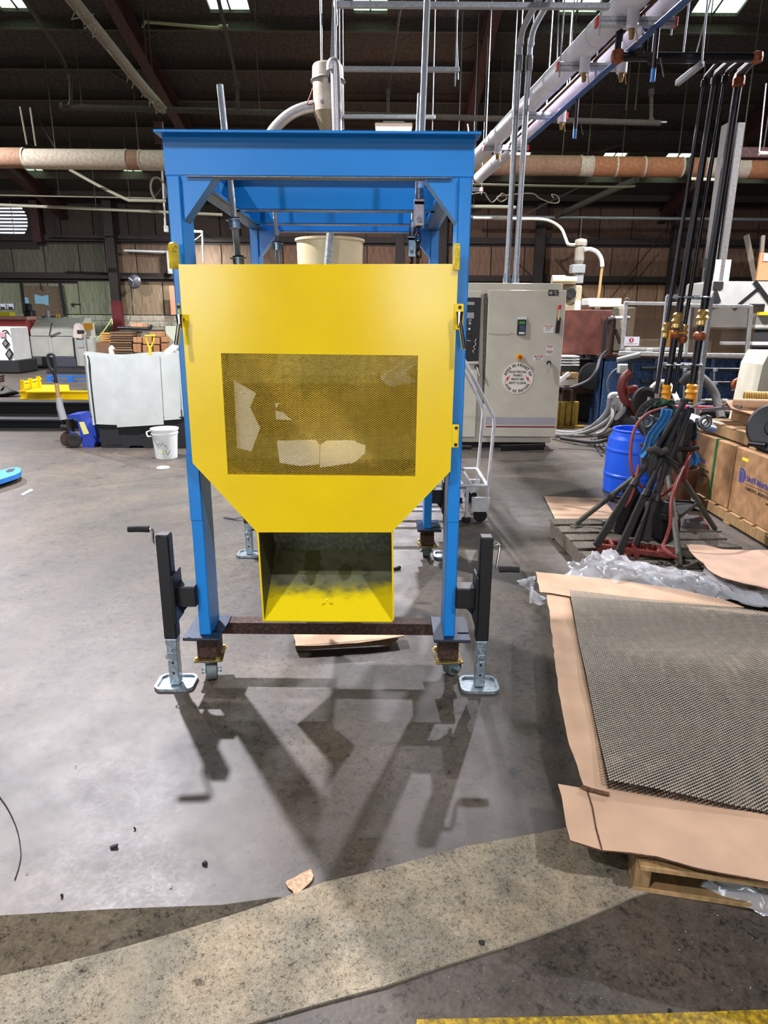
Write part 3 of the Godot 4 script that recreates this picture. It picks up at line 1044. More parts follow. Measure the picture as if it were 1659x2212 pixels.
# ---------- threaded rods, chains, ratchet handles ----------
func jacks_and_tools() -> void:
	var thread = mat(C(172, 180, 182), 0.35, 0.8, 0.0)
	thread.uv1_triplanar = true
	thread.uv1_scale = V(1, 90, 1)
	thread.heightmap_enabled = true
	thread.heightmap_texture = grime(1, 1.0)
	thread.heightmap_scale = 0.1
	var rods = [
		[475, 183, 519, 600, 3.2, 0.0135, "threaded steel rod above the blue top beam with a washer and nut halfway down", [470, 556]],
		[590, 385, 602, 600, 3.95, 0.0115, "thinner threaded rod ending under the blue cross beams, its washer and nut hanging free", [525]],
		[925, -60, 907, 408, 3.2, 0.0135, "tall threaded rod running out of the picture, carrying the pink clevis", []],
		[907, 202, 892, 492, 3.95, 0.0125, "short threaded rod behind the tall one, carrying the bare steel clevis", []]]
	for r in rods:
		var a = P(r[0], r[1], r[4])
		var b = P(r[2], r[3], r[4])
		var o = thing("threaded_rod", r[6], "rod", b, "rods through the blue beams")
		mk("rod", MB.new().cyl(b, a, r[5], 14), thread, o)
		var u = (a - b).normalized()
		for y in r[7]:
			var c = b + u * ((r[3] - y) / float(r[3] - r[1]) * a.distance_to(b))
			mk("washer", MB.new().cyl(c, c + u * 0.004, 0.036, 18), M.zinc, o)
			mk("lock_ring", MB.new().cyl(c + u * 0.004, c + u * 0.012, 0.024, 14), M.steel_dark, o)
			mk("nut", MB.new().cyl(c - u * 0.032, c, 0.026, 6), M.zinc, o)
		if r[7].is_empty():
			mk("nut", MB.new().cyl(b, b + u * 0.03, 0.023, 6), M.zinc, o)
			mk("coupling", MB.new().cyl(b - u * 0.04, b, 0.02, 14), M.steel, o)
			var pk = r[4] < 3.5
			var c = b - u * 0.09
			var cl = MB.new()
			for s in [-1, 1]:
				cl.box(c + V(0, -0.01, s * 0.019), V(0.044, 0.1, 0.012), Basis(), 0.003)
			cl.box(c + V(0, 0.035, 0), V(0.044, 0.025, 0.05), Basis(), 0.003)
			mk("clevis", cl, mat(C(196, 182, 184), 0.5, 0.3, 0.2, 2, 4.0) if pk else M.zinc, o)
			mk("clevis_pin", MB.new().cyl(c + V(0, -0.035, 0.034), c + V(0, -0.035, -0.034), 0.011, 12), M.steel, o)
			# chain
			var ch = thing("chain", "dark chain hanging from the pink clevis" if pk else "dark chain hanging from the bare steel clevis", "chain", c + V(0, -0.4, 0), "chains down to the yellow hopper")
			var y = -0.046
			for i in 9:
				var lk = MB.new()
				var p0 = c + V(0.002 * sin(i * 2.0), y, 0)
				var tn = yaw(90 * (i % 2) + 20)
				var pts = []
				for q in 17:
					var t = TAU * q / 16
					pts.append(p0 + tn * V(cos(t) * 0.011, sin(t) * 0.012 + (0.008 if sin(t) > 0 else -0.008), 0))
				mk("link", lk.tube(pts, 0.004, 6), M.steel_dark, ch)
				y -= 0.031
	# ratchet handles on the latch tabs
	for r in [[992, 684, 1003, 755, 2.66, "chrome ratchet handle hooked on the yellow latch tab beside the electrical cabinet"], [388, 690, 381, 745, 2.66, "chrome ratchet handle hooked on the latch tab on the lathe side of the yellow hopper"]]:
		var a = P(r[0], r[1], r[4])
		var b = P(r[2], r[3], r[4] - 0.03)
		var o = thing("ratchet", r[5], "ratchet", b, "ratchets on the yellow hopper")
		mk("head", MB.new().tube([a + V(0, 0.018, 0), a + V(0, 0.012, 0), a, a - V(0, 0.02, 0), a - V(0, 0.03, 0)], 0.016, 12, 0.01), M.chrome, o)
		mk("handle", MB.new().tube([a, a.lerp(b, 0.4), b], 0.007, 10, 0.009), M.chrome, o)
		mk("drive_stud", MB.new().cyl(a, a - V(0, 0, 0.045), 0.008, 8), M.steel_dark, o)

# ---------- things in the foreground ----------
func flat_poly(px: Array, h: float) -> PackedVector2Array:
	var r = PackedVector2Array()
	for i in range(0, px.size(), 2):
		var g = G(px[i], px[i + 1], h)
		r.append(Vector2(g.x, g.z))
	return r

# a cardboard sheet lying at height h, corners given in the photograph; its edge is roughened
func card(px: Array, h: float, th: float, label: String, category: String, m: Material, ragged := 0.0, wave := 0.0, parent: Node = null) -> Node3D:
	var poly = flat_poly(px, h)
	var out = PackedVector2Array()
	for i in poly.size():
		var a = poly[i]
		var b = poly[(i + 1) % poly.size()]
		var k = maxi(1, int(a.distance_to(b) / 0.05))
		for j in k:
			var p = a.lerp(b, float(j) / k)
			if ragged > 0.0 and j > 0:
				p += Vector2(rng.randf_range(-1, 1), rng.randf_range(-1, 1)) * ragged
			out.append(p)
	if Geometry2D.is_polygon_clockwise(out):
		out.reverse()
	var tr = Geometry2D.triangulate_polygon(out)
	var b = MB.new()
	var y = func(p: Vector2) -> float: return h + wave * (sin(p.x * 9.0 + p.y * 4.0) + sin(p.y * 7.0 - p.x * 3.0))
	for i in range(0, tr.size(), 3):
		var q = []
		for e in 3:
			var p: Vector2 = out[tr[i + e]]
			q.append(V(p.x, y.call(p), p.y))
		b.tri(q[0], q[1], q[2], Vector3.UP)
		b.tri(q[0] - V(0, th, 0), q[1] - V(0, th, 0), q[2] - V(0, th, 0), Vector3.DOWN)
	var ed = MB.new()
	for i in out.size():
		var p = out[i]
		var q = out[(i + 1) % out.size()]
		ed.quad(V(p.x, y.call(p), p.y), V(q.x, y.call(q), q.y), V(q.x, y.call(q) - th, q.y), V(p.x, y.call(p) - th, p.y))
	var o = thing("cardboard_sheet", label, category, V(poly[0].x, h - th, poly[0].y))
	mk("face", b, m, o)
	mk("cut_edge", ed, M.card_edge, o)
	return o

# crumpled clear film between four corner points, bumps of the given height
func film(label: String, q: Array, amp: float, nu: int, nw: int, sd: int) -> void:
	var f = FastNoiseLite.new()
	f.seed = sd
	f.frequency = 5.0
	f.fractal_octaves = 4
	f.noise_type = FastNoiseLite.TYPE_SIMPLEX
	var b = MB.new().sheet(nu, nw, func(u: float, w: float) -> Vector3:
		var p: Vector3 = q[0].lerp(q[1], u).lerp(q[3].lerp(q[2], u), w)
		var rim = clampf(minf(minf(u, 1.0 - u), minf(w, 1.0 - w)) * 6.0, 0.15, 1.0)
		p += V(f.get_noise_3d(p.x, 3.0, p.z) * 0.08, absf(f.get_noise_3d(p.x, 0, p.z)) * amp * rim + amp * 0.35 * rim, f.get_noise_3d(p.x, 7.0, p.z) * 0.08)
		return p)
	single("plastic_film", b, M.film, label, "plastic film", "crumpled stretch film on the pallets")

func pallet(label: String, at: Vector3, yw: float, sz: Vector3, m: Material, deck := 7, group := "") -> Node3D:
	var o = thing("wooden_pallet", label, "pallet", at, group)
	o.rotation_degrees.y = yw
	org.erase(o)
	for i in 3:
		mk("stringer", MB.new().box(V((i - 1) * (sz.x * 0.5 - 0.025), sz.y * 0.5, 0), V(0.045, sz.y - 0.036, sz.z), Basis(), 0.003), m, o)
	for i in deck:
		var z = lerpf(-sz.z * 0.5 + 0.05, sz.z * 0.5 - 0.05, float(i) / (deck - 1))
		mk("deck_board", MB.new().box(V(0, sz.y - 0.009, z + rng.randf_range(-0.006, 0.006)), V(sz.x, 0.018, sz.z / deck * 0.82), yaw(rng.randf_range(-0.6, 0.6)), 0.003), m, o)
	for i in 3:
		mk("bottom_board", MB.new().box(V(0, 0.009, (i - 1) * (sz.z * 0.5 - 0.05)), V(sz.x, 0.018, 0.1), Basis(), 0.003), m, o)
	return o

func foreground() -> void:
	pallet("pale wooden pallet carrying the metal mesh sheet nearest the camera", V(1.45, 0, -2.30), -11, V(1.15, 0.135, 1.65), M.wood)
	card([1180, 1290, 1500, 1330, 1900, 1380, 1900, 1850, 1659, 1893, 1500, 1866, 1400, 1848, 1345, 1835, 1300, 1760, 1262, 1690], 0.152, 0.012, "brown corrugated cardboard layer between the pale pallet and the top sheets", "cardboard", M.card_dark, 0.006)
	card([1180, 1270, 1300, 1290, 1500, 1305, 1900, 1350, 1900, 1760, 1659, 1760, 1420, 1730, 1317, 1716, 1262, 1700, 1225, 1590, 1205, 1480], 0.166, 0.006, "tan cardboard strip along the near side of the metal mesh sheet", "cardboard", M.card, 0.003)
	card([1157, 1235, 1330, 1252, 1480, 1275, 1560, 1294, 1608, 1312, 1500, 1306, 1400, 1300, 1300, 1293, 1230, 1288, 1190, 1281, 1166, 1279], 0.176, 0.005, "torn tan cardboard along the far edge of the mesh sheet", "cardboard", M.card, 0.003)
	card([1205, 1693, 1262, 1703, 1318, 1713, 1500, 1738, 1659, 1760, 1900, 1795, 1900, 1960, 1659, 1904, 1500, 1873, 1420, 1850, 1300, 1836, 1232, 1815, 1218, 1750], 0.172, 0.005, "tan cardboard flap along the front of the mesh pallet, with scuffed corner", "cardboard", M.card, 0.003)
	var flap = get_node("cardboard_sheet_003")
	mk("crease", MB.new().tube([G(1268, 1706, 0.174), G(1280, 1745, 0.174), G(1288, 1790, 0.174), G(1300, 1834, 0.174)], 0.0022, 5), M.card_edge, flap)
	# rolled, torn corrugation at the corner
	single("cardboard_roll", MB.new().tube([G(1256, 1699, 0.182), G(1275, 1706, 0.184), G(1300, 1712, 0.183), G(1316, 1716, 0.182)], 0.007, 7), M.card_edge, "torn rolled bit of corrugated cardboard at the corner of the mesh sheet", "cardboard")
	# expanded metal sheets
	var q = [V(1.001, 0.192, -3.40), V(2.25, 0.192, -3.05), V(1.95, 0.192, -1.50), V(0.717, 0.192, -1.825)]
	var at = func(u: float, w: float) -> Vector3:
		var p: Vector3 = q[0].lerp(q[1], u).lerp(q[3].lerp(q[2], u), w)
		return p + V(0, 0.007 * sin(w * 14.0 + u * 5.0) + 0.006 * sin(w * 7.0 - u * 9.0 + 1.0), 0)
	var s = thing("expanded_metal_sheet", "large galvanised expanded metal mesh sheet lying on the cardboard covered pallet", "metal mesh", V(1.4, 0.18, -2.4))
	mk("strands", expanded(func(u: float, w: float) -> Vector3: return at.call(w, u), 117, 168, Vector3.UP, 0.25), mat(C(206, 200, 184), 0.42, 0.35, 0.15, 2, 3.0), s).set_meta("kind", "stuff")
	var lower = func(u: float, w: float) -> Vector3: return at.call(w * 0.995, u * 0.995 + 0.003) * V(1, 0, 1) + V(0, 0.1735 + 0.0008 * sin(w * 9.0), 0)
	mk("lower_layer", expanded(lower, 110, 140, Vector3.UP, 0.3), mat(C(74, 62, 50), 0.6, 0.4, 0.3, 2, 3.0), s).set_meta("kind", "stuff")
	# film round the pallets
	film("puffed clear film sticking out beyond the torn tan cardboard", [G(1122, 1255, 0.05), G(1150, 1240, 0.12), G(1170, 1310, 0.12), G(1150, 1305, 0.02)], 0.07, 12, 12, 1)
	film("crumpled clear film draped over the front of the grey weathered pallet", [G(1245, 1215, 0.14), G(1330, 1195, 0.14), G(1480, 1285, 0.15), G(1215, 1250, 0.16)], 0.09, 34, 24, 2)
	film("clear film strip running behind the mesh sheet to the frame edge", [G(1330, 1212, 0.15), G(1500, 1238, 0.16), G(1750, 1330, 0.17), G(1440, 1276, 0.16)], 0.06, 40, 16, 3)
	film("clear film under the pinkish cardboard at the frame edge", [G(1505, 1205, 0.18), G(1659, 1260, 0.18), G(1760, 1340, 0.16), G(1560, 1290, 0.16)], 0.05, 26, 14, 4)
	film("clear film on the floor under the front of the mesh pallet", [G(1490, 1925, 0.0), G(1560, 1890, 0.05), G(1800, 1925, 0.06), G(1640, 1972, 0.0)], 0.05, 26, 14, 5)
	card([1478, 1175, 1520, 1178, 1560, 1186, 1659, 1188, 1850, 1192, 1850, 1300, 1659, 1272, 1560, 1250, 1540, 1240, 1512, 1212, 1495, 1196], 0.235, 0.006, "pinkish tan cardboard sheet lying on film beside the tripod foot", "cardboard", mat(C(200, 166, 140), 0.85, 0.0, 0.06, 0, 1.0), 0.008, 0.004)
	card([1175, 1072, 1240, 1074, 1303, 1077, 1326, 1108, 1290, 1150, 1250, 1165, 1213, 1150], 0.008, 0.006, "tan cardboard lying on the floor under the corner of the weathered pallet", "cardboard", M.card, 0.002)
	card([1322, 1076, 1400, 1078, 1440, 1080, 1495, 1118, 1470, 1140, 1360, 1135], 0.008, 0.006, "tan cardboard lying on the floor in front of the blue drum", "cardboard", M.card, 0.002)
	# folded cardboard under the hopper outlet
	var fc = card([634, 1372, 636, 1366, 700, 1362, 866, 1357, 873, 1375, 800, 1384, 700, 1392, 638, 1394], 0.05, 0.004, "creased tan cardboard lying on the floor under the yellow hopper outlet", "cardboard", M.card, 0.004, 0.003)
	mk("folded_under", MB.new().quad(G(637, 1394, 0.046), G(862, 1378, 0.03), G(850, 1392, 0.004), G(640, 1405, 0.001)), M.card_edge, fc)
	mk("fold_side", MB.new().quad(G(634, 1366, 0.046), G(637, 1394, 0.046), G(640, 1405, 0.001), G(636, 1380, 0.001)), M.card_edge, fc)
	card([617, 1908, 620, 1902, 635, 1896, 655, 1884, 672, 1877, 677, 1892, 674, 1902, 664, 1912, 655, 1920, 640, 1932, 636, 1935, 632, 1924, 622, 1917], 0.006, 0.004, "small torn scrap of tan cardboard on the bare floor beside the light concrete patch", "cardboard", mat(C(216, 176, 140), 0.85, 0.0, 0.3, 2, 4.0), 0.004)
	# black flat offcut, hose stub, wire, lid, tape
	single("steel_offcut", MB.new().bar(G(483, 1117, 0.01), G(505, 1121, 0.006), 0.02, 0.004).bar(G(505, 1121, 0.006), G(523, 1117, 0.03), 0.02, 0.004), M.black_matt, "small bent dark strip on the floor behind the gantry post", "offcut")
	single("hose_stub", MB.new().cyl(G(852, 1230, 0.008), G(864, 1225, 0.012), 0.012, 10), M.black_matt, "short black hose stub lying behind the yellow outlet", "offcut")
	single("thin_wire", MB.new().tube(curve([G(0, 1722, 0.003), G(20, 1752, 0.003), G(38, 1795, 0.003), G(45, 1840, 0.003), G(42, 1868, 0.003), G(32, 1900, 0.003)], 4), 0.0016, 5), M.iron, "thin curved wire lying on the shiny floor by the picture edge", "wire")
	single("plastic_disc", MB.new().lathe([Vector2(0, 0.012), Vector2(0.06, 0.012), Vector2(0.068, 0.008), Vector2(0.068, 0.0)], Transform3D(Basis(), G(352, 1011)), 24), M.white, "small round white lid on the floor before the bucket", "lid")
	var tp = flat_poly([44, 1068, 66, 1056, 72, 1058, 50, 1070], 0.003)
	single("tape_piece", MB.new().prism(tp, 0.003, Transform3D(Basis(Vector3.RIGHT, Vector3.BACK, Vector3.UP), V(0, 0.003, 0))), mat(C(130, 150, 190), 0.6), "pale blue strip of tape stuck on the floor", "tape")
	for c in [[245, 1833, 0.02, "dark chip on the shiny floor between the thin wire and gantry shadow"], [440, 1868, 0.018, "dark chip on the floor not far from the torn cardboard scrap"], [1041, 2040, 0.02, "dark chip on the lower edge of the light concrete patch"], [292, 1792, 0.008, "tiny dark chip on the shiny floor just above a larger chip"], [133, 1937, 0.01, "dark chip on the shiny floor close to the dark concrete strip"], [1448, 2187, 0.01, "small chip beside the yellow painted floor line"]]:
		var g = G(c[0], c[1])
		var f = MB.new()
		for i in 3:
			f.box(g + V(rng.randf_range(-0.3, 0.3) * c[2], 0.003 + 0.002 * i, rng.randf_range(-0.3, 0.3) * c[2]), V(c[2] * 0.8, 0.006, c[2] * 0.6), yaw(rng.randf() * 360) * rz(rng.randf_range(-14, 14)), 0.002)
		single("dirt_chip", f, M.black_matt, c[3], "debris", "dark chips on the near floor")
	# loose grit over the whole floor
	var grit = MB.new()
	for i in 900:
		var d = 1.2 + 7.5 * pow(rng.randf(), 1.6)
		var p = V(rng.randf_range(-0.75, 0.75) * (d + 0.6), 0.0035, -d)
		var z = rng.randf_range(0.001, 0.0035) * (1.0 if rng.randf() < 0.95 else 2.0)
		var a = rng.randf() * TAU
		var e = V(cos(a), 0, sin(a)) * z
		var k = V(-e.z, 0, e.x) * 0.6
		grit.tri(p - e, p + e * 0.8 + k, p + V(0, z * 0.5, 0), Vector3.UP)
		grit.tri(p - e - k, p + e, p + V(0, z * 0.5, 0), Vector3.UP)
	single("floor_grit", grit, mat(C(168, 162, 150), 0.8), "loose pale grit scattered over the concrete floor", "grit").set_meta("kind", "stuff")

# ---------- tripod, tools, drum and boxes ----------
func middle_right() -> void:
	var old = pallet("grey weathered wooden pallet under the tripod stand", V(1.85, 0, -4.38), 3, V(1.12, 0.13, 1.2), M.wood_old)
	# blue drum
	var dc = V(2.36, 0, -6.35)
	var dr = thing("drum", "open bright blue plastic drum standing behind the tripod", "drum", dc)
	mk("barrel", MB.new().lathe([Vector2(0, 0.0), Vector2(0.235, 0.0), Vector2(0.25, 0.02), Vector2(0.253, 0.16), Vector2(0.26, 0.175), Vector2(0.26, 0.19), Vector2(0.253, 0.2), Vector2(0.25, 0.40), Vector2(0.258, 0.41), Vector2(0.258, 0.425), Vector2(0.248, 0.435), Vector2(0.24, 0.52), Vector2(0.215, 0.55), Vector2(0.205, 0.6), Vector2(0.195, 0.6), Vector2(0.195, 0.3), Vector2(0.0, 0.1)], Transform3D(Basis(), dc), 36), M.blue_drum, dr)
	mk("rim", MB.new().ring(dc + V(0, 0.6, 0), Vector3.UP, 0.205, 0.012, 32, 8), M.blue_drum, dr)
	# rusty bucket behind the stand
	single("rusty_bucket", MB.new().lathe([Vector2(0, 0), Vector2(0.15, 0), Vector2(0.17, 0.36), Vector2(0.165, 0.36), Vector2(0.14, 0.02), Vector2(0, 0.02)], Transform3D(Basis(), G(1455, 1092)), 20), mat(C(110, 74, 54), 0.7, 0.2, 0.4, 2, 4.0), "rusty brown bucket standing between the blue drum and printed boxes", "bucket")
	# tripod stand
	var A = V(1.41, 0.13, -4.78)
	var B = V(1.806, 0.13, -3.90)
	var D = V(2.597, 0.0, -5.10)
	var top = V(1.98, 0.86, -4.72)
	var hd = V(1.98, 0.70, -4.72)
	var st = thing("tripod_stand", "worn grey tripod pipe stand with tray, standing on the weathered pallet", "tool stand", V(1.95, 0.0, -4.6))
	var lm = mat(C(112, 110, 96), 0.65, 0.3, 0.5, 2, 6.0)
	for f in [A, B, D]:
		var a: Vector3 = hd.lerp(f, 0.12)
		mk("leg", MB.new().tube([a, f + V(0, 0.02, 0)], 0.021, 12, 0.019).cyl(a.lerp(f, 0.5), a.lerp(f, 0.58), 0.029, 12), lm, st)
		mk("leg_foot", MB.new().box(f + V(0, 0.005, 0.01), V(0.08, 0.01, 0.06), yaw(30), 0.003), lm, st)
	var tray = MB.new()
	var tc = [hd.lerp(A, 0.62), hd.lerp(B, 0.62), hd.lerp(D, 0.62)]
	for e in [0.0, 0.012]:
		tray.tri(tc[0] - V(0, e, 0), tc[1] - V(0, e, 0), tc[2] - V(0, e, 0), V(0, 1 if e == 0.0 else -1, 0))
	for i in 3:
		tray.bar(tc[i], tc[(i + 1) % 3], 0.012, 0.03)
	mk("tray", tray, M.iron, st)
	mk("head_plate", MB.new().box(hd + V(0.02, 0.04, 0), V(0.34, 0.03, 0.2), yaw(12), 0.006).box(hd + V(0.02, -0.02, 0), V(0.2, 0.09, 0.14), yaw(12), 0.01), M.iron, st)
	# jaw body with two eyes
	for x in [-1, 1]:
		var c = hd + V(0.02 + x * 0.2, 0.22, 0.05)
		mk("eye_bracket", MB.new().ring(c, V(0, 0, 1), 0.036, 0.016, 20, 8).prism(V2s([-0.05, 0.02, 0.05 , 0.04, 0.12 * -x, -0.16, 0.05 * -x, -0.18]), 0.04, Transform3D(Basis(), c + V(0, 0, 0.0))), M.steel, st)
	mk("yoke", MB.new().box(hd + V(0.02, 0.13, -0.03), V(0.3, 0.2, 0.12), Basis(), 0.02), M.iron, st)
	# bolted flange behind the head
	var fc = P(1420, 905, 5.0)
	var fl = thing("bolted_flange", "dark round flange with a ring of bolt heads on the tripod head", "flange", fc - V(0, 0.14, 0))
	mk("ring", MB.new().lathe([Vector2(0.1, -0.03), Vector2(0.15, -0.03), Vector2(0.153, 0.0), Vector2(0.15, 0.02), Vector2(0.1, 0.02)], Transform3D(rx(80) * rz(14), fc), 36), M.iron, fl)
	mk("dish", MB.new().lathe([Vector2(0.0, -0.02), Vector2(0.06, -0.02), Vector2(0.105, 0.03), Vector2(0.1, 0.034), Vector2(0.05, -0.01), Vector2(0, -0.01)], Transform3D(rx(80) * rz(14), fc), 32), M.steel_dark, fl)
	var fb = rx(80) * rz(14)
	for i in 22:
		var a = TAU * i / 22
		var c = fc + fb * V(cos(a) * 0.128, 0.02, sin(a) * 0.128)
		mk("bolt_head", MB.new().lathe([Vector2(0.011, 0), Vector2(0.009, 0.007), Vector2(0.0, 0.009)], Transform3D(fb, c), 8), M.steel_dark, fl)
	# long dark handles tied in a bundle
	var hs = [[1287, 1180, 1478, 868, 4.15, 4.62, "long dark steel handle, flattest of the tied bundle"], [1335, 1195, 1470, 900, 4.1, 4.58, "long dark steel handle in the middle of the tied bundle"], [1372, 1178, 1492, 880, 4.2, 4.6, "long dark steel handle with a bright bent end plate"], [1395, 1170, 1448, 960, 4.15, 4.5, "short dark steel handle, steepest of the tied bundle"]]
	for h in hs:
		var a = P(h[0], h[1], h[4])
		a.y = maxf(a.y, 0.16)
		var b = P(h[2], h[3], h[5])
		var o = thing("steel_bar", h[6], "bar", a, "dark handles tied with a rag")
		var m = a.lerp(b, 0.42)
		mk("shaft", MB.new().tube([m, b], 0.017, 10, 0.02), M.black_matt, o)
		mk("wide_end", MB.new().bar(a, m, 0.05, 0.022, V(0, 0, 1), 0.006), M.iron, o)
		mk("collar", MB.new().cyl(m - (b - a).normalized() * 0.02, m + (b - a).normalized() * 0.03, 0.027, 12), M.steel_dark, o)
		if h[0] == 1372:
			mk("end_plate", MB.new().box(b + V(0.03, 0.02, 0.02), V(0.1, 0.008, 0.045), rz(20) * yaw(10), 0.002), M.zinc, o)
		else:
			mk("end_knob", MB.new().lathe([Vector2(0, -0.02), Vector2(0.028, -0.01), Vector2(0.028, 0.02), Vector2(0, 0.03)], Transform3D(Basis(), b), 10), M.black_matt, o)
	# padded saddles behind the handles
	for q in [[1418, 920, 1392, 1008, 4.66, "grey padded strap bowing out beside the blue rag"], [1478, 905, 1470, 1008, 4.7, "grey padded strap on the box side of the handle bundle"]]:
		var a = P(q[0], q[1], q[4])
		var b = P(q[2], q[3], q[4])
		single("padded_strap", MB.new().tube(curve([a, a.lerp(b, 0.3) + V(-0.03, 0, 0.03), a.lerp(b, 0.7) + V(-0.035, 0, 0.03), b], 5), 0.03, 10, 0.022), mat(C(96, 92, 80), 0.85, 0.0, 0.4, 2, 6.0), q[5], "strap")
	# rag knot
	var kn = P(1418, 975, 4.42)
	var rag = thing("rag", "dirty grey rag knotted round the bundle of dark handles", "rag", kn - V(0, 0.1, 0))
	var rm = mat(C(70, 68, 64), 0.95, 0.0, 0.5, 2, 8.0)
	mk("knot", MB.new().tube(curve([kn + V(-0.06, 0.0, 0), kn + V(-0.02, 0.02, 0.03), kn + V(0.02, 0.0, 0.03), kn + V(0.06, 0.01, 0)], 5), 0.022, 9), rm, rag)
	mk("tail", MB.new().sheet(8, 8, func(u: float, w: float) -> Vector3: return kn + V(0.02 + w * 0.13 + (u - 0.5) * 0.02, -w * 0.07 - (u * 0.09) * w, 0.02 + 0.012 * sin(u * 16.0)), 0.004), rm, rag)
	mk("tail", MB.new().sheet(6, 8, func(u: float, w: float) -> Vector3: return kn + V(-0.03 + (u - 0.5) * 0.05, -w * 0.16, 0.02 + 0.01 * sin(u * 14.0 + w * 3.0)), 0.004), rm, rag)
	# blue cloths
	var bm = mat(C(48, 128, 190), 0.9, 0.0, 0.35, 2, 5.0)
	for q in [[[1428, 882], [1452, 884], [1402, 1000], [1380, 985], 4.6, "long blue rag hanging off the tripod head toward the drum"], [[1482, 945], [1500, 925], [1510, 1000], [1480, 1010], 4.75, "small blue rag hanging on the printed box side of the tripod"]]:
		var c = []
		for i in 4:
			c.append(P(q[i][0], q[i][1], q[4]))
		var f = func(u: float, w: float) -> Vector3:
			var p: Vector3 = c[0].lerp(c[1], u).lerp(c[3].lerp(c[2], u), w)
			return p + V(0.012 * sin(w * 9.0), 0, 0.022 * sin(u * 15.0 + w * 4.0))
		single("blue_rag", MB.new().sheet(14, 16, f, 0.004), bm, q[5], "rag")
	single("green_rag", MB.new().sheet(10, 6, func(u: float, w: float) -> Vector3: return P(1412 + 45 * u, 872 + 12 * w - 10 * sin(u * 3.0), 4.95) + V(0, 0.01 * sin(u * 17.0), 0.02 * sin(u * 11.0 + w * 3.0)), 0.004), mat(C(42, 84, 66), 0.9, 0.0, 0.4, 2, 6.0), "dark green rag lying on top of the bolted flange", "rag")
	# red hoses
	var hz = [["red hose arching from the tripod head down to the tray and floor", [[1440, 880, 4.7], [1400, 893, 4.6], [1372, 925, 4.5], [1362, 975, 4.45], [1366, 1020, 4.4], [1385, 1050, 4.4], [1425, 1070, 4.4], [1456, 1050, 4.3], [1470, 1030, 4.3]]], ["red hose hanging in a loop beside the near tripod leg", [[1494, 912, 4.8], [1492, 960, 4.7], [1480, 1000, 4.6], [1462, 1040, 4.2], [1450, 1085, 4.05], [1448, 1130, 4.0], [1438, 1165, 4.0], [1432, 1180, 3.95], [1445, 1196, 3.9], [1462, 1205, 3.9]]], ["red hose with a doubled end by the printed boxes", [[1476, 955, 4.75], [1488, 975, 4.7], [1486, 1010, 4.6], [1478, 1040, 4.6], [1482, 1000, 4.55], [1500, 970, 4.7], [1502, 950, 4.7]]], ["thin dark red hose crossing the lowest part of the tripod", [[1380, 1005, 4.4], [1372, 1045, 4.35], [1362, 1075, 4.3], [1350, 1095, 4.3]]]]
	for h in hz:
		var pts = []
		for p in h[1]:
			pts.append(P(p[0], p[1], p[2]))
		single("red_hose", MB.new().tube(curve(pts, 6), 0.0105, 9), M.hose, h[0], "hose", "red hoses round the tripod")
	# perforated plate, red casting, dark disc, pedal
	var pa = P(1385, 1062, 4.42)
	var pb = P(1325, 1152, 4.25)
	pb.y = maxf(pb.y, 0.15)
	var xw = (P(1425, 1100, 4.4) - P(1345, 1090, 4.3)).normalized()
	var yw = (pa - pb).normalized()
	var zx = xw.cross(yw).normalized()
	var bs = Basis(xw, yw, zx).orthonormalized()
	var pp = thing("perforated_plate", "dark perforated steel plate leaning behind the bundled handles", "plate", pb)
	mk("plate", MB.new().prism(V2s([0.0, 0.0, 0.24, -0.02, 0.25, 0.22, 0.17, 0.33, 0.06, 0.3]), 0.008, Transform3D(bs, pb)), M.steel_dark, pp)
	for i in 4:
		for j in 5:
			var c = pb + bs * V(0.04 + i * 0.052 + 0.02 * (j % 2), 0.035 + j * 0.05, 0.0015)
			mk("hole", MB.new().cyl(c - bs.z * 0.002, c, 0.009, 10), M.black, pp)
	var dcn = P(1432, 1128, 4.35)
	single("dark_disc", MB.new().lathe([Vector2(0, -0.02), Vector2(0.14, -0.02), Vector2(0.15, 0.0), Vector2(0.13, 0.03), Vector2(0, 0.05)], Transform3D(rx(68) * rz(-25), dcn), 30), M.black, "dark round pan leaning behind the handles by the near tripod leg", "pan")
	var cp = V(1.62, 0.15, -4.18)
	var cast = thing("red_casting", "worn red iron casting with spokes lying on the weathered pallet", "casting", cp - V(0, 0.02, 0))
	var cb = yaw(-24)
	for s in [-1, 1]:
		mk("rail", MB.new().box(cp + cb * V(0, 0.02, s * 0.06), V(0.46, 0.04, 0.022), cb, 0.006), M.red, cast)
	for i in 7:
		mk("spoke", MB.new().box(cp + cb * V(-0.21 + i * 0.07, 0.03, 0), V(0.014, 0.03, 0.12), cb * yaw(18), 0.003), M.red, cast)
	for i in 6:
		mk("tooth", MB.new().prism(V2s([-0.02, 0, 0.02, 0, 0.005, -0.045]), 0.016, Transform3D(cb, cp + cb * V(-0.2 + i * 0.045, 0.01, 0.08))), M.red, cast)
	mk("lug", MB.new().ring(cp + cb * V(0.24, 0.03, 0.02), V(0, 1, 0), 0.03, 0.014, 16, 7).box(cp + cb * V(0.2, 0.03, 0.03), V(0.12, 0.05, 0.08), cb, 0.012), M.red, cast)
	single("pipe_offcut", MB.new().cyl(P(1302, 1142, 4.75) * V(1, 0, 1) + V(0, 0.16, 0), P(1325, 1142, 4.7) * V(1, 0, 1) + V(0, 0.16, 0), 0.025, 12), M.steel, "short bright pipe offcut lying behind the red casting", "pipe")
	var pd = V(2.30, 0, -4.86)
	var ped = thing("foot_pedal", "red and black steel foot pedal box on the floor between tripod legs", "pedal", pd)
	var db = yaw(-12)
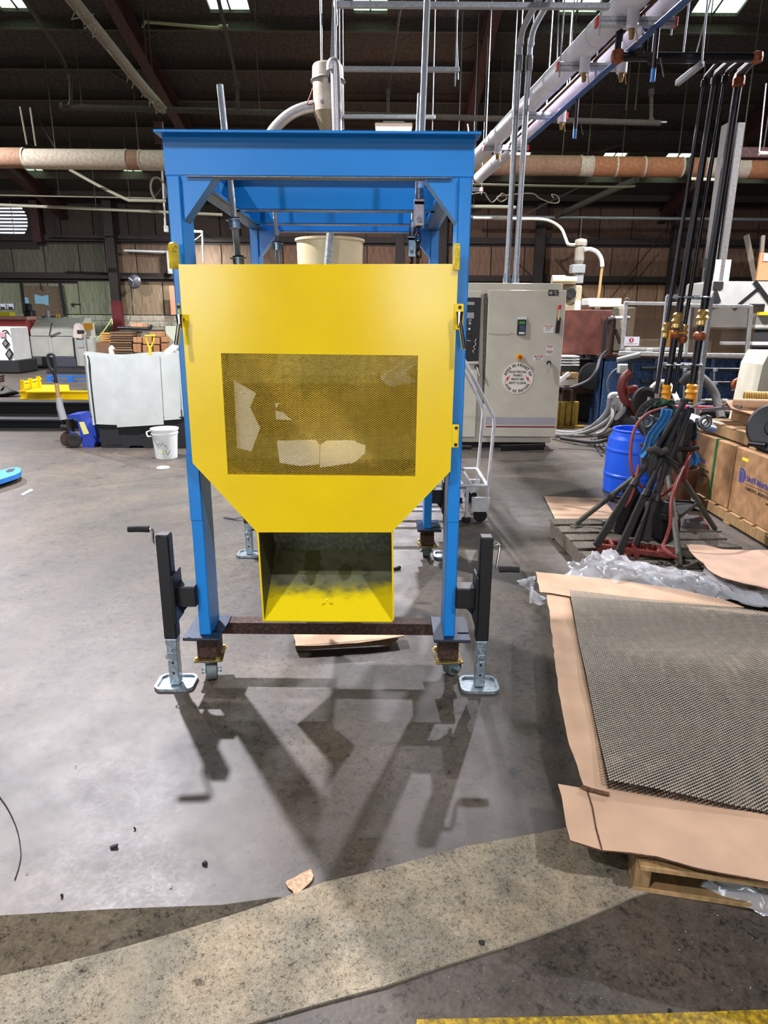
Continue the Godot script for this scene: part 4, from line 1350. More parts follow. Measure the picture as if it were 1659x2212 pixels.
	mk("cover", MB.new().prism(V2s([-0.1, 0.03, -0.1, 0.1, -0.06, 0.17, 0.06, 0.17, 0.1, 0.1, 0.1, 0.03]), 0.22, Transform3D(db, pd + db * V(0, 0, 0.11))), mat(C(96, 84, 84), 0.5, 0.0, 0.4, 2, 5.0), ped)
	mk("side_cheek", MB.new().prism(V2s([0.09, 0.02, 0.09, 0.1, 0.055, 0.165, 0.08, 0.165, 0.115, 0.1, 0.115, 0.0]), 0.23, Transform3D(db, pd + db * V(0, 0, 0.115))), M.red, ped)
	mk("treadle", MB.new().box(pd + db * V(-0.01, 0.07, 0.13), V(0.16, 0.012, 0.12), db * rx(20), 0.003), M.red, ped)
	mk("base", MB.new().box(pd + V(0, 0.02, 0.02), V(0.2, 0.04, 0.28), db, 0.006), M.black, ped)
	# chain by the tripod foot
	var ck = thing("thin_chain", "short rusty chain lying on the weathered pallet by the near tripod foot", "chain", V(1.75, 0.135, -3.95))
	for i in 9:
		var c = V(1.66 + 0.018 * i, 0.14, -3.97 + 0.02 * sin(i * 1.3))
		mk("link", MB.new().ring(c, Vector3.UP if i % 2 == 0 else Vector3.BACK, 0.009, 0.003, 10, 5), M.iron, ck)
	# printed boxes on a pallet
	var bx = 2.80
	pallet("new wooden pallet under the two large printed boxes", V(bx + 0.48, 0, -5.3), 0, V(1.0, 0.11, 2.3), M.wood, 12)
	var bd = [[-6.42, -5.36, "large printed cardboard box with green strap, farther of the two on the pallet"], [-5.34, -4.2, "large printed cardboard box with a yellow sticker, nearer of the two on the pallet"]]
	for i in 2:
		var z0: float = bd[i][0]
		var z1: float = bd[i][1]
		var o = thing("cardboard_box", bd[i][2], "box", V(bx + 0.42, 0.11, (z0 + z1) * 0.5))
		mk("carton", MB.new().box(V(bx + 0.42, 0.37, (z0 + z1) * 0.5), V(0.84, 0.52, z1 - z0), Basis(), 0.006), M.card_dark, o)
		var tf = Basis(V(0, 0, 1), V(0, 1, 0), V(-1, 0, 0))
		if i == 0:
			mk("strap", MB.new().box(V(bx + 0.41, 0.372, -5.66), V(0.85, 0.528, 0.014)), mat(C(40, 110, 62), 0.5), o)
		else:
			mk("sticker", MB.new().box(V(bx - 0.001, 0.555, -5.19), V(0.002, 0.022, 0.09)), mat(C(240, 225, 40), 0.6), o)
		var lz = -6.30 if i == 0 else -5.24
		var ly = 0.385 if i == 0 else 0.40
		# round-backed D mark with an inner cut
		var dm = V2s([0, 0, 0.06, 0, 0.1, 0.02, 0.12, 0.06, 0.12, 0.08, 0.1, 0.12, 0.06, 0.14, 0, 0.14])
		mk("logo_mark", MB.new().prism(dm, 0.001, Transform3D(tf * Basis().scaled(Vector3.ONE * 0.8), V(bx - 0.002, ly - 0.03, lz))), M.print_blue, o)
		mk("logo_cut", MB.new().bar(V(bx - 0.003, ly + 0.06, lz + 0.02), V(bx - 0.003, ly + 0.06, lz + 0.05), 0.001, 0.006, V(0, 1, 0)).bar(V(bx - 0.003, ly + 0.06, lz + 0.05), V(bx - 0.003, ly - 0.03, lz + 0.062), 0.001, 0.006, V(0, 1, 1)), M.card_dark, o)
		for e in [["Duff-Norton", 0.062, 0.0, M.print_blue, true, 0.11], ["CHARLOTTE, NORTH CAROLINA", 0.032, -0.075, M.print_black, false, 0.11], ["MADE IN USA", 0.02, -0.12, M.print_black, false, 0.42]]:
			var L = letters(e[0], e[1], e[3], o, Transform3D(tf, V(bx - 0.002, ly + e[2] + 0.02, lz + e[5])), e[4])
			(L.mesh as TextMesh).horizontal_alignment = HORIZONTAL_ALIGNMENT_LEFT
		mk("print_rule", MB.new().box(V(bx - 0.001, ly - 0.022, lz + 0.3), V(0.001, 0.004, 0.4)), M.print_black, o)
	# pallet lying on the boxes and what it carries
	pallet("wooden pallet lying on top of the two printed boxes", V(bx + 0.52, 0.63, -5.2), 0, V(0.95, 0.115, 1.75), M.wood, 9)
	var o = thing("open_box", "open tan cardboard carton with splayed flaps on the upper pallet", "box", V(bx + 0.5, 0.745, -5.85))
	mk("carton", MB.new().box(V(bx + 0.5, 0.79, -5.75), V(0.5, 0.09, 0.5), Basis(), 0.004), M.card_dark, o)
	for f in [[V(bx + 0.25, 0.835, -6.0), V(bx + 0.25, 0.835, -5.5), V(-0.16, 0.05, 0)], [V(bx + 0.25, 0.835, -5.5), V(bx + 0.75, 0.835, -5.5), V(0, 0.02, 0.2)], [V(bx + 0.25, 0.835, -6.0), V(bx + 0.75, 0.835, -6.0), V(0, 0.07, -0.14)]]:
		mk("flap", MB.new().quad(f[0], f[1], f[1] + f[2], f[0] + f[2], Vector3.UP).quad(f[0] - V(0, 0.004, 0), f[1] - V(0, 0.004, 0), f[1] + f[2] - V(0, 0.004, 0), f[0] + f[2] - V(0, 0.004, 0), Vector3.DOWN), M.card, o)
	single("paper_tube", MB.new().cyl(V(bx + 0.3, 0.88, -6.1), V(bx + 0.95, 0.9, -5.75), 0.045, 18), M.card, "long tan cardboard tube lying across the open carton", "tube")
	var yh = MB.new()
	for i in 22:
		yh.ring(V(bx + 0.45 + i * 0.018, 0.93, -6.2 + i * 0.006), V(1, 0, 0.3), 0.045, 0.009, 14, 5)
	single("corrugated_hose", yh, mat(C(196, 164, 84), 0.6), "yellowish ribbed hose lying behind the cardboard tube", "hose")
	var eb = thing("duct_elbow", "shiny metal duct elbow lying at the end of the farther printed box", "duct", V(bx + 0.05, 0.63, -5.95))
	mk("duct", MB.new().tube(curve([V(bx + 0.06, 0.70, -6.42), V(bx + 0.05, 0.70, -6.2), V(bx + 0.06, 0.695, -6.0), V(bx + 0.1, 0.69, -5.82)], 6), 0.055, 18), M.white, eb)
	mk("sleeve", MB.new().cyl(V(bx + 0.06, 0.695, -6.0), V(bx + 0.11, 0.69, -5.80), 0.06, 20), M.zinc, eb)
	single("red_rod", MB.new().cyl(V(bx - 0.1, 0.80, -6.5), V(bx + 0.18, 0.83, -6.2), 0.016, 8), mat(C(170, 36, 52), 0.5), "dark red rod pointing at the farther printed box", "rod")
	single("square_bar", MB.new().bar(V(bx + 0.1, 0.80, -6.25), V(bx + 0.34, 0.86, -6.02), 0.03, 0.03, V(0, 1, 0), 0.003), M.steel, "short square steel bar beside the duct elbow", "bar")
	var pw = P(1672, 925, 4.75)
	var pu = thing("pulley_wheel", "large black pulley wheel standing on the upper pallet at the picture edge", "wheel", pw - V(0, 0.17, 0))
	mk("disc", MB.new().lathe([Vector2(0, -0.03), Vector2(0.16, -0.03), Vector2(0.175, -0.015), Vector2(0.165, 0.0), Vector2(0.175, 0.015), Vector2(0.16, 0.03), Vector2(0.06, 0.02), Vector2(0.05, 0.05), Vector2(0, 0.05)], Transform3D(rx(80) * rz(35), pw), 36), M.black, pu)
	mk("hub", MB.new().lathe([Vector2(0.02, 0.04), Vector2(0.02, 0.08), Vector2(0, 0.08)], Transform3D(rx(80) * rz(35), pw), 14), M.black_matt, pu)
	single("black_sleeve", MB.new().cyl(P(1618, 958, 4.8), P(1655, 962, 4.7), 0.02, 12), M.black, "short black tube lying before the pulley wheel", "tube")

# box spanned by two photo corners at depth d (front face), going back by dep
func pbox(b: MB, x0: float, y0: float, x1: float, y1: float, d: float, dep: float, bev := 0.0) -> MB:
	var a = P(x0, y0, d)
	var c = P(x1, y1, d)
	return b.box(V((a.x + c.x) * 0.5, (a.y + c.y) * 0.5, -d - dep * 0.5), V(absf(c.x - a.x), absf(a.y - c.y), dep), Basis(), bev)

func pb(x0: float, y0: float, x1: float, y1: float, d: float, dep: float, bev := 0.0) -> MB:
	return pbox(MB.new(), x0, y0, x1, y1, d, dep, bev)

func ptube(q: Array, d: float, r: float, smooth := 5, k := 9, dd := []) -> MB:
	var pts = []
	for i in range(0, q.size(), 2):
		pts.append(P(q[i], q[i + 1], dd[i / 2] if dd.size() > i / 2 else d))
	return MB.new().tube(curve(pts, smooth) if smooth > 1 and pts.size() > 2 else pts, r, k)

func back_right() -> void:
	electrical_cabinet()
	rolling_ladder()
	extrusion_line()
	pipe_stand()

func electrical_cabinet() -> void:
	var z = -8.57
	var d = 8.57
	var x0 = 0.72
	var x1 = P(1203, 800, d).x
	var yt = P(1110, 611, d).y
	var o = thing("electrical_cabinet", "tall beige electrical cabinet with round warning sign and silver conduits above", "cabinet", V((x0 + x1) * 0.5, 0, z - 0.3))
	mk("shell", MB.new().box(V((x0 + x1) * 0.5, (yt + 0.07) * 0.5 + 0.0, z - 0.32), V(x1 - x0, yt - 0.07, 0.6), Basis(), 0.008), M.beige, o)
	mk("plinth", MB.new().box(V((x0 + x1) * 0.5 - 0.02, 0.035, z - 0.33), V(x1 - x0 - 0.08, 0.07, 0.5)), M.black_matt, o)
	var door = mk("door", pb(1056, 626, 1200, 944, d - 0.02, 0.025, 0.006), M.beige, o, "wide main door")
	var a = P(1040, 628, d)
	var b = P(1034, 944, d)
	var door2 = mk("door", MB.new().box(V((x0 + 0.06 + a.x) * 0.5, (a.y + b.y) * 0.5, z + 0.008), V(a.x - x0 - 0.06, a.y - b.y, 0.022), Basis(), 0.006), M.beige, o, "narrow door with black control panel")
	mk("hinge_strip", MB.new().bar(P(1049, 634, d - 0.01), P(1044, 944, d - 0.01), 0.035, 0.016), mat(C(112, 104, 84), 0.6, 0.3, 0.6, 1, 6.0), o)
	var hb = MB.new()
	for i in 26:
		var t = (i + 0.5) / 26.0
		var c = P(1049, 634, d - 0.012).lerp(P(1044, 944, d - 0.012), t)
		hb.cyl(c - V(0, 0.018, 0), c + V(0, 0.018, 0), 0.008, 6)
	mk("hinge_knuckles", hb, M.steel, o).set_meta("kind", "stuff")
	# stripes, printed on
	mk("grey_stripe", pb(1050, 901, 1199, 918, d - 0.021, 0.002), mat(C(158, 158, 162), 0.5), door)
	mk("red_stripe", pb(1050, 920, 1199, 924, d - 0.021, 0.002), mat(C(120, 30, 40), 0.5), door)
	# black control panel
	var cp = mk("control_panel", MB.new().box(V((x0 + 0.09 + P(1036, 700, d).x) * 0.5, (P(1036, 643, d).y + P(1030, 781, d).y) * 0.5, z + 0.026), V(P(1036, 700, d).x - x0 - 0.09, P(1036, 643, d).y - P(1030, 781, d).y, 0.016), Basis(), 0.003), M.black, o)
	for q in [[1005, 652, 1025, 659], [1005, 675, 1024, 688], [1012, 690, 1019, 693], [1009, 735, 1017, 737]]:
		mk("meter", pb(q[0], q[1], q[2], q[3], d - 0.042, 0.012, 0.002), mat(C(150, 150, 145), 0.4), cp)
	for q in [[1015, 698, 0.02, M.chrome], [1014, 711, 0.014, M.white], [1014, 723, 0.014, M.red]]:
		var c = P(q[0], q[1], d - 0.034)
		mk("knob", MB.new().lathe([Vector2(q[2], 0), Vector2(q[2], 0.012), Vector2(q[2] * 0.6, 0.02), Vector2(0, 0.022)], Transform3D(rx(90), c), 14), q[3], cp)
	# chalk scribble
	mk("chalk_mark", ptube([1024, 762, 1021, 758, 1026, 754, 1023, 749, 1028, 744, 1026, 738, 1029, 732], d - 0.043, 0.003, 3, 5), M.white, cp)
	mk("panel_shelf", MB.new().bar(P(985, 784, d - 0.03), P(1033, 783, d - 0.03), 0.03, 0.03), M.beige, o)
	# handles
	for q in [[1030, 792, 1036, 812], [1186, 784, 1183, 811]]:
		var h0 = P(q[0], q[1], d - 0.05)
		var h1 = P(q[2], q[3], d - 0.06)
		var hh = mk("handle", MB.new().tube([h0, h0.lerp(h1, 0.5), h1], 0.014, 10, 0.009), M.chrome, o)
		mk("boss", MB.new().lathe([Vector2(0.026, 0), Vector2(0.026, 0.03), Vector2(0, 0.04)], Transform3D(rx(90), h0 - V(0, 0, 0.03)), 14), M.steel_dark, hh)
	var dl = mk("disconnect_lever", MB.new().bar(P(1207, 686, d - 0.03), P(1203, 719, d - 0.03), 0.045, 0.05), M.black, o)
	mk("lever_arm", MB.new().bar(P(1206, 692, d - 0.07), P(1208, 664, d - 0.09), 0.018, 0.014), M.chrome, dl)
	mk("red_tip", MB.new().bar(P(1208, 668, d - 0.09), P(1210, 659, d - 0.1), 0.026, 0.02), mat(C(200, 30, 36), 0.4), dl)
	mk("vent_slots", MB.new().bar(P(1213, 690, d + 0.02), P(1206, 740, d + 0.02), 0.01, 0.03), M.steel_dark, o)
	# keypad
	var kp = mk("keypad", pb(1119, 690, 1135, 724, d - 0.045, 0.04, 0.006), M.black, door)
	mk("name_strip", pb(1119, 685, 1138, 691, d - 0.03, 0.012, 0.002), M.white, door)
	mk("screen", pb(1122, 694, 1134, 700, d - 0.048, 0.004), mat(C(60, 150, 60), 0.3), door)
	for i in 3:
		for j in 3:
			mk("key", pb(1122.5 + i * 4, 703 + j * 4, 1125.5 + i * 4, 706 + j * 4, d - 0.048, 0.004), mat(C(80, 90, 130), 0.4), door)
	mk("button_strip", pb(1121, 717, 1133, 722, d - 0.048, 0.004), M.white, door)
	# emergency stop
	var ec = P(1122, 771, d - 0.03)
	mk("stop_plate", MB.new().lathe([Vector2(0.042, 0), Vector2(0.042, 0.012), Vector2(0, 0.014)], Transform3D(rx(90), ec), 20), mat(C(225, 185, 30), 0.5), door)
	mk("stop_button", MB.new().lathe([Vector2(0.012, 0), Vector2(0.012, 0.02), Vector2(0.024, 0.025), Vector2(0.022, 0.036), Vector2(0, 0.04)], Transform3D(rx(90), ec + V(0, 0, 0.012)), 18), mat(C(190, 40, 20), 0.4), door)
	# labels
	mk("name_plate", pb(1185, 626, 1206, 639, d - 0.024, 0.004), M.black, door)
	var pp = MB.new()
	for q in [[1187, 629, 1193, 636], [1196, 628, 1204, 630], [1196, 632, 1204, 634], [1199, 636, 1204, 638]]:
		pbox(pp, q[0], q[1], q[2], q[3], d - 0.025, 0.001)
	mk("plate_print", pp, mat(C(150, 145, 140), 0.6), door).set_meta("kind", "stuff")
	var txt = M.print_black
	for q in [[1175, 701, 1195, 719, C(215, 120, 30), "WARNING"], [1153, 767, 1173, 779, C(190, 70, 40), "WARNING"], [1181, 745, 1195, 756, C(190, 40, 40), "DANGER"], [1180, 757, 1194, 767, C(190, 40, 40), "DANGER"]]:
		var lb = mk("safety_label", pb(q[0], q[1], q[2], q[3], d - 0.022, 0.002), M.white, o)
		var wv: float = q[2] - q[0]
		mk("label_band", pb(q[0] + 1, q[1] + 1, q[2] - 1, q[1] + 4.5, d - 0.0235, 0.001), mat(q[4], 0.6), lb)
		var tc = P((q[0] + q[2]) * 0.5, q[1] + 2.7, d - 0.0245)
		letters(q[5], 0.013, M.white, lb, Transform3D(Basis(), tc), true)
		var ln = MB.new()
		for i in 3:
			if q[1] + 7 + i * 3 < q[3] - 1:
				pbox(ln, q[0] + 3, q[1] + 6.2 + i * 3, q[2] - 3 - i * wv * 0.1, q[1] + 7.0 + i * 3, d - 0.0232, 0.001)
		if not ln.v.is_empty():
			mk("print_lines", ln, txt, lb).set_meta("kind", "stuff")
	# the round floor-clearance sign
	var sc = P(1118, 817, d - 0.022)
	var R = 33.5 / 1470.0 * 8.42
	var sg = mk("round_sign", MB.new().lathe([Vector2(R, 0), Vector2(R, 0.002), Vector2(0, 0.0021)], Transform3D(rx(90), sc), 40), mat(C(226, 222, 206), 0.6), o)
	var arc = func(s: String, rad: float, start: float, step: float, top: bool):
		var run = 0.0
		for i in s.length():
			var wd: float = {"I": 0.5, " ": 0.55, "N": 1.12, "O": 1.14, "H": 1.1, "C": 0.95, "F": 0.85, "E": 0.85, "S": 0.85}.get(s[i], 1.0)
			run += wd
			if s[i] == " ":
				continue
			var an = deg_to_rad(start + step * (run - wd * 0.5) * (-1.0 if top else 1.0))
			var at = sc + V(cos(an) * rad, sin(an) * rad, 0.003)
			letters(s[i], 0.048, txt, sg, Transform3D(rz(rad_to_deg(an) + (-90.0 if top else 90.0)), at), true)
	arc.call("AREA IN FRONT OF", R * 0.83, 168.0, 11.2, true)
	arc.call("FOR 36 INCHES", R * 0.83, 207.0, 11.2, false)
	var ys = [0.40, 0.18, -0.06, -0.30]
	for i in 4:
		letters(["ELECTRICAL", "PANEL", "MUST BE", "KEPT CLEAR"][i], 0.038, txt, sg, Transform3D(Basis(), sc + V(0, ys[i] * R, 0.003)), true)
	for s in [-1, 1]:
		var zig = V2s([0.50 * s, 0.22, 0.62 * s, 0.02, 0.655 * s, 0.12, 0.86 * s, -0.36, 0.69 * s, -0.08, 0.655 * s, -0.18, 0.56 * s, 0.02])
		for i in zig.size():
			zig[i] *= R
		mk("lightning_bolt", MB.new().prism(zig, 0.002, Transform3D(Basis(), sc + V(0, 0, 0.0045))), mat(C(196, 40, 48), 0.6), sg)
	var sf = pb(1064, 721.5, 1102, 724, d - 0.022, 0.001)
	pbox(sf, 1055, 719.5, 1064, 722, d - 0.022, 0.001)
	pbox(sf, 1102, 719, 1109, 722, d - 0.022, 0.001)
	mk("scuff", sf, mat(C(158, 154, 138), 0.7), o).set_meta("kind", "stuff")
	# drilled channel on the floor before the cabinet
	var ch = thing("steel_channel", "black drilled steel channel lying along the foot of the beige cabinet", "channel", G(1128, 975))
	var c0 = G(1082, 975)
	var c1 = G(1175, 972)
	mk("web", MB.new().bar(c0 + V(0, 0.035, 0), c1 + V(0, 0.035, 0), 0.006, 0.07), M.black, ch)
	mk("flange", MB.new().bar(c0 + V(0, 0.068, -0.03), c1 + V(0, 0.068, -0.03), 0.06, 0.005), M.black, ch)
	for t in [0.12, 0.22, 0.3, 0.72, 0.9]:
		var c = c0.lerp(c1, t) + V(0, 0.035, 0.003)
		mk("hole", MB.new().cyl(c, c + V(0, 0, 0.002), 0.009, 8), M.rubber, ch)
	# conduits rising to the roof struts
	for q in [[[1094, 610, 8.7, 1121, 132, 8.7, 1124, 95, 8.65, 1132, 58, 8.4, 1168, -8, 7.6, 1200, -60, 7.0, 1290, -240, 5.6], "silver conduit rising from the cabinet top, the one nearer the gantry"], [[1113, 610, 8.7, 1143, 132, 8.7, 1147, 95, 8.65, 1155, 58, 8.4, 1192, -8, 7.6, 1225, -60, 7.0, 1315, -240, 5.6], "silver conduit rising from the cabinet top, the one nearer the black pipes"]]:
		var pts = []
		for i in range(0, q[0].size(), 3):
			pts.append(P(q[0][i], q[0][i + 1], q[0][i + 2]))
		pts[0].y = yt
		var cd = thing("conduit", q[1], "conduit", pts[0], "twin conduits above the cabinet")
		mk("pipe", MB.new().tube(curve(pts, 5), 0.032, 14), M.galv, cd)
		mk("coupling", MB.new().cyl(pts[1] - V(0, 0.1, 0), pts[1] + V(0, 0.05, 0), 0.042, 14), M.steel, cd)
		mk("connector", MB.new().cyl(pts[0], pts[0] + V(0, 0.06, 0), 0.046, 12).cyl(pts[0] + V(0, 0.06, 0), pts[0] + V(0, 0.11, 0), 0.04, 8), M.zinc, cd)

func rolling_ladder() -> void:
	var o = thing("rolling_ladder", "white tubular rolling ladder standing behind the gantry before the beige cabinet", "ladder", V(0.5, 0, -5.6))
	var r = 0.014
	var wm = mat(C(214, 216, 216), 0.4, 0.1, 0.1, 0, 2.0)
	for s in 2:
		var d = 5.32 if s == 0 else 5.95
		var x1 = 0.83
		var z = -d
		# handrail, bottom rail, upright
		mk("handrail", MB.new().tube(curve([V(0.83, 0.12, z), V(0.845, 0.5, z), V(0.857, 0.76, z), V(0.857, 0.80, z), V(0.852, 0.84, z), V(0.838, 0.88, z), V(0.815, 0.92, z), V(0.42, 1.6, z), V(0.34, 1.7, z), V(0.26, 1.74, z), V(-0.4, 1.76, z)], 5), r, 9), wm, o)
		mk("base_rail", MB.new().tube([V(0.83, 0.30, z), V(-0.55, 0.30, z)], r, 9), wm, o)
		mk("lower_rail", MB.new().tube([V(0.66, 0.09, z), V(-0.55, 0.09, z)], r, 9), wm, o)
		mk("upright", MB.new().tube([V(0.67, 0.02, z), V(0.67, 0.3, z)], r, 9), wm, o)
		mk("rear_upright", MB.new().tube([V(-0.5, 0.02, z), V(-0.5, 1.7, z)], r, 9), wm, o)
		mk("stringer", MB.new().bar(V(0.72, 0.25, z), V(-0.3, 1.62, z), 0.02, 0.05), wm, o)
		mk("rubber_foot", MB.new().lathe([Vector2(0, 0), Vector2(0.036, 0), Vector2(0.038, 0.025), Vector2(0.028, 0.035), Vector2(0, 0.04)], Transform3D(Basis(), V(0.67, 0.0, z)), 14), M.rubber, o)
		mk("wheel_cover", MB.new().prism(V2s([-0.07, 0.075, -0.07, -0.04, 0.04, -0.04, 0.07, 0.0, 0.075, 0.075]), 0.04, Transform3D(Basis(), V(0.78, 0.13, z + 0.03))), wm, o)
		mk("wheel", MB.new().lathe([Vector2(0, -0.015), Vector2(0.055, -0.015), Vector2(0.055, 0.015), Vector2(0, 0.015)], Transform3D(rx(90), V(0.78, 0.058, z + 0.01)), 20), M.rubber, o)
	for i in 6:
		var t = i / 5.0
		mk("tread", MB.new().box(V(lerpf(0.64, -0.25, t), lerpf(0.28, 1.5, t), -5.63), V(0.16, 0.025, 0.6), rz(0), 0.004), mat(C(200, 202, 200), 0.5, 0.2, 0.4, 1, 6.0), o)
	mk("cross_rail", MB.new().tube([V(0.83, 0.30, -5.32), V(0.83, 0.30, -5.95)], r, 9), wm, o)
	mk("top_platform", MB.new().box(V(-0.42, 1.62, -5.63), V(0.35, 0.03, 0.6), Basis(), 0.005), wm, o)

func extrusion_line() -> void:
	single("white_post", MB.new().cyl(V(P(552, 540, 7.4).x, 0, -7.4), P(552, 505, 7.4) , 0.03, 10), M.white, "slim white post standing behind the rear blue gantry leg", "post")
	# beige pellet hopper with ribbed hose behind the gantry, on its own stand
	var vc = V(P(709, 530, 6.4).x, 0, -6.6)
	var ht = thing("pellet_hopper", "cream round pellet hopper seen between the blue beams and the yellow plate", "hopper", vc)
	mk("bin", MB.new().lathe([Vector2(0.1, 1.55), Vector2(0.27, 1.98), Vector2(0.295, 2.03), Vector2(0.30, 2.24), Vector2(0.315, 2.25), Vector2(0.315, 2.27), Vector2(0.0, 2.29)], Transform3D(Basis(), vc), 36), M.cream, ht)
	mk("cone", MB.new().lathe([Vector2(0.07, 1.2), Vector2(0.1, 1.55)], Transform3D(Basis(), vc), 20), M.steel, ht)
	for i in 4:
		var q = vc + V(0.22 * (1 if i % 2 else -1), 0, 0.22 * (1 if i < 2 else -1))
		mk("leg", MB.new().bar(q, q + V(0, 1.9, 0), 0.04, 0.04), M.beige, ht)
	var sp = MB.new()
	for i in 26:
		sp.ring(P(714 - i * 0.25, 500 + i * 3.0, 6.2), V(0.1, 1, 0), 0.028, 0.006, 12, 5)
	mk("ribbed_hose", sp, M.galv, ht, "ribbed metal hose")
	# vacuum loader above
	var lc = P(709, 215, 6.5)
	var ld = thing("vacuum_loader", "large grey beige conical vacuum loader hanging above the blue top beam", "loader", V(lc.x, lc.y - 0.35, -6.5))
	var lm = mat(C(188, 178, 158), 0.4, 0.1, 0.15, 0, 2.0)
	mk("cone", MB.new().lathe([Vector2(0.035, -0.36), Vector2(0.05, -0.3), Vector2(0.125, -0.10)], Transform3D(Basis(), lc), 28), mat(C(176, 158, 124), 0.5, 0.1, 0.3, 2, 4.0), ld)
	mk("canister", MB.new().lathe([Vector2(0.125, -0.10), Vector2(0.128, 0.12), Vector2(0.14, 0.125), Vector2(0.14, 0.135)], Transform3D(Basis(), lc), 28), lm, ld)
	mk("lid", MB.new().lathe([Vector2(0.14, 0.14), Vector2(0.133, 0.155), Vector2(0.13, 0.24), Vector2(0.12, 0.255), Vector2(0.0, 0.26)], Transform3D(Basis(), lc), 28), lm, ld)
	for x in [-0.05, 0.07]:
		mk("hanger_rod", MB.new().cyl(lc + V(x, 0.25, 0), V(lc.x + x, roof_y(lc.z) - 0.2, lc.z), 0.009, 7), M.galv, ld)
	mk("clamp_ring", MB.new().ring(lc + V(0, 0.135, 0), Vector3.UP, 0.138, 0.009, 28, 6), M.steel, ld)
	mk("sight_port", MB.new().lathe([Vector2(0.016, 0), Vector2(0.016, 0.01), Vector2(0, 0.012)], Transform3D(rx(90), lc + V(-0.04, -0.05, 0.12)), 14), M.steel, ld)
	mk("orange_cable", ptube([676, 190, 668, 212, 664, 224, 672, 226, 677, 222], 6.45, 0.004, 4, 6), M.copper, ld, "orange cable")
	mk("latch", MB.new().box(lc + V(0.03, 0.12, 0.14), V(0.03, 0.06, 0.02), Basis(), 0.004), M.steel_dark, ld)
	mk("feed_hose", ptube([678, 229, 655, 234, 630, 245, 608, 262, 588, 285, 570, 320], 6.5, 0.045, 5, 14), mat(C(196, 192, 186), 0.4, 0.4, 0.2, 2, 4.0), ld, "curved pale flexible hose")
	mk("vacuum_pipe", ptube([716, 152, 716, 140, 720, 136, 724, 145, 726, 200, 729, 300], 6.2, 0.04, 5, 14), mat(C(206, 204, 204), 0.35, 0.4, 0.15, 2, 4.0), ld, "straight pale pipe")
	# rust-brown guard panel
	var gp = thing("guard_panel", "large rust brown steel guard beside the beige electrical cabinet", "guard", P(1260, 768, 10.6))
	mk("sheet", pb(1205, 669, 1312, 767, 10.6, 0.5, 0.006), mat(C(112, 62, 48), 0.65, 0.1, 0.25, 0, 0.8), gp)
	mk("dark_side", pb(1307, 690, 1316, 767, 10.55, 0.05), M.black_matt, gp)
	for q in [[1302, 757], [1215, 676], [1300, 676]]:
		var c = P(q[0], q[1], 10.59)
		mk("screw", MB.new().cyl(c, c + V(0, 0, 0.01), 0.012, 8), M.steel, gp)
	# extruder behind it
	var ex = thing("extruder", "cream extruder drive with motor and round vent behind the electrical cabinet", "machine", P(1240, 770, 11.6))
	mk("gear_case", pb(1214, 616, 1254, 672, 11.6, 0.5, 0.02), mat(C(190, 176, 140), 0.5, 0.0, 0.4, 2, 3.0), ex)
	mk("vent", MB.new().lathe([Vector2(0.09, 0), Vector2(0.08, 0.02), Vector2(0, 0.015)], Transform3D(rx(90), P(1233, 634, 11.58)), 20), M.steel_dark, ex)
	mk("motor", MB.new().cyl(P(1192, 605, 11.6), P(1220, 605, 11.6), 0.075, 16), M.cream, ex)
	mk("gearbox", MB.new().cyl(P(1220, 605, 11.6), P(1244, 606, 11.6), 0.06, 12), M.cream, ex)
	mk("stand", pb(1216, 672, 1250, 930, 11.6, 0.5), M.iron, ex)
	mk("grey_post", pb(1243, 650, 1253, 685, 11.55, 0.1, 0.01), M.white, ex)
	var sl = thing("small_loader", "small grey pellet loader with curved white hose before the brown wall", "loader", P(1252, 612, 11.7))
	var s0 = P(1252, 560, 11.8)
	mk("canister", MB.new().lathe([Vector2(0.03, -0.26), Vector2(0.085, -0.08), Vector2(0.088, 0.14), Vector2(0.1, 0.15), Vector2(0.1, 0.2), Vector2(0.09, 0.24), Vector2(0, 0.26)], Transform3D(Basis(), s0 + V(0, 0.06, 0)), 20), mat(C(160, 152, 136), 0.5, 0.2, 0.3, 2, 4.0), sl)
	mk("blender_box", pb(1237, 571, 1264, 590, 11.7, 0.2, 0.01), mat(C(142, 146, 146), 0.5, 0.2, 0.2, 2, 4.0), sl)
	mk("feed_throat", pb(1244, 590, 1260, 612, 11.72, 0.14, 0.01), mat(C(142, 146, 146), 0.5, 0.2, 0.2, 2, 4.0), sl)
	mk("hose", ptube([1262, 539, 1275, 538, 1290, 545, 1299, 560, 1301, 576], 11.7, 0.032, 5, 10), M.white, sl)
	mk("brown_tube", ptube([1301, 576, 1298, 600, 1293, 640, 1287, 662], 11.7, 0.022, 4, 8), mat(C(150, 118, 72), 0.6), sl)
	mk("feed_line", ptube([1243, 529, 1228, 528, 1222, 516, 1213, 495, 1195, 481, 1170, 474, 1120, 473, 1022, 471], 12.2, 0.026, 5, 8, [11.8, 11.8, 12, 12.2, 12.4, 12.4, 12.4, 12.4]), mat(C(186, 176, 160), 0.6, 0.0, 0.2, 2, 3.0), sl, "pale feed line along the wall")
	mk("support_rod", ptube([1253, 520, 1257, 470], 11.8, 0.008, 1, 6), M.iron, sl)
	var dn = thing("downstream_bench", "long white boxes on a pale rail behind the clear enclosure", "bench", P(1310, 770, 11.2))
	mk("tray", pb(1272, 644, 1342, 660, 11.2, 0.4, 0.01), M.white, dn)
	mk("tray", pb(1275, 657, 1350, 664, 11.1, 0.1, 0.01), M.beige, dn)
	mk("body", pb(1305, 663, 1365, 760, 11.4, 0.5, 0.02), mat(C(170, 160, 136), 0.6, 0.0, 0.4, 2, 2.0), dn)
	mk("cross_pipe", ptube([1284, 687, 1360, 687], 10.9, 0.03, 1, 10), M.white, dn)
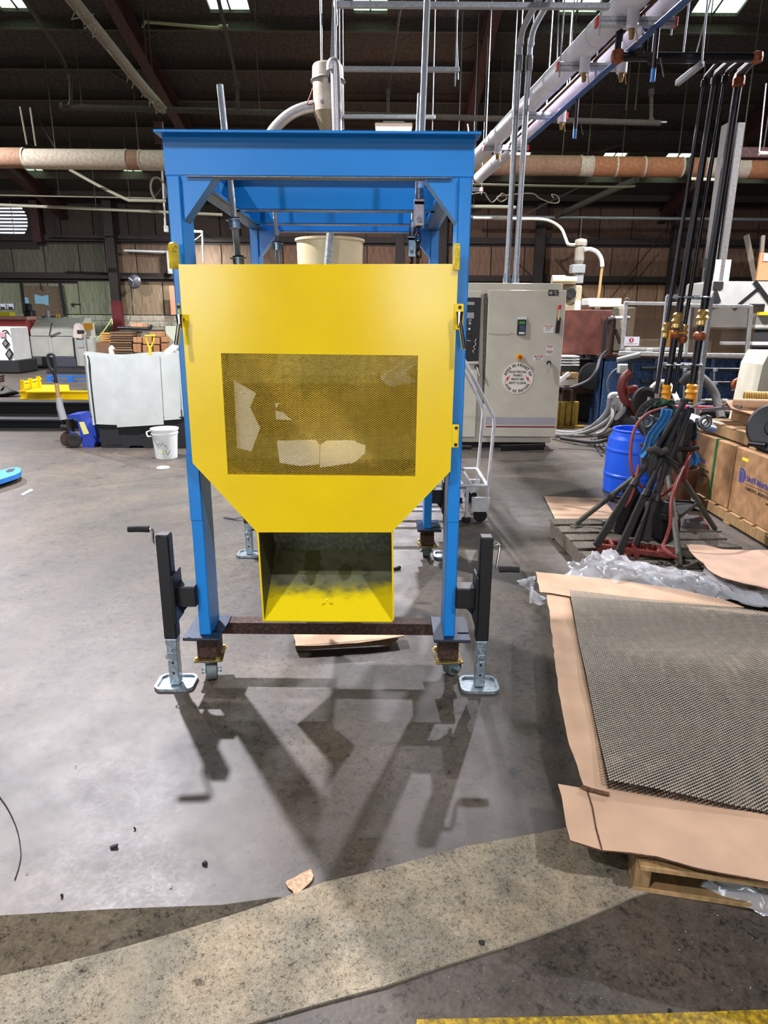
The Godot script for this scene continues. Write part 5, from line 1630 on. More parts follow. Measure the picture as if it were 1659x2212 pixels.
	var rs = thing("rusty_stand", "rusty pipe stand with clamp head in front of the pale machine", "stand", P(1320, 766, 10.3))
	mk("post", MB.new().cyl(P(1323, 692, 10.3), P(1315, 764, 10.3), 0.055, 12), M.rust, rs)
	mk("clamp", MB.new().cyl(P(1312, 692, 10.3), P(1328, 690, 10.3), 0.05, 10), M.iron, rs)
	mk("strut", MB.new().bar(P(1329, 712, 10.3), P(1340, 742, 10.3), 0.04, 0.04), M.rust, rs)
	mk("base", pb(1301, 764, 1345, 769, 10.4, 0.4), M.rust, rs)
	# machine base seen under the guard
	var mb = thing("machine_base", "dark grimy machine base and pedestal under the brown guard", "machine", G(1255, 925))
	mk("pedestal", pb(1252, 778, 1312, 905, 10.9, 0.5), M.iron, mb)
	mk("sole_plate", pb(1208, 838, 1312, 850, 10.7, 0.6), M.rust, mb)
	mk("wheel_cover", MB.new().lathe([Vector2(0.0, -0.05), Vector2(0.2, -0.05), Vector2(0.2, 0.05), Vector2(0, 0.06)], Transform3D(rx(90), P(1278, 812, 10.6)), 24), M.black_matt, mb)
	mk("rust_block", pb(1217, 842, 1236, 882, 10.6, 0.2), M.rust, mb)
	var ws = thing("white_rack", "white slatted shelf with cardboard scraps beside the cabinet", "shelf", P(1225, 840, 10.2))
	for i in 4:
		mk("slat", pb(1200, 769 + i * 6, 1252, 772 + i * 6, 10.2, 0.3), M.white, ws)
	mk("brace", MB.new().bar(P(1192, 836, 10.1), P(1230, 806, 10.1), 0.05, 0.05), M.white, ws)
	mk("shelf_board", pb(1198, 818, 1248, 833, 10.2, 0.4), M.beige, ws)
	single("carton_scrap", pb(1222, 805, 1249, 817, 10.15, 0.2), M.wood, "wooden scrap lying on the white slatted shelf", "scrap")
	var yb = thing("yellow_block", "dirty yellow slatted crate on the floor beside the cabinet", "crate", G(1222, 930))
	for i in 4:
		mk("slat", pb(1196 + i * 13, 868, 1208 + i * 13, 922, 10.3, 0.08, 0.005), mat(C(178, 146, 30), 0.6, 0.0, 0.5, 2, 3.0), yb)
	mk("rail", pb(1192, 920, 1262, 926, 10.25, 0.1), mat(C(178, 146, 30), 0.6, 0.0, 0.5, 2, 3.0), yb)
	# blue cooling tank
	var d = 10.4
	var tx0 = P(1303, 775, d).x
	var ty = P(1400, 771, d).y
	var tk = thing("cooling_tank", "long grimy blue steel cooling tank with pipes along its front", "tank", V(tx0 + 2.0, 0, -d - 0.5))
	mk("front_plate", MB.new().box(V(tx0 + 2.1, ty * 0.5, -d - 0.02), V(4.2, ty, 0.04)), M.blue_old, tk)
	mk("top_ledge", MB.new().box(V(tx0 + 2.1, ty, -d - 0.3), V(4.3, 0.05, 0.72), Basis(), 0.008), M.rust, tk)
	mk("end_plate", MB.new().box(V(tx0 + 0.02, ty * 0.5, -d - 0.35), V(0.04, ty, 0.7)), M.blue_old, tk)
	mk("corner_panel", pb(1307, 780, 1345, 900, d - 0.04, 0.03, 0.006), mat(C(70, 118, 178), 0.5, 0.0, 0.5, 2, 2.0), tk)
	for i in 9:
		var x = tx0 + 0.36 + i * 0.42
		mk("rib", MB.new().box(V(x, ty * 0.5, -d + 0.03), V(0.05, ty - 0.02, 0.06)), mat(C(48, 72, 110), 0.6, 0.0, 0.6, 2, 2.0), tk)
	for q in [[797, 0.03], [826, 0.03], [863, 0.02]]:
		mk("header_pipe", MB.new().cyl(P(1385, q[0] - 1.0, d - 0.14), P(1720, q[0] + 3.0, d - 0.14), q[1], 10), M.black_pipe if q[0] < 850 else M.galv, tk)
	for x in [1480, 1545, 1605]:
		for y in [799, 828]:
			mk("fitting", MB.new().lathe([Vector2(0, -0.03), Vector2(0.035, -0.02), Vector2(0.035, 0.02), Vector2(0, 0.03)], Transform3D(Basis(), P(x, y, d - 0.17)), 10), M.zinc, tk)
		mk("riser", MB.new().cyl(P(x - 2, 800, d - 0.13), P(x - 3, 862, d - 0.13), 0.016, 8), M.galv, tk)
	mk("dark_skirt", MB.new().box(V(tx0 + 2.2, 0.12, -d + 0.02), V(4.1, 0.24, 0.12)), M.black_matt, tk)
	# clear enclosure on the tank
	var al = mat(C(205, 207, 204), 0.4, 0.4, 0.1, 0, 2.0)
	var pane = clear(C(112, 92, 72), 0.5, 0.03)
	for e in [[1352, 657, 1490, 752, 10.25, "clear sliding screen with white paper notice on the blue tank", true], [1488, 662, 1622, 764, 10.1, "clear sliding screen with bright reflections at the far end of the tank", false]]:
		var w = thing("sliding_screen", e[5], "screen", P((e[0] + e[2]) * 0.5, e[3], e[4]), "clear screens on the blue tank")
		mk("pane", pb(e[0], e[1], e[2], e[3], e[4], 0.006), pane, w)
		mk("frame_bar", MB.new().bar(P(e[0] - 4, e[1] - 2, e[4]), P(e[2], e[1], e[4]), 0.045, 0.045, Vector3.UP, 0.004), al, w)
		mk("frame_bar", MB.new().bar(P(e[0] - 7, e[3] + 2, e[4]), P(e[2] - 8, e[3] + 3, e[4]), 0.045, 0.045, Vector3.UP, 0.004), al, w)
		mk("frame_bar", MB.new().bar(P(e[0], e[1] - 4, e[4]), P(e[0] - 8, e[3] + 4, e[4]), 0.05, 0.045, Vector3.BACK, 0.004), al, w)
		mk("frame_bar", MB.new().bar(P(e[2], e[1] - 2, e[4]), P(e[2] - 9, e[3] + 4, e[4]), 0.05, 0.045, Vector3.BACK, 0.004), al, w)
		if e[6]:
			mk("eye_bolt", MB.new().ring(P(1354, 648, 10.25), V(0, 0, 1), 0.025, 0.007, 14, 6), M.steel, w)
			var nt = mk("paper_notice", pb(1350, 727, 1380, 747, 10.22, 0.002), mat(C(232, 230, 236), 0.7), w)
			mk("red_mark", MB.new().lathe([Vector2(0.034, 0), Vector2(0.034, 0.002), Vector2(0, 0.0021)], Transform3D(rx(90), P(1364, 735, 10.215)), 18), mat(C(170, 24, 60), 0.7), nt)
			mk("white_glyph", pb(1363, 731.5, 1365.2, 738, 10.211, 0.001), M.white, nt)
			mk("print_lines", pb(1353, 742, 1377, 743.2, 10.215, 0.001), mat(C(130, 125, 130), 0.7), nt)
			for x in [1357, 1404, 1462]:
				mk("roller_bracket", pb(x - 5, 753, x + 5, 763, 10.2, 0.08, 0.006), al, w)
	mk("slide_rail", MB.new().bar(P(1337, 763, 10.12), P(1612, 769, 10.12), 0.05, 0.06, Vector3.UP, 0.006), al, tk)
	# large pale machine behind
	var pm = thing("pale_machine", "large pale machine with black cross tape and dark vents behind the tank", "machine", P(1650, 770, 12.5))
	mk("hood", pb(1535, 607, 1740, 712, 12.5, 1.0, 0.03), mat(C(164, 164, 156), 0.5, 0.0, 0.08, 0, 0.6), pm)
	mk("dark_front", pb(1560, 712, 1740, 770, 12.55, 0.9), M.black_matt, pm)
	mk("white_rail", pb(1560, 738, 1740, 747, 12.4, 0.1, 0.01), M.white, pm)
	for q in [[1585, 668, 1640, 622, 0.06], [1630, 608, 1665, 655, 0.08]]:
		mk("black_tape", MB.new().bar(P(q[0], q[1], 12.49), P(q[2], q[3], 12.49), 0.006, q[4], V(0.4, 0.9, 0)), M.black, pm)
	mk("vent", pb(1543, 608, 1561, 625, 12.48, 0.05), M.steel_dark, pm)
	mk("vent", MB.new().prism(V2s([-0.02, 0.2, 0.09, -0.02, 0.02, -0.12, -0.12, -0.1]), 0.03, Transform3D(Basis(), P(1547, 648, 12.47))), M.steel_dark, pm)
	mk("window", pb(1619, 656, 1651, 674, 12.48, 0.05, 0.01), M.black, pm)
	mk("yellow_block", pb(1642, 674, 1690, 681, 12.4, 0.1), M.yellow2, pm)
	# cream housing at the frame edge
	var ch = thing("cream_housing", "cream machine housing standing beyond the printed boxes at the frame edge", "machine", G(1700, 985))
	mk("housing", MB.new().prism(V2s([0, 0, 1.2, 0, 1.2, 1.25, 0.16, 1.25, 0.1, 1.1, 0.06, 0.5]), 0.5, Transform3D(Basis(), V(P(1612, 900, 8.0).x, 0, -8.0))), M.beige, ch)
	# red pipe threader in front of the tank
	var pt = thing("pipe_threader", "red pipe threading machine with grey handle in front of the blue tank", "machine", G(1370, 940))
	mk("red_arm", MB.new().tube(curve([P(1362, 806, 8.1), P(1350, 815, 8.1), P(1344, 832, 8.1), P(1345, 852, 8.1), P(1354, 868, 8.1), P(1370, 880, 8.1), P(1376, 895, 8.1)], 5), 0.055, 12, 0.05), M.red, pt)
	mk("red_block", MB.new().box(P(1365, 842, 8.05), V(0.12, 0.09, 0.1), rz(15), 0.012), M.red, pt)
	mk("red_roller", MB.new().cyl(P(1370, 862, 8.02), P(1373, 885, 8.02), 0.045, 14), M.red, pt)
	mk("handle", MB.new().tube([P(1333, 778, 8.1), P(1350, 774, 8.1), P(1382, 766, 8.1)], 0.03, 10), mat(C(160, 164, 160), 0.6, 0.2, 0.2, 2, 4.0), pt)
	mk("stem", MB.new().cyl(P(1360, 776, 8.1), P(1362, 808, 8.1), 0.025, 10), M.steel_dark, pt)
	mk("body", MB.new().cyl(P(1350, 905, 8.1), P(1385, 925, 8.0), 0.085, 16), M.iron, pt)
	mk("chuck", MB.new().cyl(P(1340, 893, 8.12), P(1352, 902, 8.12), 0.1, 18), M.black_matt, pt)
	mk("stand", MB.new().bar(P(1372, 915, 8.1), G(1372, 968), 0.2, 0.2), M.iron, pt)
	var dd = P(1394, 868, 7.9)
	var df = thing("brake_disc", "dark rusty disc with slots beside the red threader arm", "disc", dd - V(0, 0.16, 0))
	mk("plate", MB.new().lathe([Vector2(0.02, -0.03), Vector2(0.17, -0.03), Vector2(0.17, 0.02), Vector2(0.12, 0.03), Vector2(0.1, 0.015), Vector2(0.04, 0.02), Vector2(0.02, 0.05), Vector2(0, 0.05)], Transform3D(rx(82) * rz(-18), dd), 28), M.iron, df)
	mk("bright_key", MB.new().bar(dd + V(0.02, 0.06, 0.05), dd + V(0.0, -0.09, 0.06), 0.03, 0.02), M.galv, df)
	var jb = thing("junction_box", "pale grey junction box between red threader and blue tank", "box", P(1336, 905, 8.6))
	mk("case", pb(1326, 856, 1345, 888, 8.6, 0.12, 0.01), mat(C(178, 182, 180), 0.5), jb)
	mk("switch_box", pb(1339, 787, 1360, 807, 8.5, 0.1, 0.01), mat(C(178, 182, 180), 0.5), jb)
	mk("elbow", ptube([1318, 866, 1318, 856, 1324, 852, 1332, 852], 8.6, 0.03, 4, 10), M.white, jb)
	mk("stand_pipe", MB.new().cyl(P(1336, 888, 8.66), G(1334, 948), 0.03, 8), M.steel_dark, jb)
	mk("dark_bracket", MB.new().bar(P(1349, 807, 8.55), P(1336, 860, 8.66), 0.03, 0.03), M.steel_dark, jb)
	# hoses on the floor and round the threader
	var hs = [
		[[1318, 860, 1314, 885, 1300, 905, 1275, 925, 1240, 936, 1195, 933], [8.6, 8.6, 8.7, 8.9, 9.2, 9.5], 0.036, C(150, 150, 150), "thick grey hose sweeping from the elbow down to the cabinet"],
		[[1325, 872, 1322, 898, 1300, 918, 1270, 933, 1230, 941, 1195, 938], [8.5, 8.5, 8.6, 8.8, 9.0, 9.3], 0.03, C(140, 140, 136), "grey hose just below the thickest one"],
		[[1322, 880, 1322, 905, 1305, 930, 1288, 938], [8.5, 8.4, 8.4, 8.4], 0.02, C(150, 148, 140), "thin grey hose dropping beside the junction box"],
		[[1240, 942, 1290, 940, 1330, 926, 1350, 922], [8.9, 8.7, 8.5, 8.5], 0.022, C(120, 116, 106), "grey brown hose lying before the threader"],
		[[1310, 758, 1296, 775, 1288, 800, 1270, 822, 1230, 838, 1210, 836], [10.2, 10.2, 10.1, 10.1, 10.1, 10.2], 0.022, C(70, 70, 72), "dark grey hose looping under the brown guard"],
		[[1400, 855, 1408, 838, 1424, 826, 1442, 828, 1456, 850, 1464, 868], [9.6, 9.6, 9.6, 9.6, 9.4, 9.2], 0.036, C(200, 196, 186), "white hose arching in front of the tank behind the pipe stand"],
		[[1475, 826, 1490, 810, 1510, 812, 1535, 835, 1550, 865, 1558, 905], [9.6, 9.5, 9.4, 9.3, 9.2, 9.0], 0.06, C(62, 58, 52), "thick dark hose arching beside the pipe stand"],
		[[1345, 792, 1325, 802, 1312, 825, 1315, 850], [8.6, 8.6, 8.6, 8.6], 0.012, C(110, 112, 114), "thin grey cable looping from the switch box"],
		[[1655, 838, 1632, 850, 1622, 880, 1622, 910], [8.2, 8.2, 8.1, 8.0], 0.03, C(150, 152, 156), "grey hose bending along the cream housing"],
		[[1420, 900, 1500, 868, 1560, 868, 1640, 872], [9.6, 9.8, 9.8, 9.8], 0.024, C(92, 84, 72), "dusty hose running along the tank foot, upper one"],
		[[1420, 925, 1480, 915, 1530, 885, 1640, 905], [9.5, 9.6, 9.7, 9.6], 0.026, C(100, 90, 76), "dusty hose running along the tank foot, lower one"],
		[[1210, 946, 1280, 955, 1330, 945, 1400, 930], [8.6, 8.5, 8.4, 8.4], 0.024, C(58, 56, 54), "dark hose lying nearest the floor edge of the grating"]]
	for h in hs:
		var b = ptube(h[0], 0.0, h[2], 6, 9, h[1])
		for i in b.v.size():
			b.v[i].y = maxf(b.v[i].y, 0.004)
		single("floor_hose", b, mat(h[3], 0.65, 0.0, 0.3, 2, 4.0), h[4], "hose", "hoses round the threader and tank")
	single("rusty_pipe", MB.new().cyl(G(1296, 940, 0.06), G(1375, 925, 0.06), 0.055, 14), M.dusty, "thick dusty pipe lying on the floor by the threader", "pipe")
	var gr = thing("floor_grating", "dark steel floor grating in front of the grey hoses", "grating", G(1325, 968))
	for i in 9:
		mk("grating_bar", MB.new().bar(G(1278 + i * 9, 948, 0.008), G(1300 + i * 12, 985, 0.008), 0.02, 0.012), M.iron, gr)
	for i in 3:
		mk("grating_bar", MB.new().bar(G(1280 + i * 8, 950 + i * 14, 0.006), G(1360 + i * 14, 950 + i * 14, 0.006), 0.016, 0.01), M.iron, gr)

func pipe_stand() -> void:
	var d = 7.9
	var st = thing("pipe_stand", "bright strut frame with clamp rows holding four black pipes before the tank", "pipe stand", G(1450, 935))
	mk("upright", MB.new().bar(P(1443, 640, d), P(1416, 880, d), 0.045, 0.045, Vector3.BACK, 0.003), M.galv, st)
	mk("upright", MB.new().bar(P(1536, 640, d), P(1500, 935, d), 0.045, 0.045, Vector3.BACK, 0.003), M.galv, st)
	for y in [641, 787]:
		var xa = 1440 if y < 700 else 1424
		var xb = 1540 if y < 700 else 1520
		mk("cross_strut", MB.new().bar(P(xa, y, d), P(xb, y + 2, d), 0.04, 0.045, Vector3.UP, 0.003), M.galv, st)
		for i in 4:
			var t = [0.22, 0.45, 0.66, 0.88][i]
			mk("pipe_clamp", MB.new().ring(P(lerpf(xa, xb, t), y + 1, d - 0.05), V(0, 1, 0), 0.04, 0.01, 14, 6), M.zinc, st)
		for i in 4:
			mk("slot", MB.new().bar(P(xa + 10 + i * 22, y + 0.5, d - 0.024), P(xa + 20 + i * 22, y + 0.7, d - 0.024), 0.012, 0.004), M.steel_dark, st)
	var pipes = [
		[1600, 172, 1546, 560, 1488, 855, 0.042, "thickest black pipe, dropping from the outermost copper elbow"],
		[1541, 165, 1500, 480, 1455, 850, 0.022, "thin black pipe between the two thick drops"],
		[1552, 168, 1480, 620, 1438, 845, 0.036, "thick black pipe on the cabinet side of the stand"],
		[1525, 175, 1470, 520, 1420, 845, 0.02, "thin black pipe nearest the cabinet"]]
	var tops = [[1632, 140], [1608, 146], [1580, 150], [1548, 158]]
	for i in 4:
		var p = pipes[i]
		var a = P([1600, 1572, 1551, 1526][i], [170, 168, 172, 178][i], d + 0.05)
		var b = P([1490, 1455, 1438, 1417][i], 850 if i != 0 else 868, d - 0.05)
		a.x = lerpf(a.x, b.x, 0.12)
		var r: float = p[6]
		var o = thing("black_pipe", p[7], "pipe", b, "black pipes dropping from the overhead run")
		mk("drop", MB.new().cyl(b, a, r, 12), M.black_pipe, o)
		var tp = P(tops[i][0], tops[i][1], d - 0.35)
		tp.y = a.y + 0.06
		mk("branch", MB.new().tube([a, a + V(0.0, 0.05, 0.03), tp], r * 0.8, 10), M.black_pipe, o)
		var far = P([1330, 1382, 1395, 1402][i], [130, 148, 158, 152][i], d - 0.3)
		far.y = tp.y
		far.z = tp.z
		mk("run", MB.new().tube([tp, far], r, 12), M.black_pipe, o)
		if i == 0:
			mk("elbow", MB.new().lathe([Vector2(0, -0.06), Vector2(0.055, -0.04), Vector2(0.06, 0.0), Vector2(0.055, 0.04), Vector2(0, 0.06)], Transform3D(Basis(), tp), 14), M.copper, o)
			mk("elbow", MB.new().lathe([Vector2(0.04, -0.09), Vector2(0.058, -0.06), Vector2(0.06, 0.0), Vector2(0.045, 0.05), Vector2(0, 0.06)], Transform3D(Basis(), a), 14), M.copper, o)
			mk("elbow", MB.new().lathe([Vector2(0, -0.07), Vector2(0.06, -0.04), Vector2(0.065, 0.0), Vector2(0.055, 0.05), Vector2(0, 0.07)], Transform3D(Basis(), far), 14), M.copper, o)
			mk("riser", MB.new().cyl(far, far + V(0, 0.32, 0), 0.035, 12), M.black_pipe, o)
		else:
			mk("elbow", MB.new().lathe([Vector2(0.02, -0.06), Vector2(r + 0.012, -0.04), Vector2(r + 0.012, 0.02), Vector2(0, 0.04)], Transform3D(Basis(), a), 12), M.iron, o)
			mk("elbow", MB.new().lathe([Vector2(0, -0.04), Vector2(r + 0.016, -0.02), Vector2(r + 0.016, 0.02), Vector2(0, 0.04)], Transform3D(Basis(), far), 12), M.copper if i == 1 else M.iron, o)
			if i < 3:
				mk("riser", MB.new().cyl(far, far + V(0, 0.3, 0), 0.024, 10), M.black_pipe, o)
		# valves and unions down the drop
		var u = (a - b)
		var at = func(y: float) -> Vector3: return b + u * ((b.y - P(0, y, d).y) / (b.y - a.y))
		var ys = [[676, 715, 835], [708, 722, 0], [683, 712, 837], [703, 0, 0]][i]
		for k in 3:
			if ys[k] == 0:
				continue
			var c = at.call(ys[k])
			if k == 1:
				mk("union", MB.new().lathe([Vector2(r, -0.05), Vector2(r + 0.025, -0.03), Vector2(r + 0.03, 0.0), Vector2(r + 0.025, 0.03), Vector2(r, 0.05)], Transform3D(Basis(), c), 12), M.copper, o)
			else:
				mk("valve_body", MB.new().lathe([Vector2(r, -0.09), Vector2(r + 0.02, -0.07), Vector2(r + 0.01, -0.03), Vector2(r + 0.028, 0.0), Vector2(r + 0.01, 0.03), Vector2(r + 0.02, 0.07), Vector2(r, 0.09)], Transform3D(Basis(), c), 12), M.brass if k == 0 else M.orange, o)
				if i != 1:
					mk("valve_lever", MB.new().bar(c + V(0.03, 0.0, 0.05), c + V(0.02, -0.17, 0.06), 0.022, 0.008), M.orange if k == 2 or i == 3 else (M.white if i == 0 else M.steel), o)
				else:
					mk("valve_lever", MB.new().bar(c + V(0.0, 0.0, 0.04), c + V(-0.15, -0.01, 0.05), 0.03, 0.012), M.orange, o)
	# trapeze carrying the overhead run
	var tr = thing("pipe_trapeze", "short slanted galvanised strut hanging under the overhead black pipes", "trapeze", P(1490, 165, d - 0.3))
	mk("strut", MB.new().bar(P(1463, 180, d - 0.1), P(1516, 138, d - 0.55), 0.05, 0.05, Vector3.UP, 0.004), M.galv, tr)
	mk("hanger_rod", MB.new().cyl(P(1516, 138, d - 0.55), P(1530, -20, d - 0.5), 0.009, 7), M.galv, tr)
	mk("hanger_rod", MB.new().cyl(P(1474, 130, d - 0.3), P(1492, -20, d - 0.3), 0.009, 7), M.galv, tr)
	# copper and rusty manifold by the tank
	var mf = thing("manifold", "rusty pipe manifold with copper bend and valves before the blue tank", "pipe", P(1590, 890, 9.2))
	mk("copper_bend", ptube([1586, 842, 1584, 830, 1592, 821, 1610, 820, 1665, 821], 9.2, 0.03, 5, 10), M.copper, mf)
	mk("header", ptube([1556, 900, 1558, 884, 1572, 874, 1600, 871, 1630, 864], 9.1, 0.045, 5, 12), M.rust, mf)
	mk("valve", ptube([1585, 842, 1592, 872], 9.15, 0.04, 1, 10), M.iron, mf)
	mk("blue_lever", MB.new().bar(P(1590, 852, 9.08), P(1595, 866, 9.08), 0.03, 0.02), mat(C(120, 140, 190), 0.5), mf)
	mk("strainer", ptube([1608, 828, 1622, 862], 9.1, 0.03, 1, 10), M.black_pipe, mf)
	mk("copper_tee", MB.new().box(P(1609, 828, 9.1), V(0.1, 0.06, 0.06), Basis(), 0.02), M.copper, mf)
	# grey column with painted bands behind the pipes
	var gc = thing("grey_column", "pale grey steel column with white and orange bands behind the black pipes", "column", V(P(1545, 720, 13.0).x, 0, -13.0))
	for q in [[1562, 380, 1530, 640], [1588, 350, 1552, 640]]:
		var a = P(q[0], q[1], 13.0)
		var b = P(q[2], q[3], 13.0)
		b.x = a.x
		mk("flange", MB.new().box(V(a.x - 0.03, 2.4, -13.0), V(0.12, 4.8, 0.25), Basis(), 0.005), mat(C(98, 96, 92), 0.6, 0.1, 0.2, 2, 1.0), gc)
		mk("white_band", MB.new().box(V(a.x + 0.06, P(0, 578, 13).y, -12.93), V(0.1, 0.42, 0.12)), M.white, gc)
		mk("orange_band", MB.new().box(V(a.x + 0.06, P(0, 607, 13).y, -12.93), V(0.12, 0.14, 0.14)), mat(C(226, 110, 30), 0.5), gc)
	mk("tie_plate", pb(1520, 558, 1542, 577, 12.8, 0.1), M.black, gc)
	single("leaning_board", MB.new().bar(P(1612, 508, 13.5), P(1632, 606, 13.3), 0.04, 0.09), M.wood_old, "slim old board leaning behind the pale machine", "board")
	single("leaning_post", MB.new().bar(P(1648, 510, 13.5), P(1640, 606, 13.3), 0.06, 0.09), M.wood_old, "upright wooden post with cross piece behind the pale machine", "post")
	var ob = thing("orange_board", "orange panel with white label standing behind the pale machine", "panel", P(1665, 606, 13.2))
	mk("board", pb(1643, 546, 1720, 606, 13.2, 0.05), mat(C(206, 132, 86), 0.7, 0.0, 0.2, 2, 2.0), ob)
	mk("label_sheet", pb(1651, 548, 1672, 564, 13.18, 0.01), M.white, ob)

func back_left() -> void:
	var d = 8.4
	# white sleeve container on a black base
	var bc = thing("bulk_container", "white plastic sleeve bulk container on a black moulded base", "container", V(-3.05, 0, -8.95))
	var b0 = P(200, 902, d)
	var b1 = P(402, 902, d)
	var yb = b0.y
	var base = MB.new()
	var x0 = G(210, 972).x
	var x1 = b1.x
	mk("base", MB.new().prism(V2s([x0, 0.0, x0 + 0.34, 0.0, x0 + 0.36, 0.03, x0 + 0.52, 0.03, x0 + 0.54, 0.0, x1, 0.0, x1 + 0.01, yb, x0 - 0.02, yb + 0.02]), 1.15, Transform3D(Basis(), V(0, 0, -d))), M.black_matt, bc)
	for q in [[231, 945, 265, 961], [301, 922, 312, 945], [232, 964, 258, 970]]:
		mk("fork_pocket", pb(q[0], q[1], q[2], q[3], d - 0.004, 0.06), M.rubber, bc)
	mk("base_lip", pb(194, 898, 402, 904, d - 0.015, 0.03, 0.006), M.black_matt, bc)
	var wm = mat(C(184, 190, 184), 0.5, 0.0, 0.05, 0, 0.7)
	for q in [[[190, 769], [246, 773], [257, 918], [203, 916], 8.39, 0.012], [[243, 773], [345, 767], [354, 917], [253, 923], 8.375, 0.010], [[342, 767], [385, 763], [391, 905], [352, 908], 8.39, 0.012]]:
		var c = []
		for i in 4:
			c.append(P(q[i][0], q[i][1], q[4]))
		mk("sleeve_panel", MB.new().sheet(8, 8, func(u: float, w: float) -> Vector3:
			var p: Vector3 = c[0].lerp(c[1], u).lerp(c[3].lerp(c[2], u), w)
			return p + V(0, 0, q[5] * sin(u * PI) * (1.0 - w * 0.4)), 0.006), wm, bc)
	# far panel and the two ends
	var t0 = P(183, 762, 9.4)
	var t1 = P(378, 756, 9.4)
	mk("sleeve_panel", MB.new().sheet(14, 3, func(u: float, w: float) -> Vector3: return V(lerpf(t0.x, t1.x, u), lerpf(t0.y + 0.02 * sin(u * 7.0 + 2.0), yb, w), -9.42), 0.006), wm, bc)
	for s in 2:
		var a = P(190 if s == 0 else 385, 769 if s == 0 else 763, 8.39)
		var e = t0 if s == 0 else t1
		mk("sleeve_end", MB.new().sheet(5, 3, func(u: float, w: float) -> Vector3: return V(lerpf(a.x, e.x, u) - 0.03 * sin(u * PI) * (1 if s == 0 else -1), lerpf(lerpf(a.y, e.y, u), yb, w), lerpf(a.z, e.z, u)), 0.006), wm, bc)
	mk("curled_edge", ptube([184, 764, 188, 775, 190, 800, 195, 850, 203, 918], 8.37, 0.014, 4, 8), wm, bc)
	mk("black_edging", ptube([189, 768, 193, 780, 195, 815, 202, 880, 206, 915], 8.365, 0.007, 4, 6), M.black, bc)
	# yellow D handle standing in it
	var sh = thing("shovel", "yellow D handled shovel standing in the white bulk container", "shovel", P(324, 790, 8.9))
	mk("grip", MB.new().tube(curve([P(316, 726, 8.9), P(318, 740, 8.9), P(324, 752, 8.9), P(331, 740, 8.9), P(333, 726, 8.9)], 4), 0.011, 8), M.yellow2, sh)
	mk("cross_grip", MB.new().cyl(P(313, 726, 8.9), P(336, 725, 8.9), 0.014, 10), M.yellow2, sh)
	mk("shaft", MB.new().cyl(P(324, 750, 8.9), P(323, 830, 8.9), 0.017, 10), M.yellow2, sh)
	mk("blade", MB.new().bar(P(323, 830, 8.9), P(322, 870, 8.85), 0.22, 0.008, V(0, 0, 1)), M.steel, sh)
	single("white_duct_piece", MB.new().bar(P(358, 764, 8.8), P(386, 742, 8.7), 0.01, 0.08, V(0, 1, 0)), M.white, "pale strip leaning out of the white container toward the gantry post", "strip")
	# bucket
	var g = G(360, 989)
	var bk = thing("bucket", "white plastic bucket with dark scribbles standing before the black base", "bucket", g)
	mk("pail", MB.new().lathe([Vector2(0, 0.0), Vector2(0.118, 0.0), Vector2(0.122, 0.01), Vector2(0.145, 0.29), Vector2(0.153, 0.29), Vector2(0.153, 0.302), Vector2(0.146, 0.304), Vector2(0.148, 0.33), Vector2(0.158, 0.332), Vector2(0.16, 0.35), Vector2(0.15, 0.352), Vector2(0.14, 0.30), Vector2(0.115, 0.02), Vector2(0, 0.02)], Transform3D(Basis(), g), 32), mat(C(232, 236, 232), 0.45), bk)
	mk("bail", MB.new().tube(curve([g + V(-0.155, 0.32, 0.02), g + V(-0.185, 0.31, 0.06), g + V(-0.17, 0.265, 0.08), g + V(-0.13, 0.27, 0.09)], 4), 0.008, 7), M.white, bk)
	for s in [[[0.25, 0.22, 0.32, 0.2, 0.36, 0.17, 0.42, 0.2, 0.48, 0.17, 0.52, 0.2, 0.58, 0.16, 0.62, 0.17, 0.66, 0.13], M.print_black], [[0.47, 0.09, 0.5, 0.08, 0.54, 0.12, 0.52, 0.06, 0.58, 0.10], mat(C(205, 220, 40), 0.6)], [[0.6, 0.12, 0.63, 0.08, 0.66, 0.06, 0.7, 0.07, 0.74, 0.11], M.print_black]]:
		var pts = []
		for i in range(0, s[0].size(), 2):
			var a = lerpf(-1.35, 1.35, s[0][i])
			var r = 0.124 + 0.0235 * s[0][i + 1] / 0.29
			pts.append(g + V(sin(a) * r, s[0][i + 1], cos(a) * r))
		mk("scribble", MB.new().tube(curve(pts, 3), 0.0022, 5), s[1], bk)
	# blue pallet jack beside the base
	var pj = thing("pallet_jack", "blue pallet jack with taped handle parked against the black base", "pallet jack", G(175, 962))
	var jb = mat(C(38, 62, 158), 0.4, 0.0, 0.2, 2, 3.0)
	mk("handle_loop", ptube([120, 826, 117, 808, 106, 790, 103, 770, 110, 765, 118, 770, 120, 790, 118, 808], 8.5, 0.017, 4, 9), M.rubber, pj)
	mk("handle_shaft", MB.new().cyl(P(117, 800, 8.5), P(122, 830, 8.5), 0.02, 10), M.black, pj)
	mk("wood_sleeve", MB.new().cyl(P(122, 828, 8.5), P(127, 862, 8.5), 0.026, 10), M.wood, pj)
	mk("wrapped_sleeve", MB.new().tube([P(127, 860, 8.5), P(129, 872, 8.5), P(130, 880, 8.5), P(134, 895, 8.5), P(137, 906, 8.5)], 0.038, 10, 0.05), mat(C(200, 200, 200), 0.7, 0.0, 0.5, 2, 8.0), pj)
	mk("pump", MB.new().cyl(P(150, 905, 8.5), P(152, 932, 8.5), 0.05, 14).box(P(143, 922, 8.5), V(0.12, 0.06, 0.1), Basis(), 0.015), M.iron, pj)
	mk("spring", MB.new().cyl(P(134, 905, 8.5), P(137, 922, 8.5), 0.022, 10), M.iron, pj)
	var fp = P(176, 930, 8.45)
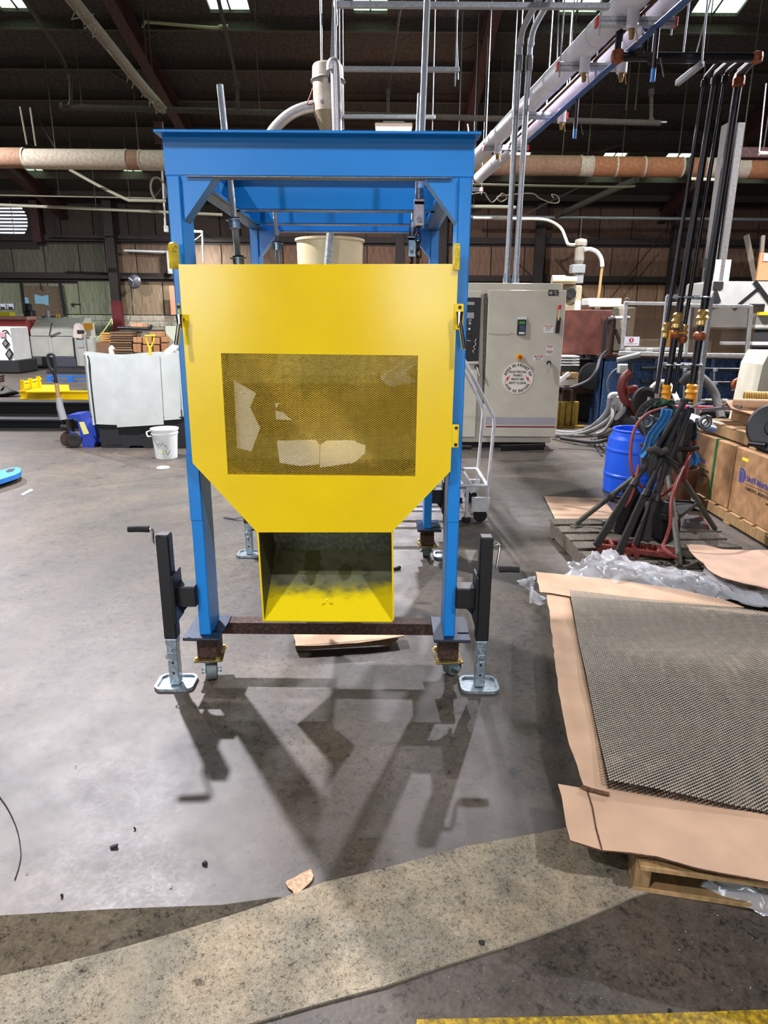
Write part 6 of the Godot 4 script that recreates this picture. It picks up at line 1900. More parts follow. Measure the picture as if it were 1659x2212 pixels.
	mk("front_plate", MB.new().prism(PackedVector2Array([xy(P(148, 896, 8.45)), xy(P(173, 894, 8.45)), xy(P(207, 955, 8.45)), xy(P(206, 965, 8.45)), xy(P(182, 967, 8.45)), xy(P(168, 905, 8.45)), xy(P(150, 904, 8.45))]), 0.3, Transform3D(Basis(), V(0, 0, -8.42))), jb, pj)
	mk("label_plate", MB.new().prism(PackedVector2Array([xy(P(170, 912, 8.41)), xy(P(181, 911, 8.41)), xy(P(192, 937, 8.41)), xy(P(180, 939, 8.41))]), 0.003, Transform3D(Basis(), V(0, 0, -8.416))), mat(C(200, 196, 120), 0.6), pj)
	mk("link_arm", MB.new().bar(P(152, 934, 8.43), P(178, 944, 8.43), 0.03, 0.05, V(0, 0, 1)), jb, pj)
	for s in [0, 1]:
		var wc = P(148 + s * 11, 948, 8.5 - s * 0.1)
		wc.y = 0.095
		mk("wheel", MB.new().lathe([Vector2(0, -0.025), Vector2(0.07, -0.025), Vector2(0.092, -0.02), Vector2(0.094, 0.02), Vector2(0.07, 0.025), Vector2(0, 0.02)], Transform3D(rx(90) * rz(-14), wc), 26), M.rust if s == 0 else M.iron, pj)
	mk("fork", MB.new().box(V(fp.x + 0.55, 0.07, -8.62), V(0.9, 0.05, 0.16), Basis(), 0.008), jb, pj)
	# light blue pallet jack fork at the picture edge
	var bf = thing("fork_tip", "light blue pallet jack fork with a rounded tip entering at the picture edge", "pallet jack", V(-4.2, 0, -6.8))
	var fk = flat_poly([-160, 1042, 0, 1016, 24, 1010, 38, 1009, 46, 1013, 44, 1020, 32, 1026, 0, 1036, -160, 1072], 0.09)
	var hl = flat_poly([12, 1018, 20, 1013, 33, 1012, 28, 1018, 16, 1021], 0.0905)
	var flat = Transform3D(Basis(Vector3.RIGHT, Vector3.BACK, Vector3.UP), V(0, 0.09, 0))
	mk("blade", MB.new().prism(fk, 0.045, flat), mat(C(36, 110, 184), 0.6), bf)
	mk("opening", MB.new().prism(hl, 0.01, Transform3D(flat.basis, V(0, 0.0915, 0))), M.black_matt, bf)
	mk("roller", MB.new().cyl(G(26, 1030, 0.03) + V(-0.06, 0, 0), G(26, 1030, 0.03) + V(0.06, 0, 0), 0.03, 12), M.steel, bf)
	# long black beams on the floor
	for q in [[906, 934, 9.7, "lower black steel beam lying on the floor behind the pallet jack"], [868, 903, 10.3, "upper black steel beam lying behind the lower one"]]:
		var a = P(100, q[0], q[2])
		var c = P(100, q[1], q[2])
		var o = thing("steel_beam", q[3], "beam", V(-6.5, 0, -q[2]), "long black beams on the floor")
		var h = a.y
		mk("web", MB.new().box(V(-6.6, h * 0.5, -q[2] - 0.12), V(5.4, h - 0.03, 0.02)), M.black_matt, o)
		for y in [0.012, h - 0.012]:
			mk("flange", MB.new().box(V(-6.6, y, -q[2] - 0.12), V(5.4, 0.024, 0.26), Basis(), 0.004), M.black_matt, o)
	# yellow and blue steelwork lying beyond
	var yd = 13.4
	var yc = thing("yellow_steel_frame", "bright yellow steel channel with notched uprights lying on the far floor", "steel frame", G(110, 853))
	mk("channel", MB.new().box(V((P(45, 850, yd).x + P(200, 850, yd).x) * 0.5, 0.16, -yd), V(P(200, 850, yd).x - P(45, 850, yd).x, 0.02, 0.12)).box(V((P(45, 850, yd).x + P(200, 850, yd).x) * 0.5, 0.09, -yd + 0.02), V(P(200, 850, yd).x - P(45, 850, yd).x, 0.14, 0.012)).box(V((P(45, 850, yd).x + P(200, 850, yd).x) * 0.5, 0.02, -yd + 0.03), V(P(200, 850, yd).x - P(45, 850, yd).x, 0.02, 0.14)), M.yellow, yc)
	mk("deck_plate", MB.new().prism(flat_poly([55, 846, 88, 831, 148, 831, 150, 842, 118, 846], 0.18), 0.02, Transform3D(flat.basis, V(0, 0.18, 0))), M.yellow, yc)
	for i in 3:
		mk("upright", MB.new().bar(P(49 + i * 17, 841 - i * 4, yd + i * 0.3), P(48 + i * 17, 821 - i * 4, yd + i * 0.3), 0.07, 0.03), M.yellow, yc)
	mk("rail", MB.new().bar(P(46, 838, yd), P(88, 829, yd + 0.7), 0.03, 0.1), M.yellow, yc)
	mk("rail", MB.new().bar(P(46, 827, yd), P(88, 818, yd + 0.7), 0.03, 0.04), M.yellow, yc)
	var bl = thing("blue_steel_frame", "blue painted steel frame lying behind the yellow channel", "steel frame", G(150, 827))
	var bm = mat(C(26, 92, 168), 0.45)
	for q in [[100, 811, 186, 815], [100, 822, 186, 827]]:
		mk("rail", pb(q[0], q[1], q[2], q[3], 17.2, 0.08), bm, bl)
	for x in [104, 150]:
		mk("cross_plate", pb(x - 4, 813, x + 8, 826, 17.1, 0.06), bm, bl)
	var dm = thing("dark_skid", "dark steel skid lying in front of the pale lathe", "skid", G(150, 808))
	for y in [796, 803]:
		mk("runner", pb(100, y, 190, y + 5, 19.5, 0.2), M.black_matt, dm)
	single("oily_bundle", MB.new().sheet(16, 8, func(u: float, w: float) -> Vector3:
		var c = G(8, 856)
		var a = TAU * u
		return c + V(cos(a) * 0.32 * sin(PI * (0.08 + 0.84 * w)), 0.0 + 0.2 * (1.0 - w) * (0.75 + 0.2 * sin(a * 3.0)), sin(a) * 0.2 * sin(PI * (0.08 + 0.84 * w)))), M.iron, "dark oily bundle lying on the far floor by the picture edge", "bundle")
	for i in 3:
		single("brown_pipe_end", MB.new().cyl(P(-30, 812 + i * 6, 16.0), P(7, 812 + i * 5, 15.8), 0.035, 10), M.rust, ["brown pipe end at the picture edge, top of three", "brown pipe end at the picture edge, middle of three", "brown pipe end at the picture edge, bottom of three"][i], "pipe", "brown pipes at the picture edge")
	lathe_bay()

func xy(p: Vector3) -> Vector2:
	return Vector2(p.x, p.y)

func lathe_bay() -> void:
	var d = 21.6
	var la = thing("lathe", "long pale grey lathe with sloped hood and red end cover", "lathe", G(130, 797))
	var pg = mat(C(164, 166, 155), 0.5, 0.0, 0.05, 0, 0.5)
	mk("cabinet", pb(30, 726, 208, 792, d, 1.1, 0.02), pg, la)
	var h0 = P(62, 686, d)
	var h1 = P(172, 726, d)
	mk("sloped_hood", MB.new().prism(V2s([0.02, h1.y, 0.02, h1.y + 0.16, -0.55, h0.y, -1.0, h0.y, -1.0, h1.y]), h1.x - h0.x, Transform3D(Basis(V(0, 0, 1), V(0, 1, 0), V(-1, 0, 0)), V(h0.x, 0, -d))), pg, la)
	mk("red_cover", pb(-30, 690, 61, 725, d - 0.1, 1.0, 0.03), mat(C(150, 52, 48), 0.6, 0.0, 0.3, 2, 1.0), la)
	mk("cover_top", pb(-30, 683, 60, 692, d - 0.05, 0.9, 0.02), mat(C(196, 150, 136), 0.6, 0.0, 0.3, 2, 1.0), la)
	mk("door", pb(66, 729, 110, 788, d - 0.03, 0.04, 0.01), pg, la)
	mk("door", pb(112, 729, 161, 770, d - 0.03, 0.04, 0.01), pg, la)
	mk("door_gap", MB.new().bar(P(63, 728, d - 0.02), P(71, 790, d - 0.02), 0.03, 0.04), M.black, la)
	mk("door_gap", MB.new().bar(P(158, 729, d - 0.02), P(163, 775, d - 0.02), 0.03, 0.04), M.black, la)
	mk("sump", pb(90, 771, 166, 792, d - 0.04, 0.2), mat(C(60, 64, 74), 0.5), la)
	mk("handle", MB.new().cyl(P(112, 700, d - 0.4), P(107, 725, d - 0.06), 0.03, 8), M.chrome, la)
	mk("column", pb(164, 728, 190, 792, d - 0.1, 0.9, 0.02), pg, la)
	mk("control_head", MB.new().prism(PackedVector2Array([xy(P(164, 728, d)), xy(P(166, 702, d)), xy(P(170, 698, d)), xy(P(176, 704, d)), xy(P(184, 722, d)), xy(P(181, 731, d))]), 0.3, Transform3D(Basis(), V(0, 0, -d + 0.2))), mat(C(196, 182, 172), 0.5), la)
	mk("control_keys", pb(166, 713, 182, 721, d - 0.22, 0.03), M.steel_dark, la)
	mk("grey_plate", pb(166, 734, 181, 751, d - 0.13, 0.03), mat(C(150, 150, 150), 0.5), la)
	mk("back_panel", pb(176, 698, 202, 760, d + 0.4, 0.3, 0.01), mat(C(205, 200, 188), 0.6, 0.0, 0.2, 2, 1.0), la)
	mk("orange_panel", pb(176, 698, 201, 712, d + 0.38, 0.02), mat(C(222, 160, 40), 0.6), la)
	mk("base_rail", pb(40, 791, 205, 798, d - 0.1, 1.0), M.black_matt, la)
	single("yellow_case", pb(-20, 674, 24, 684, d + 0.5, 0.3, 0.02), mat(C(206, 200, 40), 0.5), "yellow case lying on top of the red lathe cover", "case")
	var wv = thing("tool_head", "dark grey tool head standing between yellow case and lathe hood", "machine", P(60, 690, d + 0.3))
	mk("motor", pb(53, 656, 64, 671, d + 0.3, 0.2, 0.02), M.black_matt, wv)
	mk("body", pb(50, 670, 70, 690, d + 0.3, 0.3, 0.04), M.steel_dark, wv)
	mk("arm", pb(32, 678, 50, 682, d + 0.3, 0.1, 0.02), M.white, wv)
	single("yellow_bracket", MB.new().ring(P(125, 683, d + 0.2), V(0, 0, 1), 0.05, 0.02, 12, 6), M.yellow2, "small yellow bracket standing on the lathe hood", "bracket")
	single("grey_block", pb(97, 671, 104, 686, d + 0.3, 0.15, 0.01), mat(C(120, 124, 130), 0.6), "slim grey block standing on the lathe hood", "block")
	# white printed bin in front
	var wd = 19.4
	var wb = thing("printed_bin", "white bin with black diamond shapes on a dark plastic base", "bin", G(15, 806))
	mk("base", pb(-40, 778, 42, 806, wd, 1.1, 0.02), M.black_matt, wb)
	mk("bin", pb(-40, 706, 31, 780, wd + 0.05, 1.0, 0.02), M.white, wb)
	for q in [[20, 765, 9, 14], [12, 742, 8, 11]]:
		mk("diamond", MB.new().prism(PackedVector2Array([xy(P(q[0] - q[2], q[1], wd)), xy(P(q[0], q[1] - q[3], wd)), xy(P(q[0] + q[2], q[1], wd)), xy(P(q[0], q[1] + q[3], wd))]), 0.02, Transform3D(Basis(), V(0, 0, -wd + 0.0))), M.black, wb)
		mk("diamond_center", MB.new().prism(PackedVector2Array([xy(P(q[0] - q[2] * 0.6, q[1], wd)), xy(P(q[0], q[1] - q[3] * 0.6, wd)), xy(P(q[0] + q[2] * 0.6, q[1], wd)), xy(P(q[0], q[1] + q[3] * 0.6, wd))]), 0.02, Transform3D(Basis(), V(0, 0, -wd + 0.01))), mat(C(110, 108, 108), 0.6), wb)
	mk("bin_print", ptube([5, 716, 14, 714, 19, 722], wd - 0.01, 0.02, 3, 5), M.steel_dark, wb)
	mk("pink_label", pb(-2, 718, 12, 728, wd, 0.01), mat(C(170, 130, 136), 0.7), wb)
	# stores behind the white container
	var sd = 19.6
	var tb = thing("timber_platform", "low timber platform under the stacked goods behind the white container", "platform", G(290, 806))
	mk("top", MB.new().box(V(P(285, 770, sd).x, 0.46, -sd - 0.45), V(2.6, 0.08, 1.2)), M.wood_old, tb)
	for x in [-1.2, 0.0, 1.2]:
		mk("leg", MB.new().box(V(P(285, 770, sd).x + x, 0.21, -sd - 0.45), V(0.12, 0.42, 1.0)), M.wood_old, tb)
	var cr = thing("slatted_crate", "orange brown slatted wooden crate on the timber platform", "crate", P(222, 764, sd))
	for i in 4:
		mk("slat", pb(216, 719 + i * 5, 240, 723 + i * 5, sd + 0.2, 0.5, 0.01), mat(C(190, 140, 70), 0.8), cr)
	mk("body", pb(206, 739, 240, 766, sd, 0.6, 0.01), mat(C(130, 96, 66), 0.8, 0.0, 0.3, 2, 2.0), cr)
	single("white_jug", MB.new().lathe([Vector2(0, 0), Vector2(0.09, 0), Vector2(0.1, 0.2), Vector2(0.04, 0.28), Vector2(0, 0.3)], Transform3D(Basis(), V(P(235, 757, sd - 0.2).x, 0.5, -sd - 0.05)), 14), M.white, "small whitish jug standing between crate and cardboard stack", "jug")
	var sk = thing("flattened_cartons", "tall stack of flattened dark brown cartons on the timber platform", "cardboard", P(262, 766, sd))
	for i in 9:
		mk("flat_carton", pb(236 + rng.randf_range(-1, 2), 717 + i * 5.3, 286 + rng.randf_range(-2, 2), 721.5 + i * 5.3, sd + rng.randf_range(-0.04, 0.04), 0.8, 0.01), [mat(C(104, 82, 56), 0.9), mat(C(126, 100, 70), 0.9), mat(C(84, 66, 46), 0.9)][i % 3], sk)
	var bs = [[286, 728, 306, 741, "carton on the upper row next to the flattened stack"], [286, 742, 306, 762, "carton on the lower row next to the flattened stack"], [307, 727, 329, 744, "carton behind the yellow shovel grip"], [307, 745, 329, 762, "carton under the one behind the shovel grip"], [330, 729, 346, 744, "carton on the upper row past the shovel grip"], [330, 745, 346, 762, "carton on the lower row past the shovel grip"], [347, 728, 361, 740, "end carton of the upper row near the gantry"], [347, 741, 361, 762, "end carton of the lower row near the gantry"], [322, 716, 351, 728, "wide carton lying on the upper row"], [281, 698, 309, 712, "salmon coloured carton above the dark pipes"]]
	for i in bs.size():
		var q = bs[i]
		var o = thing("carton", q[4], "box", P((q[0] + q[2]) * 0.5, q[3], sd), "cartons behind the white container")
		var bd = 0.55 if i != 9 else 0.4
		mk("body", pb(q[0] + 0.4, q[1] + 0.4, q[2] - 0.4, q[3] - 0.2, sd + (0.35 if i == 9 else 0.0) + 0.02 * (i % 3), bd, 0.012), [mat(C(168, 124, 84), 0.85), mat(C(156, 112, 74), 0.85), mat(C(206, 150, 116), 0.85)][2 if i == 9 else i % 2], o)
		mk("tape_strip", pb((q[0] + q[2]) * 0.5 - 0.7, q[1] + 0.4, (q[0] + q[2]) * 0.5 + 0.7, q[3] - 0.2, sd + (0.35 if i == 9 else 0.0) + 0.02 * (i % 3) - 0.004, 0.006), mat(C(140, 100, 64), 0.6), o)
	for q in [[255, 708, 322, 710, 0.045, "thick black pipe lying across the goods before the block wall"], [258, 714, 356, 714, 0.022, "thin black pipe lying under the thick one"]]:
		single("dark_pipe", MB.new().cyl(P(q[0], q[1], sd + 0.3), P(q[2], q[3], sd + 0.3), q[4], 10), M.black, q[5], "pipe")
	single("grey_angle", MB.new().bar(P(323, 714, sd + 0.3), P(328, 702, sd + 0.3), 0.03, 0.08), M.steel_dark, "short dark steel angle standing on the thin black pipe", "angle")
	single("green_hose", ptube([209, 735, 222, 718, 236, 698, 241, 689, 243, 700], 20.5, 0.018, 4, 7), mat(C(190, 204, 120), 0.6), "pale green hose hanging from the maroon column to the crate", "hose")
	single("pale_screen", pb(357, 704, 384, 760, sd + 0.3, 0.03), mat(C(182, 192, 170), 0.6), "pale greenish sheet standing beside the cartons near the gantry post", "sheet")
	single("salmon_board", pb(365, 617, 386, 680, 24.6, 0.05), mat(C(198, 136, 104), 0.8), "salmon coloured board on the wall just beside the gantry post", "board")
	# things on the wall
	var bb = thing("brown_board", "brown wooden board with pale blue paint patches filling a wall opening", "board", P(92, 683, 24.7))
	mk("board", MB.new().prism(PackedVector2Array([xy(P(47, 616, 24.75)), xy(P(128, 618, 24.75)), xy(P(137, 683, 24.75)), xy(P(54, 683, 24.75))]), 0.04, Transform3D(Basis(), V(0, 0, -24.75))), mat(C(128, 112, 88), 0.85, 0.0, 0.4, 2, 1.0), bb)
	for q in [[74, 636, 78, 636, 90, 640, 104, 637, 105, 660, 90, 656, 76, 656], [53, 642, 60, 643, 63, 655, 54, 655]]:
		var poly = PackedVector2Array()
		for i in range(0, q.size(), 2):
			poly.append(xy(P(q[i], q[i + 1], 24.74)))
		mk("paint_patch", MB.new().prism(poly, 0.006, Transform3D(Basis(), V(0, 0, -24.742))), mat(C(120, 170, 186), 0.8), bb)
	for q in [[45, 610, 54, 684], [129, 610, 141, 684]]:
		mk("dark_jamb", MB.new().bar(P(q[0], q[1], 24.7), P(q[2], q[3], 24.7), 0.08, 0.08), M.black_matt, bb)
	mk("hanging_strap", MB.new().bar(P(87, 608, 24.6), P(88, 626, 24.6), 0.04, 0.02), M.iron, bb)
	for q in [[-3, 656, 13, 667, "white notice with dark figures on the green wall, the one cut by the picture edge"], [14, 656, 30, 667, "white notice with dark figures on the green wall, the one nearer the brown board"]]:
		var sn = thing("wall_notice", q[4], "sign", P((q[0] + q[2]) * 0.5, q[3], 24.9), "notices on the green wall")
		mk("plate", pb(q[0], q[1], q[2], q[3], 24.88, 0.02), mat(C(216, 222, 236), 0.5), sn)
		mk("figure", MB.new().bar(P(q[0] + 3, q[1] + 4, 24.86), P(q[0] + 5, q[3] - 2, 24.86), 0.05, 0.004).bar(P(q[0] + 5, q[3] - 2, 24.86), P(q[2] - 3, q[3] - 2.5, 24.86), 0.01, 0.05), M.print_black, sn)
	single("handwritten_mark", ptube([153, 655, 156, 660, 158, 654, 159, 664, 158, 657, 174, 657], 24.9, 0.014, 2, 5), M.print_black, "dark brushed mark on the pale green wall panel", "marking")
	var wf = thing("wall_fan", "round grey wall fan with bright streaked guard on the tan wall", "fan", P(290, 608, 24.5))
	var fcn = P(290, 608, 24.3)
	mk("guard", MB.new().lathe([Vector2(0.22, -0.06), Vector2(0.235, 0.0), Vector2(0.2, 0.05), Vector2(0.06, 0.08), Vector2(0, 0.085)], Transform3D(rx(90) * rz(10), fcn), 24), mat(C(140, 142, 150), 0.35, 0.5, 0.4, 2, 6.0), wf)
	for i in 3:
		mk("blade", MB.new().box(fcn + rz(i * 120 + 20) * V(0.1, 0, 0.09), V(0.16, 0.05, 0.01), rz(i * 120 + 20) * rx(20)), M.galv, wf)
	mk("bracket", MB.new().bar(fcn - V(0, 0, 0.05), fcn - V(0, 0, 0.6), 0.06, 0.06), M.iron, wf)
	single("fan_cord", ptube([288, 622, 286, 650, 283, 680, 276, 700], 24.4, 0.012, 4, 6), mat(C(90, 110, 80), 0.7), "dark green cord hanging from the round wall fan", "cord")
	single("wall_box", pb(358, 541, 370, 592, 24.6, 0.2, 0.02), mat(C(150, 152, 152), 0.5), "tall grey electrical box on the wall beside the gantry post", "box")
	single("wall_strut", MB.new().bar(P(268, 541, 24.7), P(360, 544, 24.7), 0.06, 0.06), M.galv, "pale strut fixed along the tan wall above the fan", "strut")

func overhead() -> void:
	# large insulated pipe across the hall
	var d = 16.5
	var bp = thing("insulated_pipe", "large dusty insulated pipe running across the whole hall under the roof", "pipe", P(830, 360, d))
	var tan = mat(C(160, 124, 96), 0.8, 0.0, 0.22, 2, 0.8)
	var pale = mat(C(200, 186, 164), 0.8, 0.0, 0.2, 2, 0.8)
	var org_ = mat(C(170, 112, 72), 0.8, 0.0, 0.22, 2, 0.8)
	var segs = [[-320, 55, tan], [55, 275, pale], [275, 305, tan], [305, 420, pale], [420, 1000, tan], [1000, 1254, tan], [1254, 1278, pale], [1278, 1330, org_], [1330, 1390, org_], [1390, 1472, org_], [1490, 1522, org_], [1522, 1572, pale], [1572, 1612, pale], [1612, 2000, org_]]
	var y_at = func(x: float) -> float: return 342.0 + 0.0135 * x
	for s in segs:
		var a = P(s[0] + 1, y_at.call(s[0]), d)
		var b = P(s[1] - 0.5, y_at.call(s[1]), d)
		b.y = a.y * 0.5 + b.y * 0.5
		a.y = b.y
		mk("jacket", MB.new().cyl(a, b, 0.205, 20), s[2], bp)
		mk("band", MB.new().cyl(b - V(0.02, 0, 0), b + V(0.02, 0, 0), 0.212, 20), pale, bp)
	mk("torn_jacket", MB.new().tube([P(1470, 360, d), P(1476, 362, d), P(1483, 360, d), P(1492, 362, d)], 0.17, 12, 0.19), M.dusty, bp)
	for x in [120, 300, 1075, 1215, 1270, 1465, 1600]:
		mk("hanger_rod", MB.new().cyl(P(x, y_at.call(x) - 18, d), P(x, y_at.call(x) - 18, d) + V(0, 2.2, 0), 0.012, 6), M.dusty, bp)
	# dark sprinkler main with risers
	d = 15.0
	var sm = thing("sprinkler_main", "dark dusty sprinkler main crossing above the insulated pipe", "pipe", P(780, 250, d))
	mk("main", MB.new().cyl(P(134, 231, d), P(1426, 266, d), 0.055, 12), M.dusty, sm)
	mk("end_flange", MB.new().cyl(P(132, 231, d), P(138, 231, d), 0.08, 12), M.dusty, sm)
	mk("end_stub", MB.new().cyl(P(1426, 264, d), P(1440, 264, d), 0.018, 8), M.galv, sm)
	for q in [[153, 165, 229], [513, 182, 240], [838, 196, 248], [1407, 198, 262]]:
		mk("riser", MB.new().cyl(P(q[0], q[1], d), P(q[0], q[2], d), 0.035, 10), M.dusty, sm)
		mk("fitting", MB.new().cyl(P(q[0], q[1] - 6, d), P(q[0], q[1] + 8, d), 0.055, 10).cyl(P(q[0], q[2] - 6, d), P(q[0], q[2], d), 0.06, 10), M.dusty, sm)
	for x in [178, 325, 335, 560, 1230, 1352, 1372]:
		mk("hanger_rod", MB.new().cyl(P(x, 238, d), P(x, 238, d) + V(0, 2.0, 0), 0.011, 6), M.dusty, sm)
	# branch pipes rising toward the camera from the main
	for q in [[352, 236, 15.0, 296, 172, 13.2, 145, -15, 10.6, 0.085, "thick pale dusty pipe with cobwebs slanting down to the sprinkler main"], [152, 168, 15.0, 128, 112, 14.0, 45, -10, 12.2, 0.03, "thin dusty branch pipe beside the thick slanting one"], [512, 184, 15.0, 505, 145, 14.2, 470, -10, 11.8, 0.03, "thin dusty branch pipe over the gantry"], [840, 190, 15.0, 848, 130, 13.6, 868, -10, 11.0, 0.025, "thin dusty branch pipe behind the vacuum loader"]]:
		var o = single("branch_pipe", MB.new().tube([P(q[0], q[1], q[2]), P(q[3], q[4], q[5]), P(q[6], q[7], q[8])], q[9], 12), mat(C(152, 142, 120), 0.85, 0.0, 0.35, 2, 2.0) if q[9] > 0.05 else M.dusty, q[10], "pipe")
	var cw = MB.new()
	for i in 26:
		var t = rng.randf()
		var p = P(145, -15, 10.6).lerp(P(352, 236, 15.0), 0.05 + 0.85 * t)
		cw.tube([p + V(0, -0.06, 0), p + V(rng.randf_range(-0.1, 0.15), -0.14 - rng.randf() * 0.1, 0), p + V(rng.randf_range(-0.05, 0.25), -0.12, 0)], 0.008, 4)
	single("cobwebs", cw, mat(C(170, 164, 146), 0.95), "grey cobwebs hanging off the thick slanting pipe", "cobweb").set_meta("kind", "stuff")
	# bent pale conduit under the roof
	single("bent_conduit", ptube([308, 60, 312, 50, 322, 48, 400, 55, 465, 60, 475, 57, 493, 56], 15.5, 0.028, 4, 8), mat(C(150, 142, 112), 0.7), "bent pale conduit near the roof above the gantry", "conduit")
	# white trapeze struts over the gantry, with their rods
	var h = 4.2
	var tz = [[721, 10, 1312, 20, "longest white trapeze strut near the top of the picture"], [731, 149, 990, 157, "white trapeze strut crossing at the vacuum loader lid"], [740, 252, 940, 255, "white trapeze strut crossing low behind the vacuum loader"]]
	for q in tz:
		var a = G(q[0], q[1], h)
		var b = G(q[2], q[3], h)
		b.z = a.z
		var o = thing("trapeze_strut", q[4], "strut", (a + b) * 0.5, "white trapeze struts")
		mk("strut", MB.new().bar(a, b, 0.05, 0.045, Vector3.UP, 0.003), M.galv, o)
		for t in [0.01, 0.97]:
			var p = a.lerp(b, t)
			mk("hanger_rod", MB.new().cyl(p - V(0, 0.16, 0), V(p.x, roof_y(p.z) - 0.2, p.z), 0.008, 7), M.galv, o)
	single("slotted_strap", MB.new().bar(G(718, 140, h) , G(721, 140, h) + V(0.15, 3.2, 0), 0.05, 0.01, V(0, 0, 1)), M.galv, "slotted metal strap rising from the vacuum loader strut", "strap")
	# two fat white pipes with struts, blue and red lines
	h = 4.36
	for q in [[[1420, -60, 1330, 45, 1235, 138, 1135, 238, 1064, 306, 985, 392], 0.125, "fat white insulated pipe nearest the gantry, running away under the roof"], [[1520, -60, 1404, 20, 1278, 143, 1171, 245, 1110, 315, 1015, 414], 0.11, "fat white insulated pipe beside the blue line, running away under the roof"]]:
		var a = G(q[0][0], q[0][1], h)
		var b = G(q[0][8], q[0][9], h)
		b = a + (b - a) * 1.45
		a += (a - b) * 0.35
		var o = thing("white_pipe", q[2], "pipe", (a + b) * 0.5, "fat white pipes under the roof")
		var n = 8
		for i in n:
			var p0 = a.lerp(b, float(i) / n)
			var p1 = a.lerp(b, float(i + 1) / n)
			mk("jacket", MB.new().cyl(p0, p1, q[1], 22), M.pvc, o)
			mk("seam_band", MB.new().cyl(p1 - (b - a).normalized() * 0.02, p1, q[1] + 0.005, 22), M.pvc, o)
		for y in ([48, 143, 318] if q[1] > 0.12 else [143, 250]):
			var p = G(100, y, 4.2)
			var t = clampf((p.z - a.z) / (b.z - a.z) - 0.02, 0.0, 1.0)
			var c = a.lerp(b, t)
			mk("tee", MB.new().cyl(c, c - V(0, 0.26, 0), 0.055, 14), M.pvc, o)
			mk("valve", MB.new().lathe([Vector2(0, -0.05), Vector2(0.02, -0.05), Vector2(0.03, 0.0), Vector2(0.026, 0.05), Vector2(0, 0.05)], Transform3D(Basis(), c - V(0, 0.29, 0)), 10), mat(C(150, 124, 76), 0.5, 0.5), o)
			mk("lever", MB.new().bar(c - V(-0.03, 0.28, -0.03), c - V(-0.05, 0.37, -0.03), 0.014, 0.007), mat(C(190, 150, 70), 0.6), o)
	var struts = [[1289, 1460, 48, "white strut with red end caps, nearest of those under the fat pipes"], [1204, 1345, 144, "white strut with red end caps, second under the fat pipes"], [1112, 1225, 250, "white strut with red end caps, third under the fat pipes"], [1045, 1141, 319, "white strut with red end caps beside the gantry corner"], [985, 1043, 409, "small white strut with red end cap below the insulated pipe"]]
	for q in struts:
		var a = G(q[0], q[2], 4.2)
		var b = G(q[1], q[2], 4.2)
		b.z = a.z
		var o = thing("pipe_strut", q[3], "strut", (a + b) * 0.5, "struts under the fat white pipes")
		mk("strut", MB.new().bar(a, b, 0.07, 0.075, Vector3.UP, 0.004), M.galv, o)
		mk("slot_line", MB.new().bar(a + V(0.02, 0, 0.036), b + V(-0.02, 0, 0.036), 0.004, 0.012), M.steel, o)
		for e in [a, b]:
			mk("end_cap", MB.new().box(e, V(0.02, 0.08, 0.08), Basis(), 0.003), mat(C(204, 40, 44), 0.5), o)
		for t in [0.04, 0.6, 0.96]:
			var p = a.lerp(b, t)
			mk("hanger_rod", MB.new().cyl(p - V(0, 0.1, 0), V(p.x, roof_y(p.z) - 0.2, p.z), 0.009, 7), M.galv, o)
	var ba = G(1483, 0, 4.1)
	var bb = G(1139, 306, 4.1)
	ba += (ba - bb) * 0.9
	var bl = thing("blue_line", "thin blue pipe running beside the fat white pipes", "pipe", (ba + bb) * 0.5)
	mk("pipe", MB.new().cyl(ba, bb, 0.03, 10), mat(C(44, 76, 128), 0.5), bl)
	for t in [0.53, 0.76]:
		var p = ba.lerp(bb, t)
		mk("drop", MB.new().cyl(p, p - V(0, 0.34, 0), 0.022, 8), M.black_pipe, bl)
		mk("blue_tube", MB.new().cyl(p - V(0, 0.34, 0), p - V(0, 0.44, 0), 0.022, 10), mat(C(40, 130, 220), 0.4), bl)
		mk("valve_lever", MB.new().bar(p - V(-0.05, 0.25, 0), p - V(-0.1, 0.4, 0), 0.015, 0.01), M.steel, bl)
	var ra = G(1425, -8, 4.25)
	var rb_ = G(1140, 274, 4.25)
	ra += (ra - rb_) * 0.9
	single("red_line", MB.new().cyl(ra, rb_ + (rb_ - ra) * 0.2, 0.016, 8), mat(C(96, 44, 40), 0.6), "thin dark red pipe running along the underside of the fat white pipes", "pipe")
	# pale conduits low under the eaves
	var cs = [
		[[-40, 359, 345, 366], 18.0, 0.03, "pale straight conduit just under the insulated pipe by the gantry"],
		[[150, 366, 215, 402, 272, 430, 290, 433, 358, 434], 19.0, 0.04, "pale conduit stepping down beside the gantry"],
		[[-40, 441, 200, 451, 480, 464], 20.0, 0.04, "long pale conduit crossing in front of the round exhaust fan"],
		[[-20, 421, 120, 424, 330, 428], 21.0, 0.018, "thin dusty conduit above the long pale one"],
		[[1015, 398, 1150, 401, 1330, 404, 1372, 402], 17.2, 0.024, "white conduit under the insulated pipe past the gantry"],
		[[1015, 446, 1100, 447, 1114, 449], 16.0, 0.035, "short white conduit ending behind the twin silver conduits"],
		[[1486, 386, 1585, 390], 14.0, 0.03, "short white conduit crossing the black pipes"],
		[[1640, 331, 1720, 333], 13.0, 0.035, "white conduit end at the picture edge near the maroon beam"]]
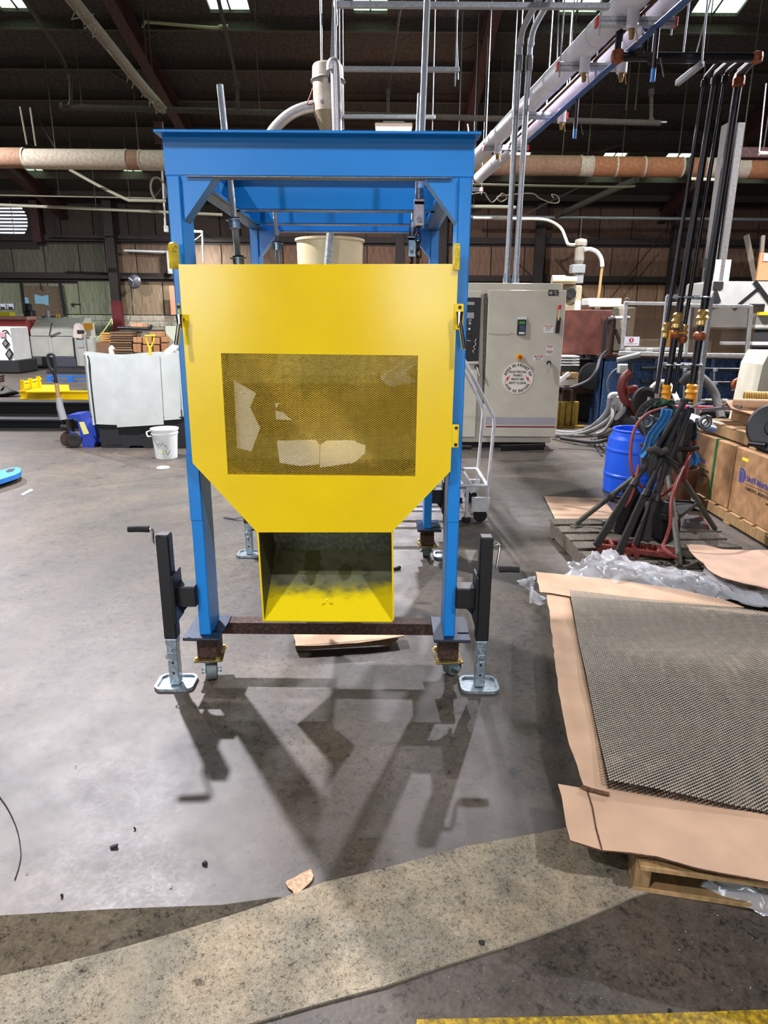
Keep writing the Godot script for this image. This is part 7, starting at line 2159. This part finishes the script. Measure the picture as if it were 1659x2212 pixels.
	for c in cs:
		var pc = single("pale_conduit", ptube(c[0], c[1], c[2], 3, 8), mat(C(186, 184, 158), 0.6, 0.0, 0.2, 2, 2.0), c[3], "conduit", "pale conduits under the eaves")
		for k in [0, c[0].size() / 4]:
			var hp = P(c[0][k * 2] + 8, c[0][k * 2 + 1], c[1])
			mk("hanger_rod", MB.new().cyl(hp, V(hp.x, roof_y(hp.z) - 0.1, hp.z), 0.01, 6), M.dusty, pc)
	single("eave_pipe", MB.new().cyl(P(1015, 468, 23.5), P(1720, 475, 23.5), 0.05, 10), M.galv, "grey pipe running along the top of the brown wall", "pipe")
	single("slanting_pipe", MB.new().tube([P(1376, 387, 19.0), P(1203, 466, 23.2)], 0.085, 12), mat(C(84, 82, 66), 0.8, 0.0, 0.4, 2, 2.0), "thick dark pipe slanting down to the wall pipe", "pipe")
	single("conduit_drop", MB.new().cyl(P(350, 362, 20.0), P(357, 492, 20.0), 0.028, 8), M.white, "white conduit dropping beside the gantry post", "conduit")
	single("conduit_box", pb(353, 487, 362, 501, 20.0, 0.12, 0.01), M.white, "small white box at the foot of the white conduit beside the gantry post", "box")
	single("coiled_cable", MB.new().ring(P(342, 410, 19.8), V(1, 0, 0.4), 0.3, 0.03, 20, 6), mat(C(130, 126, 112), 0.7), "coil of grey cable hanging beside the gantry top", "cable")
	single("loose_cable", ptube([1018, 420, 1045, 416, 1052, 425, 1062, 437, 1073, 430, 1085, 418, 1095, 428, 1082, 436, 1075, 425, 1110, 420, 1150, 418, 1165, 428, 1190, 438, 1207, 437, 1205, 424, 1192, 420, 1196, 428], 17.0, 0.014, 4, 5), mat(C(120, 112, 96), 0.8), "loose grey cable looping under the roof beside the twin conduits", "cable")
	single("maroon_beam", pb(1592, 317, 1760, 341, 14.5, 0.25, 0.01), M.maroon, "short maroon steel beam behind the outer black pipes", "beam")
	single("maroon_plate", pb(331, 262, 354, 309, 14.0, 0.06), M.maroon, "maroon hanging plate just beside the blue top beam", "plate")
	for x in [[43, 230, 58, 312, "pale yellowish rod over the insulated pipe, nearer the picture edge"], [65, 232, 77, 315, "pale yellowish rod over the insulated pipe, second from the picture edge"], [1208, 0, 1203, 145, "rod hanging beside the second white strut under the fat pipes"], [1240, 0, 1230, 190, "rod hanging just past the twin silver conduits"], [985, 0, 990, 172, "rod at the end of the white strut beside the vacuum loader"], [1010, 268, 1016, 310, "short rod just above the gantry top corner"], [1535, 0, 1500, 130, "rod holding the overhead black pipes before the skylight"], [1655, 180, 1640, 330, "rod carrying the white conduit end at the picture edge"], [1600, 290, 1588, 390, "rod dropping beside the outermost black pipe"]]:
		single("hanger_rod", MB.new().cyl(P(x[0], x[1], 13.0), P(x[2], x[3], 13.0), 0.012, 6), mat(C(176, 170, 130), 0.6) if x[0] < 100 else M.galv, x[4], "rod", "thin rods hanging from the roof")
	# strip light on the wall
	var sl = thing("strip_light", "glowing white strip light before the wall, seen through the gantry", "lamp", P(420, 500, 23.6))
	mk("tube", pb(405, 497.5, 437, 501.5, 23.6, 0.08, 0.02), glow(C(250, 250, 255), 5.0), sl)
	mk("bracket", MB.new().bar(P(421, 498, 23.7), P(421, 498, 24.95), 0.05, 0.05), M.white, sl)
	mk("wire", ptube([438, 502, 430, 512, 412, 524], 23.6, 0.012, 3, 5), M.white, sl)
	mk("conduit", MB.new().cyl(P(437, 503, 23.6), P(440, 566, 23.6), 0.03, 8), M.white, sl)
	var a = AreaLight3D.new()
	a.name = "strip_lamp"
	a.area_size = Vector2(0.5, 0.08)
	a.light_energy = 14.0
	a.shadow_enabled = true
	a.area_range = 40.0
	a.area_attenuation = 2.0
	add_child(a, true)
	a.position = P(420, 504, 23.6)
	a.rotation_degrees.x = -90

func small_things() -> void:
	pass
